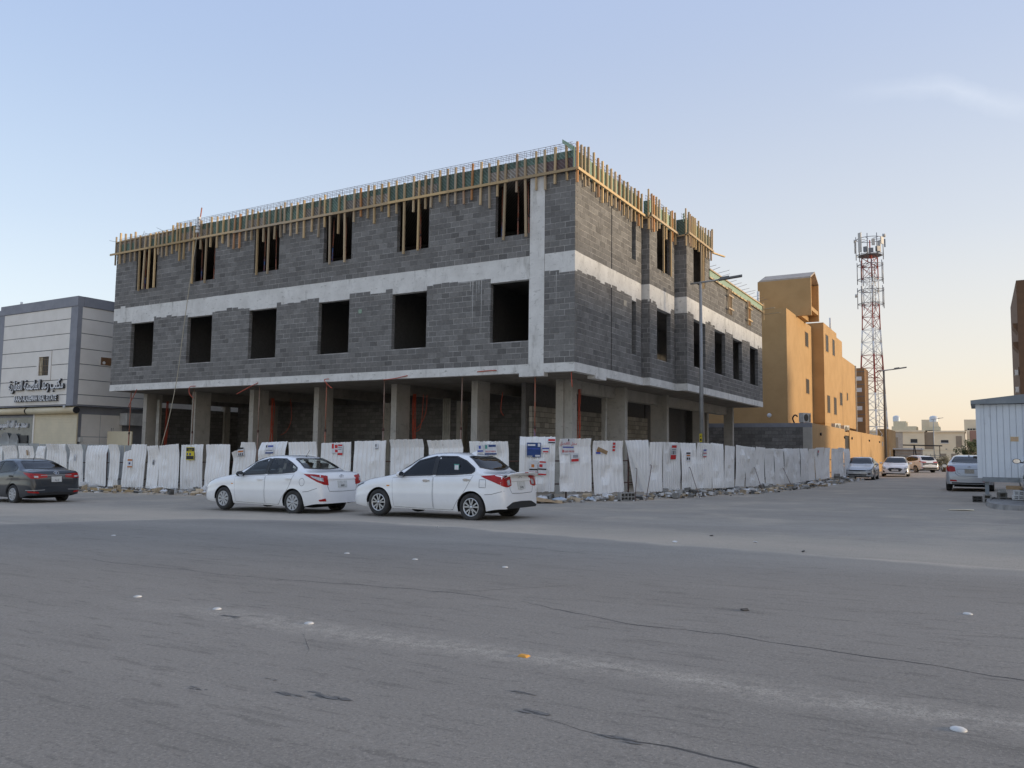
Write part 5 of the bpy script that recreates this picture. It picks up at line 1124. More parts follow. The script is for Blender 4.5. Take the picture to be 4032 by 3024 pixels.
    def antenna(k, s, kind):
        h, n = k.ray('top', k.xf-s, 0); mb = MB()
        if kind == 'rod': mb.cyl(h-n*.01, h+Vector((-.02, 0, .02)), .02, .012, 8); mb.cyl(h+Vector((0, 0, .01)), h+Vector((-.13, 0, .17)), .006, .004, 6); mb.build('antenna', MT['trim'], k.t, False)
        else:
            mb.hexa([h+Vector(p) for p in ((.09, -.025, -.01), (.09, .025, -.01), (-.08, .028, -.012), (-.08, -.028, -.012), (-.02, -.008, .045), (-.02, .008, .045), (-.085, .006, .065), (-.085, -.006, .065))]); mb.build('antenna', k.paint, k.t, False)

def lin(*p): return list(p)
# ---- generic saloon profile, tuned per car
def saloon(name, label, loc, yaw, L=4.43, W=1.70, H=1.49, wb=2.6, fo=.86, R=.305, hood=.0, deck=.0, **kw):
    c = fo-.86; w = wb-2.6
    top = [(0, .60), (.03, .66), (.10, .72), (.25, .785+hood), (.6, .875+hood), (1.12+c, .985+hood), (1.25+c, 1.03+hood), (1.95+c+w*.4, H-.075), (2.35+c+w*.5, H-.008), (2.65+c+w*.6, H), (3.05+c+w*.8, H-.035), (3.3+c+w, H-.10), (3.92+(L-4.43), 1.085+deck), (4.1+(L-4.43), 1.065+deck), (L-.16, 1.05+deck), (L-.095, 1.02+deck), (L-.055, .93), (L-.02, .76), (L, .62)]
    belt = [(0, .52), (.12, .66), (.5, .80+hood*.5), (1.2, .905+hood*.5), (2.2, .955), (3.3, 1.005+deck*.5), (L-.4, 1.02+deck*.6), (L-.1, .98), (L, .56)]
    return Car(name, label, loc, yaw, L, W, H, wb, fo, top, belt, R, **kw)
def saloon_glass(k, rear_quarter=True, arch=0.0):
    """side windows from the belt to the roof rail; x from body stations"""
    X = lambda s: k.xf-s; H = k.H; B = lambda s: k.belt(s)+.022; c = k.sw[0]-.86; w = (k.sw[1]-k.sw[0])-2.6; e = k.L-4.43
    roof = lambda s: k.top(s)-.092
    f0, m, r1 = 1.44+c, 2.42+c+w*.5, 3.42+c+w
    wins = [([(X(f0), B(f0)), (X(f0+.5), B(f0+.5)), (X(m-.04), B(m))], [(X(f0+.10), B(f0)+.05), (X(f0+.45), roof(f0+.45)-.02), (X(m-.05), roof(m)+.0)]),
            ([(X(m+.05), B(m)), (X(m+.55), B(m+.5)), (X(r1), B(r1)+.02), (X(r1+.07), B(r1)+.07)], [(X(m+.04), roof(m)), (X(m+.5), roof(m+.5)+.012), (X(r1-.22), roof(r1-.22)-.03), (X(r1+.05), B(r1)+.115)])]
    ws = ((1.24+c, 1.38+c, k.w*.80), (1.90+c+w*.4, 2.02+c+w*.4, k.w*.60)); rw = ((3.28+c+w, 3.20+c+w, k.w*.58), (3.84+e, 3.70+e, k.w*.72))
    k.windows(wins, ws, rw); return B

# ---- second white saloon (nearest): tinted windows, boot spoiler
def white_spoiler_car():
    k = saloon('parked_car', 'white saloon car with black tinted windows and boot spoiler, nearest to the fence corner', (1.45, -9.92, gz(1.45, -9.92)), math.pi, 4.29, 1.70, 1.50, 2.6, .88, .312, paintm='paint_white', glass='glass_dark', seam='seam_w')
    B = saloon_glass(k); X = lambda s: k.xf-s
    k.door([(X(1.34), .245), (X(1.9), .235), (X(2.45), .235)], [(X(1.27), B(1.3)-.045), (X(1.9), B(1.9)-.045), (X(2.42), B(2.4)-.045)], (X(2.26), .855), MT['chrome'])
    k.door([(X(2.48), .235), (X(2.98), .235), (X(3.10), .42), (X(3.3), .66)], [(X(2.45), B(2.45)-.045), (X(2.8), B(2.8)-.045), (X(3.2), B(3.2)-.045), (X(3.5), B(3.5)-.03)], (X(3.36), .905), MT['chrome'])
    for sd in (1, -1):
        k.patch('tail_lamp', MT['lamp_red'], 'rc', [(-.50, .80), (-.30, .76), (-.05, .79), (.42, .955)], [(-.46, .99), (-.25, 1.01), (.1, 1.03), (.50, 1.0)], .006, .03, 12, 5, sd)
        k.patch('lamp_lens', MT['lamp_clear'], 'rc', [(-.44, .815), (-.30, .80)], [(-.40, .93), (-.26, .90)], .010, .01, 5, 3, sd)
        k.patch('headlamp', MT['lamp_clear'], 'fc', [(-.42, .63), (-.1, .64), (.30, .76)], [(-.36, .74), (0, .80), (.48, .87)], .006, .03, 10, 4, sd)
        k.strip('headlamp_trim', MT['trim'], 'fc', [(-.44, .615), (-.1, .62), (.30, .745)], .03, .005, sd)
        k.patch('side_repeater', MT['amber'], 'side', [(X(1.20), .70), (X(1.12), .70)], [(X(1.20), .725), (X(1.12), .725)], .006, .01, 3, 2, sd)
        k.strip('boot_gap', MT['seam_w'], 'rear', [(sd*.52, 1.0), (sd*.50, .72), (sd*.44, .63), (0, .62)], .012, .003)
        k.strip('bumper_gap', MT['seam_w'], 'side', [(X(k.sw[1]+k.Ra-.02), .60), (X(4.0), .615), (X(4.3), .70)], .012, .003, sd)
    k.strip('fuel_door', MT['seam_w'], 'side', [(X(3.68), .75), (X(3.84), .75), (X(3.84), .92), (X(3.68), .92)], .010, .003, 1, None, True)
    k.patch('bumper_diffuser', MT['trim'], 'rear', [(-.62, .30), (0, .30), (.62, .30)], [(-.66, .345), (-.4, .44), (0, .45), (.4, .44), (.66, .345)], .012, .04, 16, 4)
    k.patch('boot_garnish', k.paint, 'rear', [(-.42, .885), (.42, .885)], [(-.42, .945), (.42, .945)], .022, .02, 10, 3); k.plate('rear', 0, .79, .33, .17, '5746'); k.emblem('rear', 0, .945, .045, 'bar')
    mb = MB(); P = []                                      # spoiler on the boot lid
    for i in range(13):
        y = -.68+1.36*i/12; x = X(4.22)-.10*(1-(y/.72)**2); z = k.top(4.2)+.045-.06*(abs(y)/.68)**4; P.append([(x+.16, y, z-.045), (x+.05, y, z+.012), (x-.07, y, z+.03), (x-.085, y, z+.015), (x-.02, y, z-.035)])
    mb.grid(P); mb.grid([[r[0], r[-1]] for r in P]); sp = mb.build('spoiler', k.paint, k.t, False); mb = MB(); mb.box(X(4.22)-.188, -.07, k.top(4.2)+.052, X(4.22)-.18, .07, k.top(4.2)+.07); mb.build('brake_light', MT['lamp_red'], sp, False)
    k.patch('grille', MT['trim'], 'front', [(-.45, .50), (.45, .50)], [(-.40, .64), (.40, .64)], .006, .02, 10, 3); k.plate('front', 0, .42, .33, .15)
    mb = MB(); h, n = k.ray('side', X(3.02), 1.14, 1); mb.obox(h+n*.006, (.13, .004, .21)); mb.build('window_sticker', [MT['ink_teal']], k.t, False); mb = MB(); mb.obox(h+n*.010+Vector((0, 0, .02)), (.10, .004, .12)); mb.build('window_sticker', [MT['paper']], k.t, False)
    k.mirror(1.56, .985, MT['paint_white']); k.wheel('twin', 5); k.antenna(3.0, 'fin'); return k
# ---- first white saloon: clear windows, rod antenna
def white_plain_car():
    k = saloon('parked_car', 'white saloon car with clear windows and rod antenna parked between two other cars', (-3.77, -10.06, gz(-3.77, -10.06)), math.pi, 4.33, 1.70, 1.475, 2.55, .88, .305, deck=.02, paintm='paint_white', glass='glass_clear', seat='seat', seam='seam_w')
    B = saloon_glass(k); X = lambda s: k.xf-s
    k.door([(X(1.36), .25), (X(1.9), .24), (X(2.43), .24)], [(X(1.28), B(1.3)-.045), (X(1.9), B(1.9)-.045), (X(2.40), B(2.4)-.045)], (X(2.24), .84))
    k.door([(X(2.46), .24), (X(2.92), .24), (X(3.05), .42), (X(3.25), .64)], [(X(2.43), B(2.43)-.045), (X(2.8), B(2.8)-.045), (X(3.2), B(3.2)-.045), (X(3.42), B(3.4)-.03)], (X(3.26), .885))
    for sd in (1, -1):
        k.patch('tail_lamp', MT['lamp_red'], 'rc', [(-.42, .75), (-.2, .77), (.05, .83), (.42, .98)], [(-.36, .98), (-.15, 1.0), (.15, 1.02), (.50, 1.02)], .006, .03, 12, 5, sd)
        k.patch('lamp_lens', MT['lamp_clear'], 'rc', [(-.20, .84), (.0, .87), (.22, .94)], [(-.16, .93), (.05, .95), (.28, .985)], .011, .01, 8, 3, sd)
        k.patch('rear_reflector', MT['lamp_red'], 'rc', [(-.34, .36), (-.05, .36)], [(-.30, .43), (.0, .40)], .006, .02, 6, 2, sd)
        k.patch('headlamp', MT['lamp_clear'], 'fc', [(-.36, .66), (-.1, .66), (.26, .76)], [(-.3, .76), (0, .80), (.40, .85)], .006, .03, 10, 4, sd)
        k.patch('side_repeater', MT['amber'], 'side', [(X(1.24), .70), (X(1.17), .70)], [(X(1.24), .72), (X(1.17), .72)], .006, .01, 3, 2, sd)
        k.strip('boot_gap', MT['seam_w'], 'rear', [(sd*.55, 1.0), (sd*.53, .72), (sd*.48, .60), (0, .59)], .012, .003)
        k.strip('bumper_gap', MT['seam_w'], 'side', [(X(k.sw[1]+k.Ra-.02), .58), (X(3.95), .60), (X(4.2), .68)], .012, .003, sd)
    n = 16; k.strip('fuel_door', MT['seam_w'], 'side', [(X(3.72)+.085*math.cos(2*math.pi*i/n), .82+.095*math.sin(2*math.pi*i/n)) for i in range(n)], .010, .003, 1, None, True)
    k.patch('boot_garnish', k.paint, 'rear', [(-.5, .885), (.5, .885)], [(-.5, .925), (.5, .925)], .02, .02, 10, 3); k.plate('rear', 0, .77, .33, .17, '8087'); k.emblem('rear', 0, .96, .05, 'T'); k.plate('front', 0, .42, .33, .15)
    k.patch('grille', MT['trim'], 'front', [(-.5, .44), (.5, .44)], [(-.42, .60), (.42, .60)], .006, .02, 10, 3)
    k.mirror(1.57, .975, MT['trim']); k.wheel('petal', 9); k.antenna(3.02, 'rod'); return k
def dark_car():
    k = saloon('parked_car', 'charcoal saloon car at the left edge, partly out of frame', (-15.85, -10.45, gz(-15.8, -10.45)), math.pi+.0, 4.44, 1.73, 1.455, 2.6, .85, .31, deck=.03, paintm='paint_charcoal', glass='glass_dark')
    B = saloon_glass(k); X = lambda s: k.xf-s
    k.door([(X(1.36), .25), (X(1.9), .24), (X(2.43), .24)], [(X(1.28), B(1.3)-.045), (X(1.9), B(1.9)-.045), (X(2.40), B(2.4)-.045)], (X(2.24), .84))
    k.door([(X(2.46), .24), (X(2.98), .24), (X(3.08), .42), (X(3.28), .64)], [(X(2.43), B(2.43)-.045), (X(2.8), B(2.8)-.045), (X(3.2), B(3.2)-.045), (X(3.46), B(3.4)-.03)], (X(3.30), .885), MT['trim'])
    for sd in (1, -1):
        k.patch('tail_lamp', MT['lamp_red'], 'rc', [(-.66, .86), (-.3, .83), (.0, .83), (.36, .98)], [(-.66, .95), (-.3, .99), (.1, 1.0), (.44, 1.02)], .006, .03, 14, 4, sd)
        k.patch('lamp_lens', MT['lamp_clear'], 'rc', [(-.30, .86), (-.14, .86)], [(-.28, .91), (-.10, .92)], .011, .01, 4, 2, sd)
        k.patch('rear_reflector', MT['lamp_red'], 'rc', [(-.40, .36), (.1, .39)], [(-.36, .415), (.14, .44)], .012, .02, 8, 2, sd)
        k.strip('chrome_line', MT['cover'], 'rc', [(-.62, .47), (-.3, .46), (.22, .46)], .018, .010, sd)
        k.strip('boot_gap', MT['seam'], 'rear', [(sd*.55, .84), (sd*.52, .70), (sd*.48, .60), (0, .59)], .012, .003)
        k.patch('headlamp', MT['lamp_clear'], 'fc', [(-.36, .66), (-.1, .66), (.26, .76)], [(-.3, .76), (0, .80), (.40, .85)], .006, .03, 10, 4, sd)
    k.patch('bumper_diffuser', MT['trim'], 'rear', [(-.6, .30), (.6, .30)], [(-.62, .37), (0, .40), (.62, .37)], .008, .04, 12, 3); k.strip('chrome_line', MT['cover'], 'rear', [(-.5, .93), (.5, .93)], .014, .008)
    k.plate('rear', 0, .80, .33, .17, '7815'); k.emblem('rear', 0, 1.0, .06, 'H'); k.mirror(1.57, .975); k.wheel('petal', 9); k.antenna(3.0, 'rod'); return k
def silver_rear_car():
    k = saloon('parked_car', 'silver saloon car seen from behind beside the white site cabin', (11.97, 13.2, gz(12, 13.2)), math.pi/2+.01, 4.37, 1.70, 1.455, 2.57, .84, .31, deck=.04, paintm='paint_silver', glass='glass_dark')
    saloon_glass(k); X = lambda s: k.xf-s
    for sd in (1, -1):
        k.patch('tail_lamp', MT['lamp_red'], 'rc', [(-.44, .80), (-.3, .78), (-.1, .78), (.25, .92)], [(-.36, .96), (-.25, 1.0), (-.1, 1.02), (.30, 1.0)], .006, .03, 12, 4, sd)
        k.patch('lamp_lens', MT['lamp_clear'], 'rc', [(-.42, .735), (-.3, .73), (-.1, .735)], [(-.44, .795), (-.3, .775), (-.1, .775)], .009, .02, 8, 2, sd)
        k.patch('rear_reflector', MT['lamp_red'], 'rc', [(-.52, .40), (-.2, .41)], [(-.50, .46), (-.2, .47)], .008, .02, 6, 2, sd)
        k.strip('boot_gap', MT['seam'], 'rear', [(sd*.52, .95), (sd*.48, .72), (sd*.38, .62), (0, .62)], .014, .003)
        k.strip('boot_crease', MT['seam'], 'rear', [(sd*.44, .885), (sd*.40, .74), (sd*.3, .68)], .008, .002)
    k.strip('boot_crease', MT['seam'], 'rear', [(-.44, .885), (.44, .885)], .012, .003); k.patch('bumper_diffuser', MT['trim'], 'rear', [(-.62, .29), (.62, .29)], [(-.62, .37), (0, .36), (.62, .37)], .008, .04, 12, 3)
    k.plate('rear', 0, .80, .33, .16, None, 'dusty_plate'); k.emblem('rear', 0, .985, .045, 'H'); k.mirror(1.57, .975); k.wheel('petal', 8); k.antenna(3.05, 'fin'); return k
def front_car(label, loc, yaw, L, W, H, wb, fo, paintm, style):
    k = saloon('parked_car', label, loc, yaw, L, W, H, wb, fo, .325, paintm=paintm, glass='glass_dark')
    B = saloon_glass(k); X = lambda s: k.xf-s; c = fo-.86
    k.door([(X(1.40+c), .25), (X(2.55+c), .24)], [(X(1.32+c), B(1.4)-.045), (X(2.52+c), B(2.4)-.045)], (X(2.36+c), .85)); k.door([(X(2.58+c), .24), (X(3.2+c), .24), (X(3.4+c), .6)], [(X(2.55+c), B(2.5)-.045), (X(3.3+c), B(3.3)-.045), (X(3.6+c), B(3.5)-.03)], (X(3.4+c), .89))
    for sd in (1, -1):
        if style == 'wide':
            k.patch('headlamp', MT['lamp_clear'], 'fc', [(-.52, .62), (-.2, .63), (.30, .78)], [(-.5, .70), (-.1, .76), (.42, .84)], .006, .03, 10, 4, sd); k.strip('headlamp_trim', MT['trim'], 'fc', [(-.54, .61), (-.2, .62), (.30, .77)], .025, .008, sd)
            k.patch('fog_recess', MT['trim'], 'fc', [(-.42, .36), (-.16, .36)], [(-.40, .46), (-.12, .47)], .006, .02, 6, 2, sd)
        else:
            k.patch('headlamp', MT['lamp_clear'], 'fc', [(-.34, .60), (0, .64), (.32, .80)], [(-.34, .68), (0, .77), (.42, .85)], .006, .03, 10, 4, sd); k.strip('headlamp_trim', MT['trim'], 'fc', [(-.36, .59), (0, .63), (.32, .79)], .025, .008, sd)
            k.patch('fog_recess', MT['trim'], 'fc', [(-.36, .33), (-.06, .33)], [(-.30, .38), (-.10, .50)], .006, .02, 6, 2, sd)
    if style == 'wide':
        k.patch('grille', MT['trim'], 'front', [(-.46, .575), (0, .555), (.46, .575)], [(-.50, .65), (0, .655), (.50, .65)], .006, .02, 12, 3); k.strip('chrome_line', MT['chrome'], 'front', [(-.5, .655), (0, .66), (.5, .655)], .02, .01)
        k.patch('lower_grille', MT['trim'], 'front', [(-.5, .30), (.5, .30)], [(-.55, .39), (.55, .39)], .006, .02, 10, 2); k.plate('front', 0, .47, .45, .12)
    else:
        k.patch('grille', MT['trim'], 'front', [(-.34, .40), (0, .385), (.34, .40)], [(-.50, .58), (-.34, .66), (0, .67), (.34, .66), (.50, .58)], .006, .02, 14, 5); k.emblem('front', 0, .62, .05, 'H'); k.plate('front', 0, .49, .45, .12)
        k.strip('chrome_line', MT['chrome'], 'front', [(-.6, .30), (0, .275), (.6, .30)], .02, .01)
    k.patch('number_strip', MT['trim'], 'front', [(-.7, .24), (.7, .24)], [(-.7, .27), (.7, .27)], .006, .02, 10, 2); k.mirror(1.62+c, .99); k.wheel('twin', 5); return k
def suv(label, loc, yaw, paintm='paint_white2', detail=True):
    L, W, H, wb, fo = 4.48, 1.85, 1.655, 2.67, .87
    top = [(0, .70), (.03, .78), (.1, .86), (.3, .94), (.7, 1.0), (1.15, 1.07), (1.3, 1.12), (1.95, H-.09), (2.3, H-.015), (2.8, H), (3.4, H-.03), (3.85, H-.09), (4.0, H-.16), (4.25, 1.18), (L-.14, 1.08), (L-.07, .95), (L-.02, .80), (L, .66)]
    belt = [(0, .6), (.15, .78), (.5, .90), (1.2, 1.0), (2.2, 1.04), (3.3, 1.10), (3.9, 1.15), (L-.3, 1.10), (L-.08, .90), (L, .58)]
    k = Car('parked_car', label, loc, yaw, L, W, H, wb, fo, top, belt, .345, paintm, 'glass_dark', suv=True, rocker=.26, wr=.72); X = lambda s: k.xf-s; B = lambda s: k.belt(s)+.04; rf = lambda s: k.top(s)-.12
    wins = [([(X(1.6), B(1.6)), (X(2.45), B(2.45))], [(X(1.72), B(1.6)+.05), (X(2.05), rf(2.05)-.01), (X(2.43), rf(2.43))]), ([(X(2.52), B(2.5)), (X(3.35), B(3.35))], [(X(2.50), rf(2.5)), (X(3.3), rf(3.3))]), ([(X(3.42), B(3.42)), (X(3.8), B(3.8)+.05)], [(X(3.40), rf(3.4)), (X(3.72), rf(3.7)-.05)])]
    k.windows(wins, ((1.3, 1.42, k.w*.8), (1.93, 2.05, k.w*.62)), ((3.95, 3.92, k.w*.6), (4.24, 4.18, k.w*.68)))
    k.door([(X(1.42), .33), (X(2.48), .32)], [(X(1.36), B(1.4)-.05), (X(2.46), B(2.4)-.05)], (X(2.3), .95), sides=(1, -1)); k.door([(X(2.52), .32), (X(3.1), .32), (X(3.3), .7)], [(X(2.5), B(2.5)-.05), (X(3.45), B(3.4)-.05)], (X(3.3), 1.0))
    for sd in (1, -1):
        k.patch('tail_lamp', MT['lamp_red'], 'rc', [(-.62, .98), (-.2, .97), (.30, 1.04)], [(-.58, 1.06), (-.2, 1.08), (.36, 1.10)], .006, .03, 12, 3, sd); k.patch('rear_reflector', MT['lamp_red'], 'rc', [(-.3, .50), (0, .50)], [(-.3, .54), (0, .54)], .008, .02, 5, 2, sd)
        k.patch('headlamp', MT['lamp_clear'], 'fc', [(-.35, .78), (.3, .88)], [(-.3, .86), (.4, .95)], .006, .03, 8, 3, sd)
        k.patch('sill_cladding', MT['trim'], 'side', [(X(1.25), .27), (X(3.15), .27)], [(X(1.25), .36), (X(3.15), .36)], .006, .02, 14, 2, sd)
    k.patch('bumper_cladding', MT['trim'], 'rear', [(-.8, .38), (.8, .38)], [(-.8, .54), (.8, .54)], .008, .04, 14, 3); k.strip('boot_gap', MT['seam'], 'rear', [(-.6, .9), (-.55, .60), (.55, .60), (.6, .9)], .014, .003)
    k.plate('rear', 0, .80, .33, .16); k.mirror(1.66, 1.08, MT['trim'] if not detail else None); k.wheel('twin', 5); return k
white_plain_car(); white_spoiler_car(); dark_car(); silver_rear_car()
front_car('pale silver saloon facing the camera at the end of the sheet fence', (5.72, 30.6, gz(5.7, 30.6)), -math.pi/2+.02, 4.84, 1.83, 1.455, 2.795, .96, 'paint_silver2', 'wide')
front_car('white saloon with large dark grille facing the camera behind the pale silver car', (6.85, 41.5, gz(6.9, 41.5)), -math.pi/2+.05, 4.855, 1.865, 1.475, 2.805, .95, 'paint_white2', 'big')
suv('white suv seen from behind at an angle near the end of the side street', (7.0, 61.0, gz(7, 61)), math.pi/2+.62)
suv('white suv at the right edge of the picture with only mirror and tail showing', (14.27, .95, gz(14.3, .9)+.12), math.pi/2, 'paint_white', False)
# ------------------------------------------------------------------ shop building on the left
MT['render'] = pm('beige_render', (0.78, 0.735, 0.665), (0.83, 0.785, 0.715), 1.2, .9, .25, 45, dirt=((0.62, 0.575, 0.515), 1.2, (1, 1, .35), .60, .85))
MT['greyband'] = pm('grey_render', (0.25, 0.255, 0.28), (0.29, 0.295, 0.32), 1.5, .85, .2, 45)
MT['groove'] = pm('groove_grey', (0.16, 0.165, 0.18)); MT['shutter'] = pm('cream_shutter', (0.70, 0.60, 0.41), (0.64, 0.55, 0.375), 1.5, .5)
MT['win_dark'] = pm('window_dark', (0.03, 0.03, 0.033), rough=.5); MT['trim2'] = pm('dark_louvre', (0.055, 0.048, 0.042), rough=.6); MT['bronze'] = pm('bronze_frame', (0.22, 0.15, 0.08), rough=.5)
MT['shop_glass'] = pm('shop_glass', (0.10, 0.115, 0.115), (0.16, 0.17, 0.165), 1.2, .06); MT['sign_white'] = pm('sign_letter_white', (0.75, 0.75, 0.75)); MT['ac'] = pm('ac_casing', (0.58, 0.57, 0.54), (0.48, .47, .44), 4, .5); MT['wood_panel'] = pm('brown_panel', (0.24, 0.12, 0.05), (0.18, .09, .04), 3, .6)
SH = thing('shop_building', 'two storey beige building with grey corner bands and shop shutters', 'building', (-38, 6, -.6))
sx = -30.6; SFR = Facade((sx, 0, 0), (-1, 0, 0), (0, -1, 0)); SRT = Facade((sx, 0, 0), (0, 1, 0), (1, 0, 0))
def spart(name, fc, a0, a1, z0, z1, d0, d1, mat, parent=SH):
    mb = MB(); fc.slab(mb, a0, a1, z0, z1, d0, d1); return mb.build(name, MT[mat], parent)
mb = MB(); mb.box(-52, .06, 3.78, sx-.06, 14, 9.3); mb.build('upper_wall', MT['groove'], SH)
mb = MB(); mb.box(-52, .5, -1, sx-.35, 14, 3.78); mb.build('ground_floor_wall', MT['greyband'], SH)
mb = MB(); mb.box(-52, .001, 3.74, sx-.001, 14, 3.779); mb.build('soffit', MT['greyband'], SH)
for a0, a1 in ((0, .66), (7.58, 8.15), (15.3, 15.9)): spart('grey_pilaster', SFR, a0, a1, 3.78, 9.3, -.1, .0, 'greyband')
spart('grey_pilaster', SRT, 0.1, .26, 3.78, 9.3, -.1, .0, 'greyband'); spart('parapet', SFR, 0, 8.0, 9.302, 9.85, -.35, .03, 'greyband'); spart('parapet', SFR, 8.0, 21, 9.302, 9.62, -.35, .03, 'greyband'); spart('parapet', SRT, .352, 13, 9.302, 9.85, -.35, .03, 'greyband')
gl = [3.80, 4.36, 5.20, 6.07, 6.93, 7.79, 8.61, 9.30]
for z0, z1 in zip(gl[:-1], gl[1:]):                          # rendered panels with grooves left between
    for a0, a1 in ((.66, 7.58), (8.15, 15.3)):
        if a0 < 1 and z0 in (5.20, 6.07):                    # panels split round the window
            spart('wall_panel', SFR, a0, 2.3, z0+.02, z1-.02, -.06, -.012, 'render'); spart('wall_panel', SFR, 3.82, a1, z0+.02, z1-.02, -.06, -.012, 'render')
        else: spart('wall_panel', SFR, a0, a1, z0+.02, z1-.02, -.06, -.012, 'render')
    spart('wall_panel', SRT, .26, 13.5, z0+.02, z1-.02, -.06, -.012, 'render')
mb = MB()                                                    # window with surround and grille
for a0, a1, z0, z1 in ((2.34, 2.56, 5.22, 6.90), (3.58, 3.78, 5.22, 6.90), (2.56, 3.58, 5.22, 5.5), (2.56, 3.58, 6.58, 6.90)): SFR.slab(mb, a0, a1, z0, z1, -.06, .02)
wn_ = mb.build('window', MT['render'], SH); spart('pane', SFR, 2.56, 3.58, 5.5, 6.58, -.08, -.05, 'win_dark', wn_); spart('blind', SFR, 3.30, 3.56, 5.52, 6.56, -.05, -.04, 'shutter', wn_)
for k in range(7): spart('grille_bar', SFR, 2.6+k*.15, 2.62+k*.15, 5.5, 6.58, -.03, -.012, 'bronze', wn_)
for z in (5.7, 6.05, 6.4): spart('grille_bar', SFR, 2.56, 3.58, z, z+.02, -.012, -.002, 'bronze', wn_)
w2 = spart('window', SRT, 1.42, 2.6, 6.08, 6.62, -.05, .01, 'render'); spart('board', SRT, 1.48, 2.5, 6.13, 6.57, .011, .02, 'wood_panel', w2); mb = MB(); mb.cyl((sx+.02, 1.66, 6.26), (sx+.03, 1.66, 6.26), .09, n=14); mb.build('fan', MT['render'], w2)
def sign(s, size, x, z, mat_f, name, sxs=1.0, bold=.0, y=-.07):
    me = text_mesh(s, size, .045, name, mat_f, bold=bold); o = bpy.data.objects.new(name, me); COL.objects.link(o); o.parent = SH
    o.matrix_local = Matrix.Translation(Vector((x, y, z))-base_of(SH)) @ Matrix.Rotation(math.pi/2, 4, 'X') @ Matrix.Diagonal((sxs, 1, 1, 1)); return o
MT['sign_black'] = pm('sign_letter_black', (0.025, 0.025, 0.03), rough=.4)
def sign2(s, size, x, z, name, sxs, bold):                   # black returns behind a white face
    a = sign(s, size, x, z, 'sign_black', name, sxs, bold); b = sign(s, size, x-.035, z+.025, 'sign_white', name, sxs, bold*.6, -.122); b.data.transform(Matrix.Diagonal((1, 1, .05, 1)))
sign2(arabic('مكتب رعد العاصمة العقارية'), .78, -34.2, 4.70, 'sign_lettering', .66, .012); sign2('RAAD ALASEMAH REAL ESTATE', .44, -34.15, 4.03, 'sign_lettering', .70, .012)
# shutters and shop window under the overhang
for x0, x1, dn in ((-35.35, -30.62, True), (-41, -35.5, False)):
    mb = MB(); mb.cyl((x0, .22, 3.50), (x1, .22, 3.50), .20, n=14); rl = mb.build('shutter_roll', MT['shutter'], SH); mb = MB(); mb.cyl((x1-.001, .22, 3.5), (x1+.04, .22, 3.5), .19, n=14); mb.build('roll_end', MT['black'], rl)
    if dn:
        mb = MB(); z = 3.35
        while z > -.6: mb.hexa([(x0+.4, .32, z-.085), (x1-.05, .32, z-.085), (x1-.05, .40, z-.085), (x0+.4, .40, z-.085), (x0+.4, .345, z), (x1-.05, .345, z), (x1-.05, .40, z), (x0+.4, .40, z)]); z -= .088
        mb.build('shutter', MT['shutter'], SH)
spart('shutter_rail', SFR, 4.25, 4.38, -.6, 3.4, -.45, -.30, 'render')
mb = MB(); mb.box(-41, .42, -.6, -35.1, .47, 3.15); mb.build('shop_window', MT['shop_glass'], SH); mb = MB(); mb.box(-41, .38, 3.15, -35.05, .46, 3.25); mb.build('shop_sill', MT['greyband'], SH)
sh_t = sign(arabic('سعد عبد الله الخميس للالكترونيات'), .60, -38.2, 2.55, 'sign_white', 'shop_lettering', .62, 0, .37)
for x, z in ((-37.9, 1.75), (-36.9, 1.7)): mb = MB(); mb.lathe([(.02, -.02), (.3, .02), (.52, .1)], 18, (x, .40, z), (0, -1, 0)); mb.build('satellite_dish', MT['fence_back'], SH)
mb = MB(); mb.box(-36.6, .36, 1.2, -35.6, .41, 2.1); mb.build('display_board', MT['black'], SH)
SG = Facade((sx-.35, 0, 0), (0, 1, 0), (1, 0, 0))
for a0, a1, z0, z1 in ((.75, 1.85, 2.05, 3.30), (1.88, 3.2, 2.05, 3.30), (.75, 1.85, -.6, 2.02), (1.88, 3.2, -.6, 2.02)): spart('wall_panel', SG, a0, a1, z0, z1, .001, .02, 'render')
mb = MB(); mb.box(-30.75, .46, 1.75, -30.5, .62, 2.0); mb.cyl((-30.6, .54, 1.75), (-30.6, .54, .0), .03); mb.build('meter_box', MT['ac'], SH)
mb = MB(); mb.box(-30.9, 3.0, 2.75, -30.2, 4.2, 3.45); mb.build('air_conditioner', MT['ac'], SH); mb = MB(); mb.cyl((-31.3, -.05, 3.70), (-31.1, -.2, 3.66), .06, n=8); mb.build('spot_lamp', MT['white'], SH); mb = MB(); mb.cyl((-36.8, .2, 9.85), (-36.8, .2, 10.05), .07, n=10); mb.build('roof_vent', MT['white'], SH)
mb = MB(); mb.box(-29.8, 1.6, -.6, -27.6, 1.66, 2.35); t = tag(mb.build('plywood_board', MT['shutter']), 'pale plywood board standing between shop and building site', 'board')
for x, z, q_ in ((-29.3, 2.35, 'right'), (-29.45, 2.35, 'left')): loose_tube([(x, 1.62, .5), (x-.03, 1.62, z), (x, 1.62, z+.15)], .008, 'wire', q_+' thin wire sticking up from the pale plywood board', 'black', 'wire', 'wires on the plywood board')
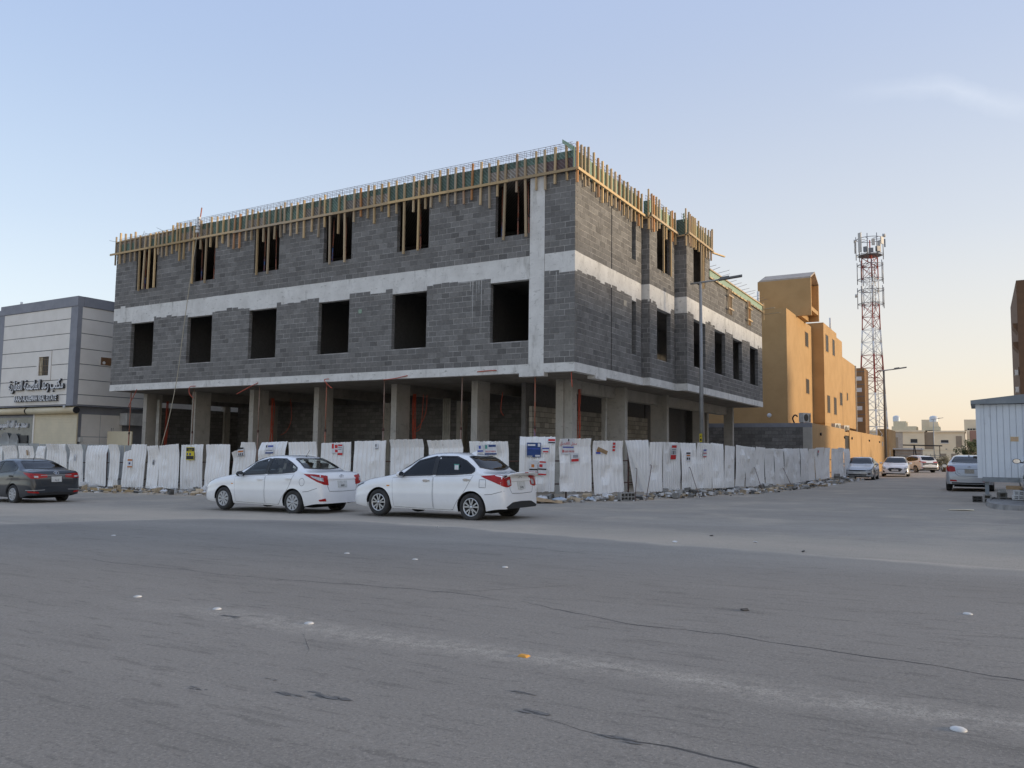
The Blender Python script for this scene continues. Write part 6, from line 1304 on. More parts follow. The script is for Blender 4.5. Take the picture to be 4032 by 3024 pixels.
# ------------------------------------------------------------------ orange house and its walls
MT['orange'] = pm('orange_render', (0.51, 0.32, 0.145), (0.46, 0.285, 0.125), .8, .9, .25, 40, dirt=((0.44, 0.265, 0.11), .7, (1, 1, .4), .60, .85))
MT['pale_cap'] = pm('pale_roof_membrane', (0.50, 0.43, 0.36), (0.42, .36, .3), 2, .9)
OH = thing('orange_house', 'tall orange rendered house with slit windows behind the building site', 'house', (-4, 45, 0))
def ob(name, x0, y0, z0, x1, y1, z1, mat='orange', parent=OH): mb = MB(); mb.box(x0, y0, z0, x1, y1, z1); return mb.build(name, MT[mat], parent)
ob('wall', -14, 33.16, 0, .69, 43.21, 12.0); ob('wall', -14, 43.22, 4.1, 1.6, 50.15, 12.35); ob('wall', -14, 50.152, 4.1, 1.6, 53.42, 12.0); ob('wall', -14, 53.424, 4.1, 1.6, 62.2, 10.6); ob('ground_floor', -14, 43.23, -.3, .5, 62.0, 4.098); ob('pier', .5, 43.3, -.3, 1.58, 50.6, 4.098)
ob('downpipe', 1.6, 62.0, -.2, 1.72, 62.12, 10.6, 'pvc')
def slit(x, y0, y1, z0, z1, lou=True):
    w = ob('window', x-.1, y0, z0, x+.012, y1, z1, 'win_dark'); n = int((z1-z0)/.16)
    mb = MB(); [mb.box(x+.012, y0+.06, z0+.06+i*.16, x+.03, y1-.06, z0+.13+i*.16) for i in range(n)]
    if lou: mb.build('louvre', MT['trim2'], w)
    mb = MB(); mb.box(x, y0-.05, z0-.05, x+.022, y0, z1+.05); mb.box(x, y1, z0-.05, x+.022, y1+.05, z1+.05); mb.box(x, y0, z0-.05, x+.022, y1, z0); mb.box(x, y0, z1, x+.022, y1, z1+.05); mb.build('frame', MT['orange'], w)
for y0, y1, z0, z1 in ((40.2, 41.5, 10.1, 11.25), (40.24, 41.55, 6.35, 7.5)): slit(.69, y0, y1, z0, z1)
for y0, y1, z0, z1 in ((44.2, 45.5, 10.1, 11.5), (47.7, 48.9, 10.15, 11.55)): slit(1.6, y0, y1, z0, z1, False)
for y0, y1, z0, z1 in ((44.4, 45.8, 5.0, 6.45), (47.9, 49.3, 5.0, 6.5), (51.4, 52.8, 6.0, 7.15), (55.8, 56.55, 6.7, 7.4)): slit(1.6, y0, y1, z0, z1)
# stair tower with open gable
ob('wall', -2.2, 37.0, 12.0, 1.0, 40.5, 14.86); ob('gable_wall', 1.0, 37.0, 12.0, 1.74, 37.22, 14.86); ob('gable_wall', 1.0, 40.28, 12.0, 1.74, 40.5, 14.86); ob('gable_beam', 1.002, 37.22, 12.45, 1.70, 40.28, 12.75)
mb = MB(); mb.prism([(1.0, 37.0, 14.862), (1.0, 40.5, 14.862), (1.0, 38.84, 15.55)], 3.2, (-1, 0, 0)); mb.build('gable_roof', MT['orange'], OH)
for a, b in (((37.0, 14.862), (38.84, 15.55)), ((38.84, 15.55), (40.5, 14.862))): mb = MB(); mb.hexa([(-2.2, a[0], a[1]), (1.74, a[0], a[1]), (1.74, b[0], b[1]), (-2.2, b[0], b[1]), (-2.0, a[0], a[1]+.12), (1.74, a[0], a[1]+.12), (1.74, b[0], b[1]+.12), (-1.8, b[0], b[1]+.12)]); mb.build('roof', MT['pale_cap'], OH)
ob('parapet_opening', .2, 33.9, 11.35, .70, 34.9, 11.8, 'win_dark') if False else None
for x, y, z in ((-1.3, 33.3, 12.0), (.4, 41.0, 12.0), (1.2, 49.5, 12.3), (1.2, 54.0, 10.6)): mb = MB(); mb.cyl((x, y, z), (x, y, z+1.4), .09, n=8); mb.build('vent_pipe', MT['white'], OH)
mb = MB(); mb.lathe([(.16, 0), (.12, .03), (.0, .04)], 14, (-.6, 33.155, 4.3), (0, -1, 0)); mb.build('wall_light', MT['white'], OH)
OW = thing('boundary_wall', 'orange boundary wall with small lamps along the side street', 'wall', (3, 50, 0))
for y0, y1, z1 in ((28.92, 43.3, 3.58), (46.0, 65.0, 3.58), (65.004, 74.6, 3.6)): ob('wall', 2.85, y0, -.3, 3.05, y1, z1, parent=OW)
ob('gate', 2.9, 43.302, -.3, 2.96, 45.998, 3.1, 'black', OW); ob('gate_pillar', 2.8, 43.302, 3.1, 3.0, 45.998, 3.4, parent=OW); ob('rear_wall', 2.2, 74.602, -.4, 3.4, 84, 4.5, parent=OW)
for y in (31.7, 42.8, 47.0, 59.2, 68.4):
    mb = MB(); mb.cyl((3.12, y, 2.82), (3.12, y, 3.02), .055, n=10); mb.box(3.05, y-.03, 2.9, 3.1, y+.03, 2.96); mb.build('wall_lamp', MT['black'], OW)
ob('house_number', 3.055, 71.5, 2.5, 3.07, 72.3, 3.0, 'ink_grey', OW)
BW = thing('block_wall', 'bare dark block wall between building site and orange house', 'wall', (0, 28.8, 0)); bl = []; mm = MB(); BF = Facade((2.5, 28.72, 0), (-1, 0, 0), (0, -1, 0))
lay_blocks(BF, 0.0, 8.5, -.2, 3.3, [], mm, ch=.235, bl=.44, store=bl, seed=31); mm.build('mortar_bed', MT['dark_mortar'], BW)
for b in sorted(bl, key=lambda b: -b[1][0][0])[:260]: block_mesh(b).build('block', MT['block'], BW)
mb = MB(); mb.box(-6, 28.70, 3.3, 3.05, 28.91, 3.58); mb.build('cap_beam', MT['greyband'], BW); mb = MB(); mb.box(2.502, 28.70, -.2, 3.048, 28.91, 3.298); mb.build('end_pier', MT['conc2'], BW)
def ac_unit(x, y, z, yaw, label):
    t = thing('air_conditioner', label, 'air conditioner', (x, y, z), yaw); mb = MB(); mb.box(-.42, -.16, .04, .42, .16, .66); mb.build('casing', MT['ac'], t, False); mb = MB(); mb.cyl((-.1, -.162, .35), (-.1, -.175, .35), .24, n=18); mb.build('fan_grille', MT['black'], t, False)
    for sx_ in (-.3, .3): mb = MB(); mb.box(sx_-.03, -.15, 0, sx_+.03, .15, .04); mb.build('foot', MT['ac'], t, False)
    mb = MB(); [mb.box(.2, -.168, .1+i*.07, .4, -.162, .14+i*.07) for i in range(7)]; mb.build('louvre', MT['trim'], t, False); return t
ac_unit(2.55, 29.2, 3.58, 1.15, 'white air conditioner unit sitting on the dark block wall'); ac_unit(2.55, 42.3, 3.35, 1.2, 'pale air conditioner behind the orange wall before the gate'); ac_unit(2.55, 47.2, 3.35, 1.2, 'pale air conditioner behind the orange wall after the gate')
loose_tube([(1.95, 28.85, 3.58), (1.85, 28.85, 3.9), (2.0, 28.85, 4.1), (2.15, 28.9, 4.0)], .05, 'hose', 'black hose loop beside the air conditioner on the block wall', 'black', 'hose')
# brown tower block behind the orange house
BT_ = thing('brown_tower', 'slim brown building with square white windows beside the mast', 'building', (1.2, 69, 0))
mb = MB(); mb.box(-2.0, 68.6, -.5, 1.75, 72, 11.0); mb.build('wall', MT['bronze'], BT_)
MT['brown_render'] = pm('brown_render', (0.30, 0.17, 0.08), (0.26, .15, .07), 1, .9); bpy.data.objects[BT_.children[0].name].data.materials[0] = MT['brown_render']
for z in (9.85, 8.6, 6.6, 5.35): mb = MB(); mb.box(.88, 68.57, z-.22, 1.45, 68.6, z+.22); mb.build('window', MT['white'], BT_)
for z in (10.6, 9.2, 7.9, 7.2, 5.9): mb = MB(); mb.box(-2.0, 68.58, z-.03, 1.75, 68.6, z+.03); mb.build('joint', MT['groove'], BT_)
# ------------------------------------------------------------------ telecom mast
MT['mast_white'] = pm('mast_white', (0.84, 0.82, 0.79), rough=.5); MT['mast_red'] = pm('mast_red', (0.45, 0.09, 0.06), (0.38, .08, .055), 3, .5); MT['mast_grey'] = pm('galvanised', (0.20, 0.20, 0.21), rough=.5, metal=.4); MT['antenna'] = pm('antenna_panel', (0.50, 0.48, 0.44), rough=.5)
TW = thing('telecom_mast', 'red and white lattice telecom mast with antennas at the top', 'mast', (2.3, 74.2, -.3)); tc = Vector((1.95, 74.9, -.5)); va = math.atan2(CAM.y-tc.y, CAM.x-tc.x)
def leg(z, i): r = (2.02-.92*max(0, z)/17) if z < 17 else 1.10-.12*(z-17)/8; a = va+.12+i*2*math.pi/3; return tc+Vector((r*math.cos(a), r*math.sin(a), z))
zs = [-.4]
while zs[-1] < 25.0: zs.append(min(25.2, zs[-1]+(1.9 if zs[-1] < 9 else 1.5)))
def band(z): return 'mast_red' if (9.3 < z < 13.2 or 16.6 < z < 19.3 or z > 23.0) else 'mast_white'
for z0, z1 in zip(zs[:-1], zs[1:]):
    mb = MB()
    for i in range(3):
        a0, a1, b0, b1 = leg(z0, i), leg(z1, i), leg(z0, (i+1) % 3), leg(z1, (i+1) % 3); mb.cyl(a0, a1, .085 if z0 < 16 else .065, n=8)
        mb.cyl(a0, b1, .03, n=5); mb.cyl(b0, a1, .03, n=5); mb.cyl(a1, b1, .028, n=5)
    mb.build('lattice_section', MT[band((z0+z1)/2)], TW)
mb = MB(); e = (leg(0, 1)-leg(0, 0)).normalized(); L0 = [tc+Vector((.15, -.1, z)) for z in (0, 24)]
for s_ in (-.18, .18): mb.cyl(L0[0]+Vector((s_+.35, 0, 0)), L0[1]+Vector((s_-.1, 0, 0)), .025, n=5)
for k in range(48): p = L0[0]+(L0[1]-L0[0])*(k/48)+Vector((.35-.45*k/48, 0, 0)); mb.cyl(p-Vector((.18, 0, 0)), p+Vector((.18, 0, 0)), .014, n=4)
mb.build('ladder', MT['mast_grey'], TW)
def ringpl(z, r, h, pipes):
    mb = MB()
    for zz in (z, z+h): mb.tube([tc+Vector((r*math.cos(2*math.pi*i/24), r*math.sin(2*math.pi*i/24), zz)) for i in range(25)], .035, 5)
    for i in range(6): a = i*math.pi/3+.3; q = Vector((math.cos(a), math.sin(a), 0)); mb.cyl(tc+q*.5+Vector((0, 0, z)), tc+q*r+Vector((0, 0, z)), .03, n=5); mb.cyl(tc+q*.5+Vector((0, 0, z+h)), tc+q*r+Vector((0, 0, z+h)), .03, n=5)
    mb.build('platform_ring', MT['mast_grey'], TW, kind='stuff')
    for i in range(pipes): a = 2*math.pi*i/pipes+.45; q = Vector((math.cos(a), math.sin(a), 0)); mb = MB(); mb.cyl(tc+q*(r+.05)+Vector((0, 0, z-.5)), tc+q*(r+.05)+Vector((0, 0, z+h+.4)), .045, n=6); mb.build('antenna_pole', MT['mast_grey'], TW)
ringpl(25.4, 1.45, 1.9, 9); ringpl(22.5, 1.38, 1.7, 7); ringpl(19.6, 1.40, 1.6, 7)
mb = MB(); mb.cyl(tc+Vector((0, 0, 25.3)), tc+Vector((0, 0, 25.36)), 1.3, n=16); mb.build('platform', MT['mast_grey'], TW)
mb = MB(); mb.cyl(tc+Vector((0, 0, 25)), tc+Vector((0, 0, 27.2)), .07, n=6); mb.build('top_pole', MT['mast_red'], TW)
def ant(a, r, z, w, h, d=.12, mat='antenna'): q = Vector((math.cos(a), math.sin(a), 0)); R = Matrix((Vector((-q.y, q.x, 0)), q, Vector((0, 0, 1)))).transposed(); mb = MB(); mb.obox(tc+q*r+Vector((0, 0, z)), (w, d, h), R); mb.build('antenna', MT[mat], TW)
ant(va-.75, 1.55, 26.75, .42, 2.3); ant(va+.25, 1.5, 26.6, .34, .75); ant(va+1.0, 1.55, 26.85, .5, .85); ant(va+1.55, 1.6, 26.7, .3, .9, .15, 'mast_grey'); ant(va-1.5, 1.6, 26.4, .3, 1.3, .15); ant(va+.1, 1.1, 25.75, .5, .5, .3, 'mast_grey'); ant(va-.4, 1.2, 25.9, .4, .6, .3, 'mast_grey'); ant(va+.8, 1.2, 25.9, .5, .6, .3, 'mast_grey'); ant(va+2.4, 1.5, 26.6, .4, 1.4)
for a, z in ((va-1.55, 27.2), (va+1.3, 27.5), (va-1.35, 20.6)): q = Vector((math.cos(a), math.sin(a), 0)); mb = MB(); mb.lathe([(.02, -.1), (.2, -.05), (.22, .12), (.02, .13)], 14, tc+q*1.6+Vector((0, 0, z)), q); mb.build('dish', MT['antenna'], TW)
mb = MB(); mb.cyl(tc+Vector((-.9, 0, 25)), tc+Vector((-.9, 0, 28.3)), .02, n=5); mb.build('lightning_rod', MT['mast_grey'], TW)
for k in range(2): mb = MB(); mb.cyl(tc+Vector((.7, -.3, 10.9+k*.9)), tc+Vector((-.6+k*.9, -.6, 10.9+k*.5)), .05, n=5); mb.build('guard_rail', MT['mast_red'], TW)
# ------------------------------------------------------------------ street lamps
MT['galv'] = pm('lamp_pole_grey', (0.36, 0.365, 0.36), (0.30, .30, .295), 3, .5, metal=.35); MT['lamp_head'] = pm('lamp_head', (0.16, 0.165, 0.17), rough=.5)
MT['galv_shaded'] = pm('lamp_pole_shaded', (0.10, 0.098, 0.095), rough=.6)  # grey pole colour darkened to stand for shade
def street_lamp(x, y, h, label, arm=1.6, rise=.27, sc=1.0, dirv=(.955, .29), mark=False, gm='galv'):
    t = thing('street_lamp', label, 'street lamp', (x, y, gz(x, y))); b = Vector((x, y, 0)); d = Vector((dirv[0], dirv[1], 0)).normalized(); z1 = gz(x, y)+h
    mb = MB(); mb.cyl((x, y, gz(x, y)-.05), (x, y, z1), .105*sc, .06*sc, 12); mb.build('pole', MT[gm], t)
    mb = MB(); mb.cyl(b-d*.45+Vector((0, 0, z1-.02)), b+d*arm*.55+Vector((0, 0, z1+rise*.5)), .045*sc, .04*sc, 8); mb.build('arm', MT['galv'], t)
    mb = MB(); p0 = b+d*arm*.5+Vector((0, 0, z1+rise*.48)); p1 = b+d*(arm+.2)+Vector((0, 0, z1+rise)); mb.bar(p0, p1, .26*sc, .075*sc, up=(0, 0, 1)); mb.bar(p0+d*.05+Vector((0, 0, .05)), p0+d*.45+Vector((0, 0, .11)), .16*sc, .1*sc); mb.build('lamp_head', MT['lamp_head'], t)
    if mark: mb = MB(); mb.box(x-.06, y-.118, 2.05, x+.06, y-.108, 2.42); m = mb.build('yellow_sticker', MT['ink_yellow'], t); mb = MB(); mb.box(x-.03, y-.121, 2.1, x+.03, y-.119, 2.2); mb.box(x-.025, y-.121, 2.28, x+.025, y-.119, 2.33); mb.build('sticker_mark', MT['ink_black'], m)
street_lamp(1.78, 9.2, 9.2, 'grey street lamp standing before the side of the unfinished building', mark=True)
street_lamp(5.0, 54.3, 9.35, 'street lamp with shade-darkened pole beside the orange boundary wall', 1.7, .3, 1.35, gm='galv_shaded')
street_lamp(5.0, 143, 8.6, 'small distant street lamp before the beige villas', 1.5, .35)
# ------------------------------------------------------------------ site cabin, kerb island, right-hand things
MT['cabin_wall'] = pm('cabin_sheet', (0.70, 0.73, 0.76), (0.76, .79, .81), 1.2, .5, dirt=((0.36, 0.36, 0.35), 1.6, (2, 2, .6), .62, .85)); MT['cabin_grey'] = pm('cabin_roof_grey', (0.22, 0.24, 0.25), (0.28, .30, .31), 2, .55)
CB = thing('site_cabin', 'white corrugated site cabin on block supports with grey roof', 'cabin', (14.5, 3.2, gz(14, 3)))
mb = MB(); mb.box(12.36, 2.03, .98, 17.0, 4.4, 3.12); mb.build('wall', MT['cabin_wall'], CB)
x = 12.36; 
while x < 17: mb = MB(); mb.box(x, 2.0, .98, x+.145, 2.029, 3.12); mb.build('wall_panel', MT['cabin_wall'], CB); x += .16
mb = MB(); mb.box(12.30, 1.985, .95, 12.42, 2.1, 3.13); mb.build('corner_trim', MT['cabin_wall'], CB)
mb = MB(); mb.hexa([(12.18, 1.85, 3.13), (14.6, 1.85, 3.14), (14.6, 4.6, 3.14), (12.18, 4.6, 3.13), (12.18, 1.85, 3.24), (14.6, 1.85, 3.52), (14.6, 4.6, 3.52), (12.18, 4.6, 3.24)]); mb.hexa([(14.602, 1.85, 3.14), (17.1, 1.85, 3.13), (17.1, 4.6, 3.13), (14.602, 4.6, 3.14), (14.602, 1.85, 3.52), (17.1, 1.85, 3.24), (17.1, 4.6, 3.24), (14.602, 4.6, 3.52)]); mb.build('roof', MT['cabin_grey'], CB)
mb = MB(); mb.box(12.4, 1.99, .84, 17.0, 4.4, .978); mb.build('base_frame', MT['cabin_grey'], CB)
for x in (12.48, 14.2, 16.0):
    for y in (2.1, 4.2): mb = MB(); mb.box(x, y, gz(x, y)+.2, x+.1, y+.1, .84); mb.build('leg', MT['cabin_grey'], CB)
mb = MB(); mb.box(13.15, 1.992, 2.03, 13.36, 1.998, 2.17); nt = mb.build('notice', MT['shutter'], CB)
for i in range(4): mb = MB(); mb.box(13.17, 1.989, 2.05+i*.03, 13.34, 1.991, 2.06+i*.03); mb.build('notice_line', MT['ink_orange'], nt)
mb = MB(); mb.cyl((12.33, 2.4, 1.55), (12.2, 2.4, 1.56), .035, n=8); mb.build('spout', MT['black'], CB)
G = lambda x, y: gz(x, y)+.006
hollow_block(12.52, 2.1, G(12.5, 2), .1, 'tall pale block standing under the front corner of the site cabin', .2, .2, .24, 'rub1', 1); hollow_block(12.27, 2.3, G(12.3, 2), .0, 'dark block left of the cabin corner support', .26, .2, .18, 'rub4', 2); hollow_block(12.9, 2.35, G(12.9, 2), .3, 'grey block with white top under the cabin', .22, .2, .3, 'rub1', 1); hollow_block(12.9, 2.35, G(12.9, 2)+.3, .2, 'pale block on top of the grey block under the cabin', .18, .16, .1, 'rub3', 1)
for k in range(2): hollow_block(13.45+.02*k, 1.55, G(13.4, 1.5)+.12+k*.13, .12-.1*k, ('lower', 'upper')[k]+' pale hollow block lying before the cabin on the kerb island', .62, .25, .13, 'rub3', 5)
mb = MB(); mb.box(-.5, -.2, 0, .5, .2, .1); o = mb.build('cardboard', MT['card']); o.location = (13.5, 1.9, G(13.4, 1.9)+.4); tag(o, 'brown board lying on the blocks before the cabin', 'board')
IS = [(12.62, 3.2), (12.50, 1.83), (12.46, .9), (12.48, .1), (12.55, -.7), (12.66, -1.25), (12.86, -1.6), (13.15, -1.75), (13.6, -1.78), (14.3, -1.7), (15.2, -1.6), (16.4, -1.5)]
mb = MB(); mb.poly([(x+.12, y+.1, gz(x, y)+.115) for x, y in IS]+[(16.4, 3.2, gz(16, 3)+.115)]); isl = mb.build('pavement_island', MT['kerb']); isl['kind'] = 'structure'
for (ax, ay), (bx, by) in zip(IS[:-1], IS[1:]):
    d = Vector((bx-ax, by-ay, 0)); n = Vector((-d.y, d.x, 0)).normalized()*.15; d = d.normalized()*.006; a = Vector((ax, ay, 0))+d; b = Vector((bx, by, 0))-d
    P = [Vector((p.x, p.y, gz(p.x, p.y)+h)) for h in (-.02, .13) for p in (a, b, b+n*(1 if h < 0 else .8), a+n*(1 if h < 0 else .8))]; P[4] += n*.2; P[5] += n*.2; mb = MB(); mb.hexa(P); mb.build('kerb_stone', MT['kerb'], isl)
mb = MB(); R = Matrix.Rotation(-.1, 3, 'Z'); mb.poly([R @ Vector(p) for p in ((-.28, -.1, .0), (.1, -.14, .02), (.3, -.06, .01), (.27, .12, .03), (0, .1, .015), (-.26, .13, .0))]); mb.prism([R @ Vector(p) for p in ((-.28, -.1, -.006), (.1, -.14, .012), (.3, -.06, .004), (.27, .12, .024), (0, .1, .009), (-.26, .13, -.006))], .006); o = mb.build('cardboard', MT['shutter']); o.location = (11.92, -2.3, gz(11.9, -2.3)+.014); tag(o, 'flat piece of pale cardboard lying on the road near the kerb', 'cardboard')
# brown apartment block at the right edge
RB = thing('apartment_block', 'dark brown apartment block at the right edge of the picture', 'building', (24, 90, 0)); MT['dk_brown'] = pm('dark_brown_render', (0.15, 0.085, 0.045), (0.12, .07, .04), 1, .85)
mb = MB(); mb.box(16.65, 84, -.5, 38, 104, 22.2); mb.build('wall', MT['dk_brown'], RB)
for z, dx in ((17.2, .5), (15.0, .55), (12.0, .1)): mb = MB(); mb.prism([(16.65, 84.5, z), (16.65-dx, 84.5, z), (16.65-dx*.9, 84.5, z-.4), (16.65, 84.5, z-1.1)], 3, (0, 1, 0)); mb.build('cornice', MT['dk_brown'], RB)
for i in range(5):
    for j in range(5): mb = MB(); mb.box(18.2+j*4, 83.95, 2.2+i*4, 20+j*4, 83.99, 4.4+i*4); w = mb.build('window', MT['win_dark'], RB); mb = MB(); mb.box(18.1+j*4, 83.9, 2.05+i*4, 20.1+j*4, 83.99, 2.19+i*4); mb.build('sill', MT['pale_cap'], w)
for z, nm in ((11.0, 'upper'), (9.0, 'lower')): ac_unit(16.35, 84.6, z, -math.pi/2, nm+' air conditioner on the side of the dark brown apartment block')
# two off-frame villas across the side street, added to shade the lower side facade
MT['villa'] = pm('villa_render', (0.50, 0.44, 0.35), (0.45, .40, .32), 1, .9, .2, 40); MT['villa2'] = pm('far_villa_render', (0.84, 0.70, 0.50), (0.79, .655, .465), .5, .9); MT['taupe'] = pm('taupe_render', (0.33, 0.26, 0.19), (0.29, .23, .17), .5, .9); MT['pink'] = pm('pink_render', (0.36, 0.21, 0.16), (0.32, .19, .15), .5, .9)
for y0, y1, h, nm in ((-7, 18, 11.6, 'nearer'), (21, 41, 11.2, 'farther')):
    V = thing('villa', 'unseen beige villa added across the side street for its shade, the %s of two' % nm, 'house', (24, (y0+y1)/2, gz(18, y0)))
    mb = MB(); mb.box(19, y0, -.5, 33, y1, h-1); mb.build('wall', MT['villa'], V); mb = MB(); mb.box(18.9, y0-.1, h-1, 33.1, y1+.1, h); mb.build('parapet', MT['taupe'], V)
    for i in range(3):
        y = y0+2.5
        while y < y1-2: mb = MB(); mb.box(18.96, y, 1.4+i*3.3, 18.995, y+1.2, 3.0+i*3.3); w = mb.build('window', MT['win_dark'], V); mb = MB(); mb.box(18.9, y-.1, 1.28+i*3.3, 18.995, y+1.3, 1.39+i*3.3); mb.build('sill', MT['pale_cap'], w); y += 3.6
# far villas closing the street
def far(name, label, cat='house'): return thing(name, label, cat, (2, 172, -.5))
def fb(t, name, x0, x1, z0, z1, mat, y0=170, y1=180): mb = MB(); mb.box(x0, y0, z0, x1, y1, z1); return mb.build(name, MT[mat], t)
fv = far('beige_villa', 'left beige villa at the end of the street with taupe stair strip'); fb(fv, 'wall', -9, 2.0, -.6, 6.6, 'villa2'); fb(fv, 'cornice', -9.2, 2.1, 6.6, 6.95, 'villa2', 169.7); fb(fv, 'stair_strip', 2.0, 3.85, -.6, 6.6, 'taupe', 170.6); fb(fv, 'side_bay', -4.6, -2.25, -.6, 6.59, 'pale_cap', 169.95, 170.2); fb(fv, 'bay_panel', -4.3, -3.2, 1.5, 5.4, 'taupe', 169.9, 169.949)
w = fb(fv, 'window', -.7, .62, 4.22, 5.03, 'win_dark', 169.93, 169.99); fb(fv, 'frame', -.85, .77, 4.08, 4.2, 'white', 169.88, 169.99); fb(fv, 'roof_room', -4.6, .3, 6.952, 7.9, 'shutter', 172); fb(fv, 'roof_block', -4.4, -1.8, 7.902, 9.1, 'shutter', 174); fb(fv, 'roof_stair', 1.2, 4.2, 6.952, 9.5, 'villa2', 176)
fw2 = far('beige_villa', 'right beige villa at the end of the street with a small tank on its roof'); fb(fw2, 'wall', 3.86, 9.65, -.6, 6.5, 'villa2'); fb(fw2, 'cornice', 3.86, 9.8, 6.5, 6.85, 'villa2', 169.7); fb(fw2, 'window', 5.17, 6.58, 4.26, 4.83, 'win_dark', 169.93, 169.99); fb(fw2, 'frame', 5.0, 6.75, 4.1, 4.24, 'white', 169.88, 169.99); fb(fw2, 'bay_panel', 8.0, 9.1, 3.3, 5.7, 'taupe', 169.9, 169.99); fb(fw2, 'roof_room', 1.5, 5.0, 6.952, 7.8, 'shutter', 172, 175.9); fb(fw2, 'roof_block', 2.8, 4.6, 7.802, 8.9, 'villa2', 173); fb(fw2, 'small_vent', 6.0, 6.3, 2.7, 2.95, 'black', 169.93, 169.99)
fr = far('pink_house', 'pinkish house with beige roof room beside the cabin at the street end'); fb(fr, 'wall', 10.0, 16.4, -.6, 7.0, 'villa2', 171); fb(fr, 'pink_wall', 10.6, 16.3, -.6, 6.9, 'pink', 170.9, 170.99); fb(fr, 'roof_room', 9.6, 13.0, 7.002, 9.3, 'villa2', 172); fb(fr, 'window', 12.1, 12.5, 6.0, 6.2, 'villa2', 170.8, 170.89)
for x0, x1, z in ((10.2, 11.6, 7.0),): mb = MB(); [mb.box(x0+i*.5, 171.2, z+.01, x0+i*.5+.4, 171.6, z+.35) for i in range(4)]; mb.build('roof_units', MT['black'], fr)
MT['tank'] = pm('tank_plastic', (0.60, 0.62, 0.64), rough=.4)
for x, y, z, par, r in ((-3.9, 176, 9.1, fv, .75), (3.7, 174.5, 8.9, fw2, .85)): mb = MB(); mb.lathe([(r, 0), (r, 1.0), (r*.8, 1.25), (.2, 1.4), (.01, 1.4)], 20, (x, y, z)); mb.build('water_tank', MT['tank'], par)
bw = thing('low_wall', 'low beige wall before the villas at the street end', 'wall', (3, 160, -.5)); mb = MB(); mb.box(-9, 160, -.6, 9.5, 160.3, 2.6); mb.build('wall', MT['villa2'], bw); mb = MB(); mb.box(-9.1, 159.9, 2.602, 9.6, 160.4, 2.75); mb.build('coping', MT['villa2'], bw)
for x in (5.2, 7.3): mb = MB(); mb.box(x, 159.93, 1.2, x+1.2, 159.99, 1.9); mb.build('panel', MT['taupe'], bw)
# steel frame trailer and a white kiosk beyond the parked cars
TR = thing('cage_trailer', 'black steel frame trailer with slatted sides behind the far white suv', 'trailer', (7, 75, gz(7, 75)))
def tb(p0, p1, w=.08, name='frame_bar', mat='black'): mb = MB(); mb.bar(p0, p1, w, w); mb.build(name, MT[mat], TR)
tb((4.9, 74.5, 2.68), (8.8, 74.5, 2.62), .13, 'roof_beam'); tb((5.9, 74.5, .6), (6.0, 74.5, 2.65)); tb((6.3, 74.5, .9), (6.05, 74.5, 2.6), .12); tb((8.55, 74.5, .6), (8.55, 74.5, 2.6)); tb((5.8, 74.4, .55), (8.8, 74.4, .55), .14)
for i in range(5): tb((6.2, 74.35, .75+i*.2), (8.75, 74.35, .75+i*.2), .045, 'slat', 'mast_grey')
for i in range(6): tb((6.3+i*.45, 74.3, .6), (6.3+i*.45, 74.3, 1.7), .05, 'upright', 'mast_grey')
for y in (74.6,):
    for x in (6.6, 8.2): mb = MB(); mb.lathe([(.15, -.1), (.3, -.1), (.32, 0), (.3, .1), (.15, .1)], 16, (x, 74.3, gz(7, 75)+.32), (0, 1, 0)); mb.build('wheel', MT['rubber'], TR)
KI = thing('kiosk', 'low white and grey shed between the orange wall and the trailer', 'shed', (5, 80, gz(5, 80))); mb = MB(); mb.box(3.6, 80, -.4, 6.4, 83, 2.2); mb.build('wall', MT['pale_cap'], KI); mb = MB(); mb.box(3.4, 79.8, 2.2, 6.5, 83.2, 2.38); mb.build('roof', MT['white'], KI)
for i in range(3): mb = MB(); mb.box(3.7, 79.97, 1.0+i*.4, 6.3, 79.99, 1.15+i*.4); mb.build('cladding', MT['conc2'], KI)
# shrubs
MT['leaf'] = pm('shrub_leaf', (0.10, 0.12, 0.045), (0.06, 0.08, 0.03), 3, .7, tint=.3); MT['dryleaf'] = pm('dry_shrub', (0.26, 0.23, 0.15), (0.20, .19, .12), 3, .8, tint=.3); MT['twig'] = pm('twig', (0.16, 0.12, 0.08))
def shrub(x, y, r, h, n, mat, label, seed):
    t = thing('shrub', label, 'shrub', (x, y, gz(x, y))); rr = random.Random(seed); mb = MB(); tw = MB(); z0 = gz(x, y)
    cl = [(x+rr.gauss(0, r*.45), y+rr.gauss(0, r*.45), z0+h*rr.uniform(.25, .9), r*rr.uniform(.25, .5)) for _ in range(22)]
    for c in cl: tw.cyl((x+rr.uniform(-.1, .1), y+rr.uniform(-.1, .1), z0-.05), c[:3], .03, .008, 5)
    for i in range(n):
        c = rr.choice(cl); u = Vector((rr.gauss(0, 1), rr.gauss(0, 1), rr.gauss(0, 1))).normalized()*c[3]*rr.random()**.4; p = Vector(c[:3])+u; s = rr.uniform(.05, .11)*max(1, r); a = Vector((rr.gauss(0, 1), rr.gauss(0, 1), rr.gauss(0, 1))).normalized(); b = a.orthogonal().normalized()
        mb.poly([p-a*s, p+b*s*.45, p+a*s, p-b*s*.45], 0, rr.random())
    mb.build('foliage', MT[mat], t, kind='stuff'); tw.build('stems', MT['twig'], t)
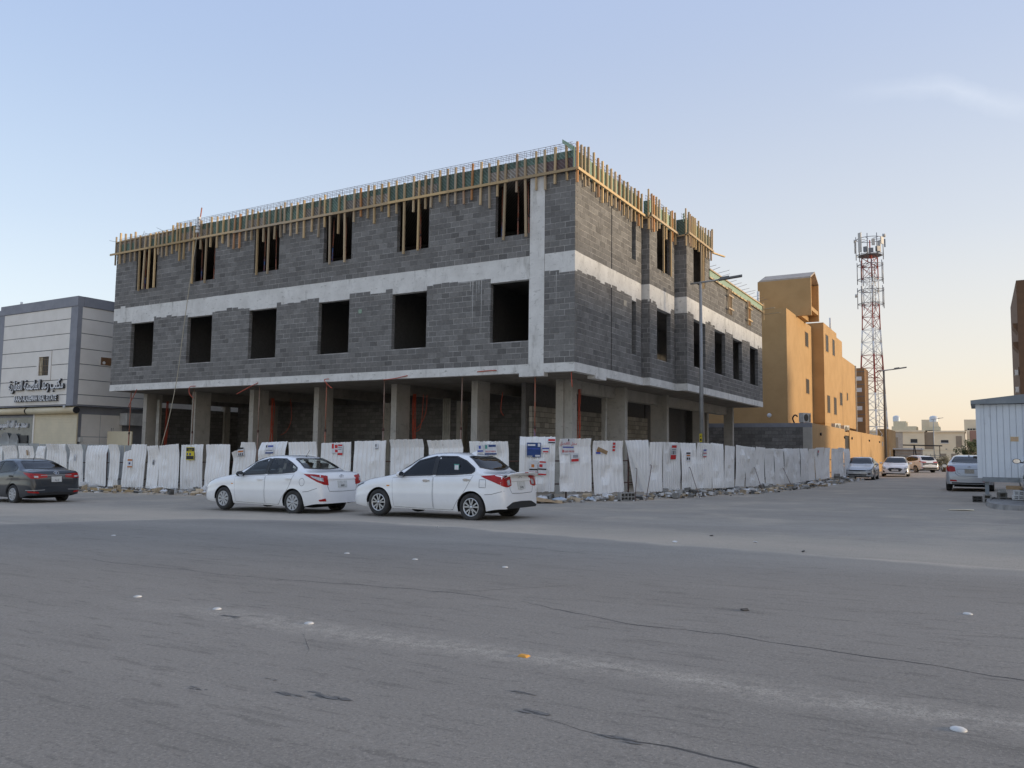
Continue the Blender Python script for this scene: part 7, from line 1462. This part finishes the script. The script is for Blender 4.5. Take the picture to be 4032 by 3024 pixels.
shrub(11.5, 64, .95, 3.3, 2600, 'leaf', 'dusty green bush behind the silver car beside the cabin', 1); shrub(9.2, 66, .8, 1.6, 900, 'dryleaf', 'dry pale bush left of the green bush', 2); shrub(10.2, 70, .9, 1.2, 900, 'dryleaf', 'low dry scrub behind the silver car roof', 3)
# ------------------------------------------------------------------ road studs
MT['stud'] = pm('stud_ceramic', (0.66, 0.65, 0.62), (0.50, .49, .46), 9, .45, obj=True)
sl = ['far row, leftmost by the left edge', 'far row, left of three near the middle', 'far row, middle of three near the middle', 'far row, right of three near the middle', 'near row, leftmost', 'near row, second from left', 'near row, third from left', None, 'right side, farther', 'lower right, nearest']
for (x, y), s_ in zip([(-.84, -16.73), (4.68, -16.83), (5.94, -16.92), (7.37, -17.01), (5.36, -20.52), (6.56, -20.58), (7.72, -20.64), (9.74, -20.73), (12.25, -17.66), (12.25, -20.95)], sl):
    if s_ is None: continue
    mb = MB(); mb.lathe([(.038, 0), (.0365, .004), (.028, .009), (.012, .012), (.001, .0125)], 18, (0, 0, 0)); o = mb.build('road_stud', MT['stud']); o.location = (x, y, gz(x, y)+.009); tag(o, 'round white ceramic road stud, '+s_, 'road stud', 'white studs set in the road')
mb = MB(); mb.hexa([(-.036, -.026, 0), (.036, -.03, 0), (.036, .03, 0), (-.036, .026, 0), (-.026, -.015, .013), (.022, -.022, .012), (.026, .018, .011), (-.022, .015, .013)]); o = mb.build('road_stud', MT['ink_orange']); o.location = (9.74, -20.73, gz(9.74, -20.7)+.009); o.data.materials[0] = pm('amber_stud', (0.62, 0.30, 0.05)); tag(o, 'square amber road stud in the pale strip of the road', 'road stud')
# litter on the tarmac
for i, (x, y) in enumerate(((8.2, -13.2), (8.4, -11.9), (9.3, -12.6), (10.2, -13.6), (3.2, -12.6), (10.6, -18.4))):
    mb = MB(); chunk(mb, (0, 0, .008), (.04, .025, .008), 0, random.Random(i)); o = mb.build('pebble', MT['rub4' if i % 2 else 'rub3']); o.location = (x, y, gz(x, y)+.009); tag(o, 'small %s stone lying on the tarmac, number %s from the left' % (('white', 'dark')[i % 2], ('four', 'five', 'six', 'seven', 'one', 'eight', 'two')[i]), 'stone', 'stones on the road')
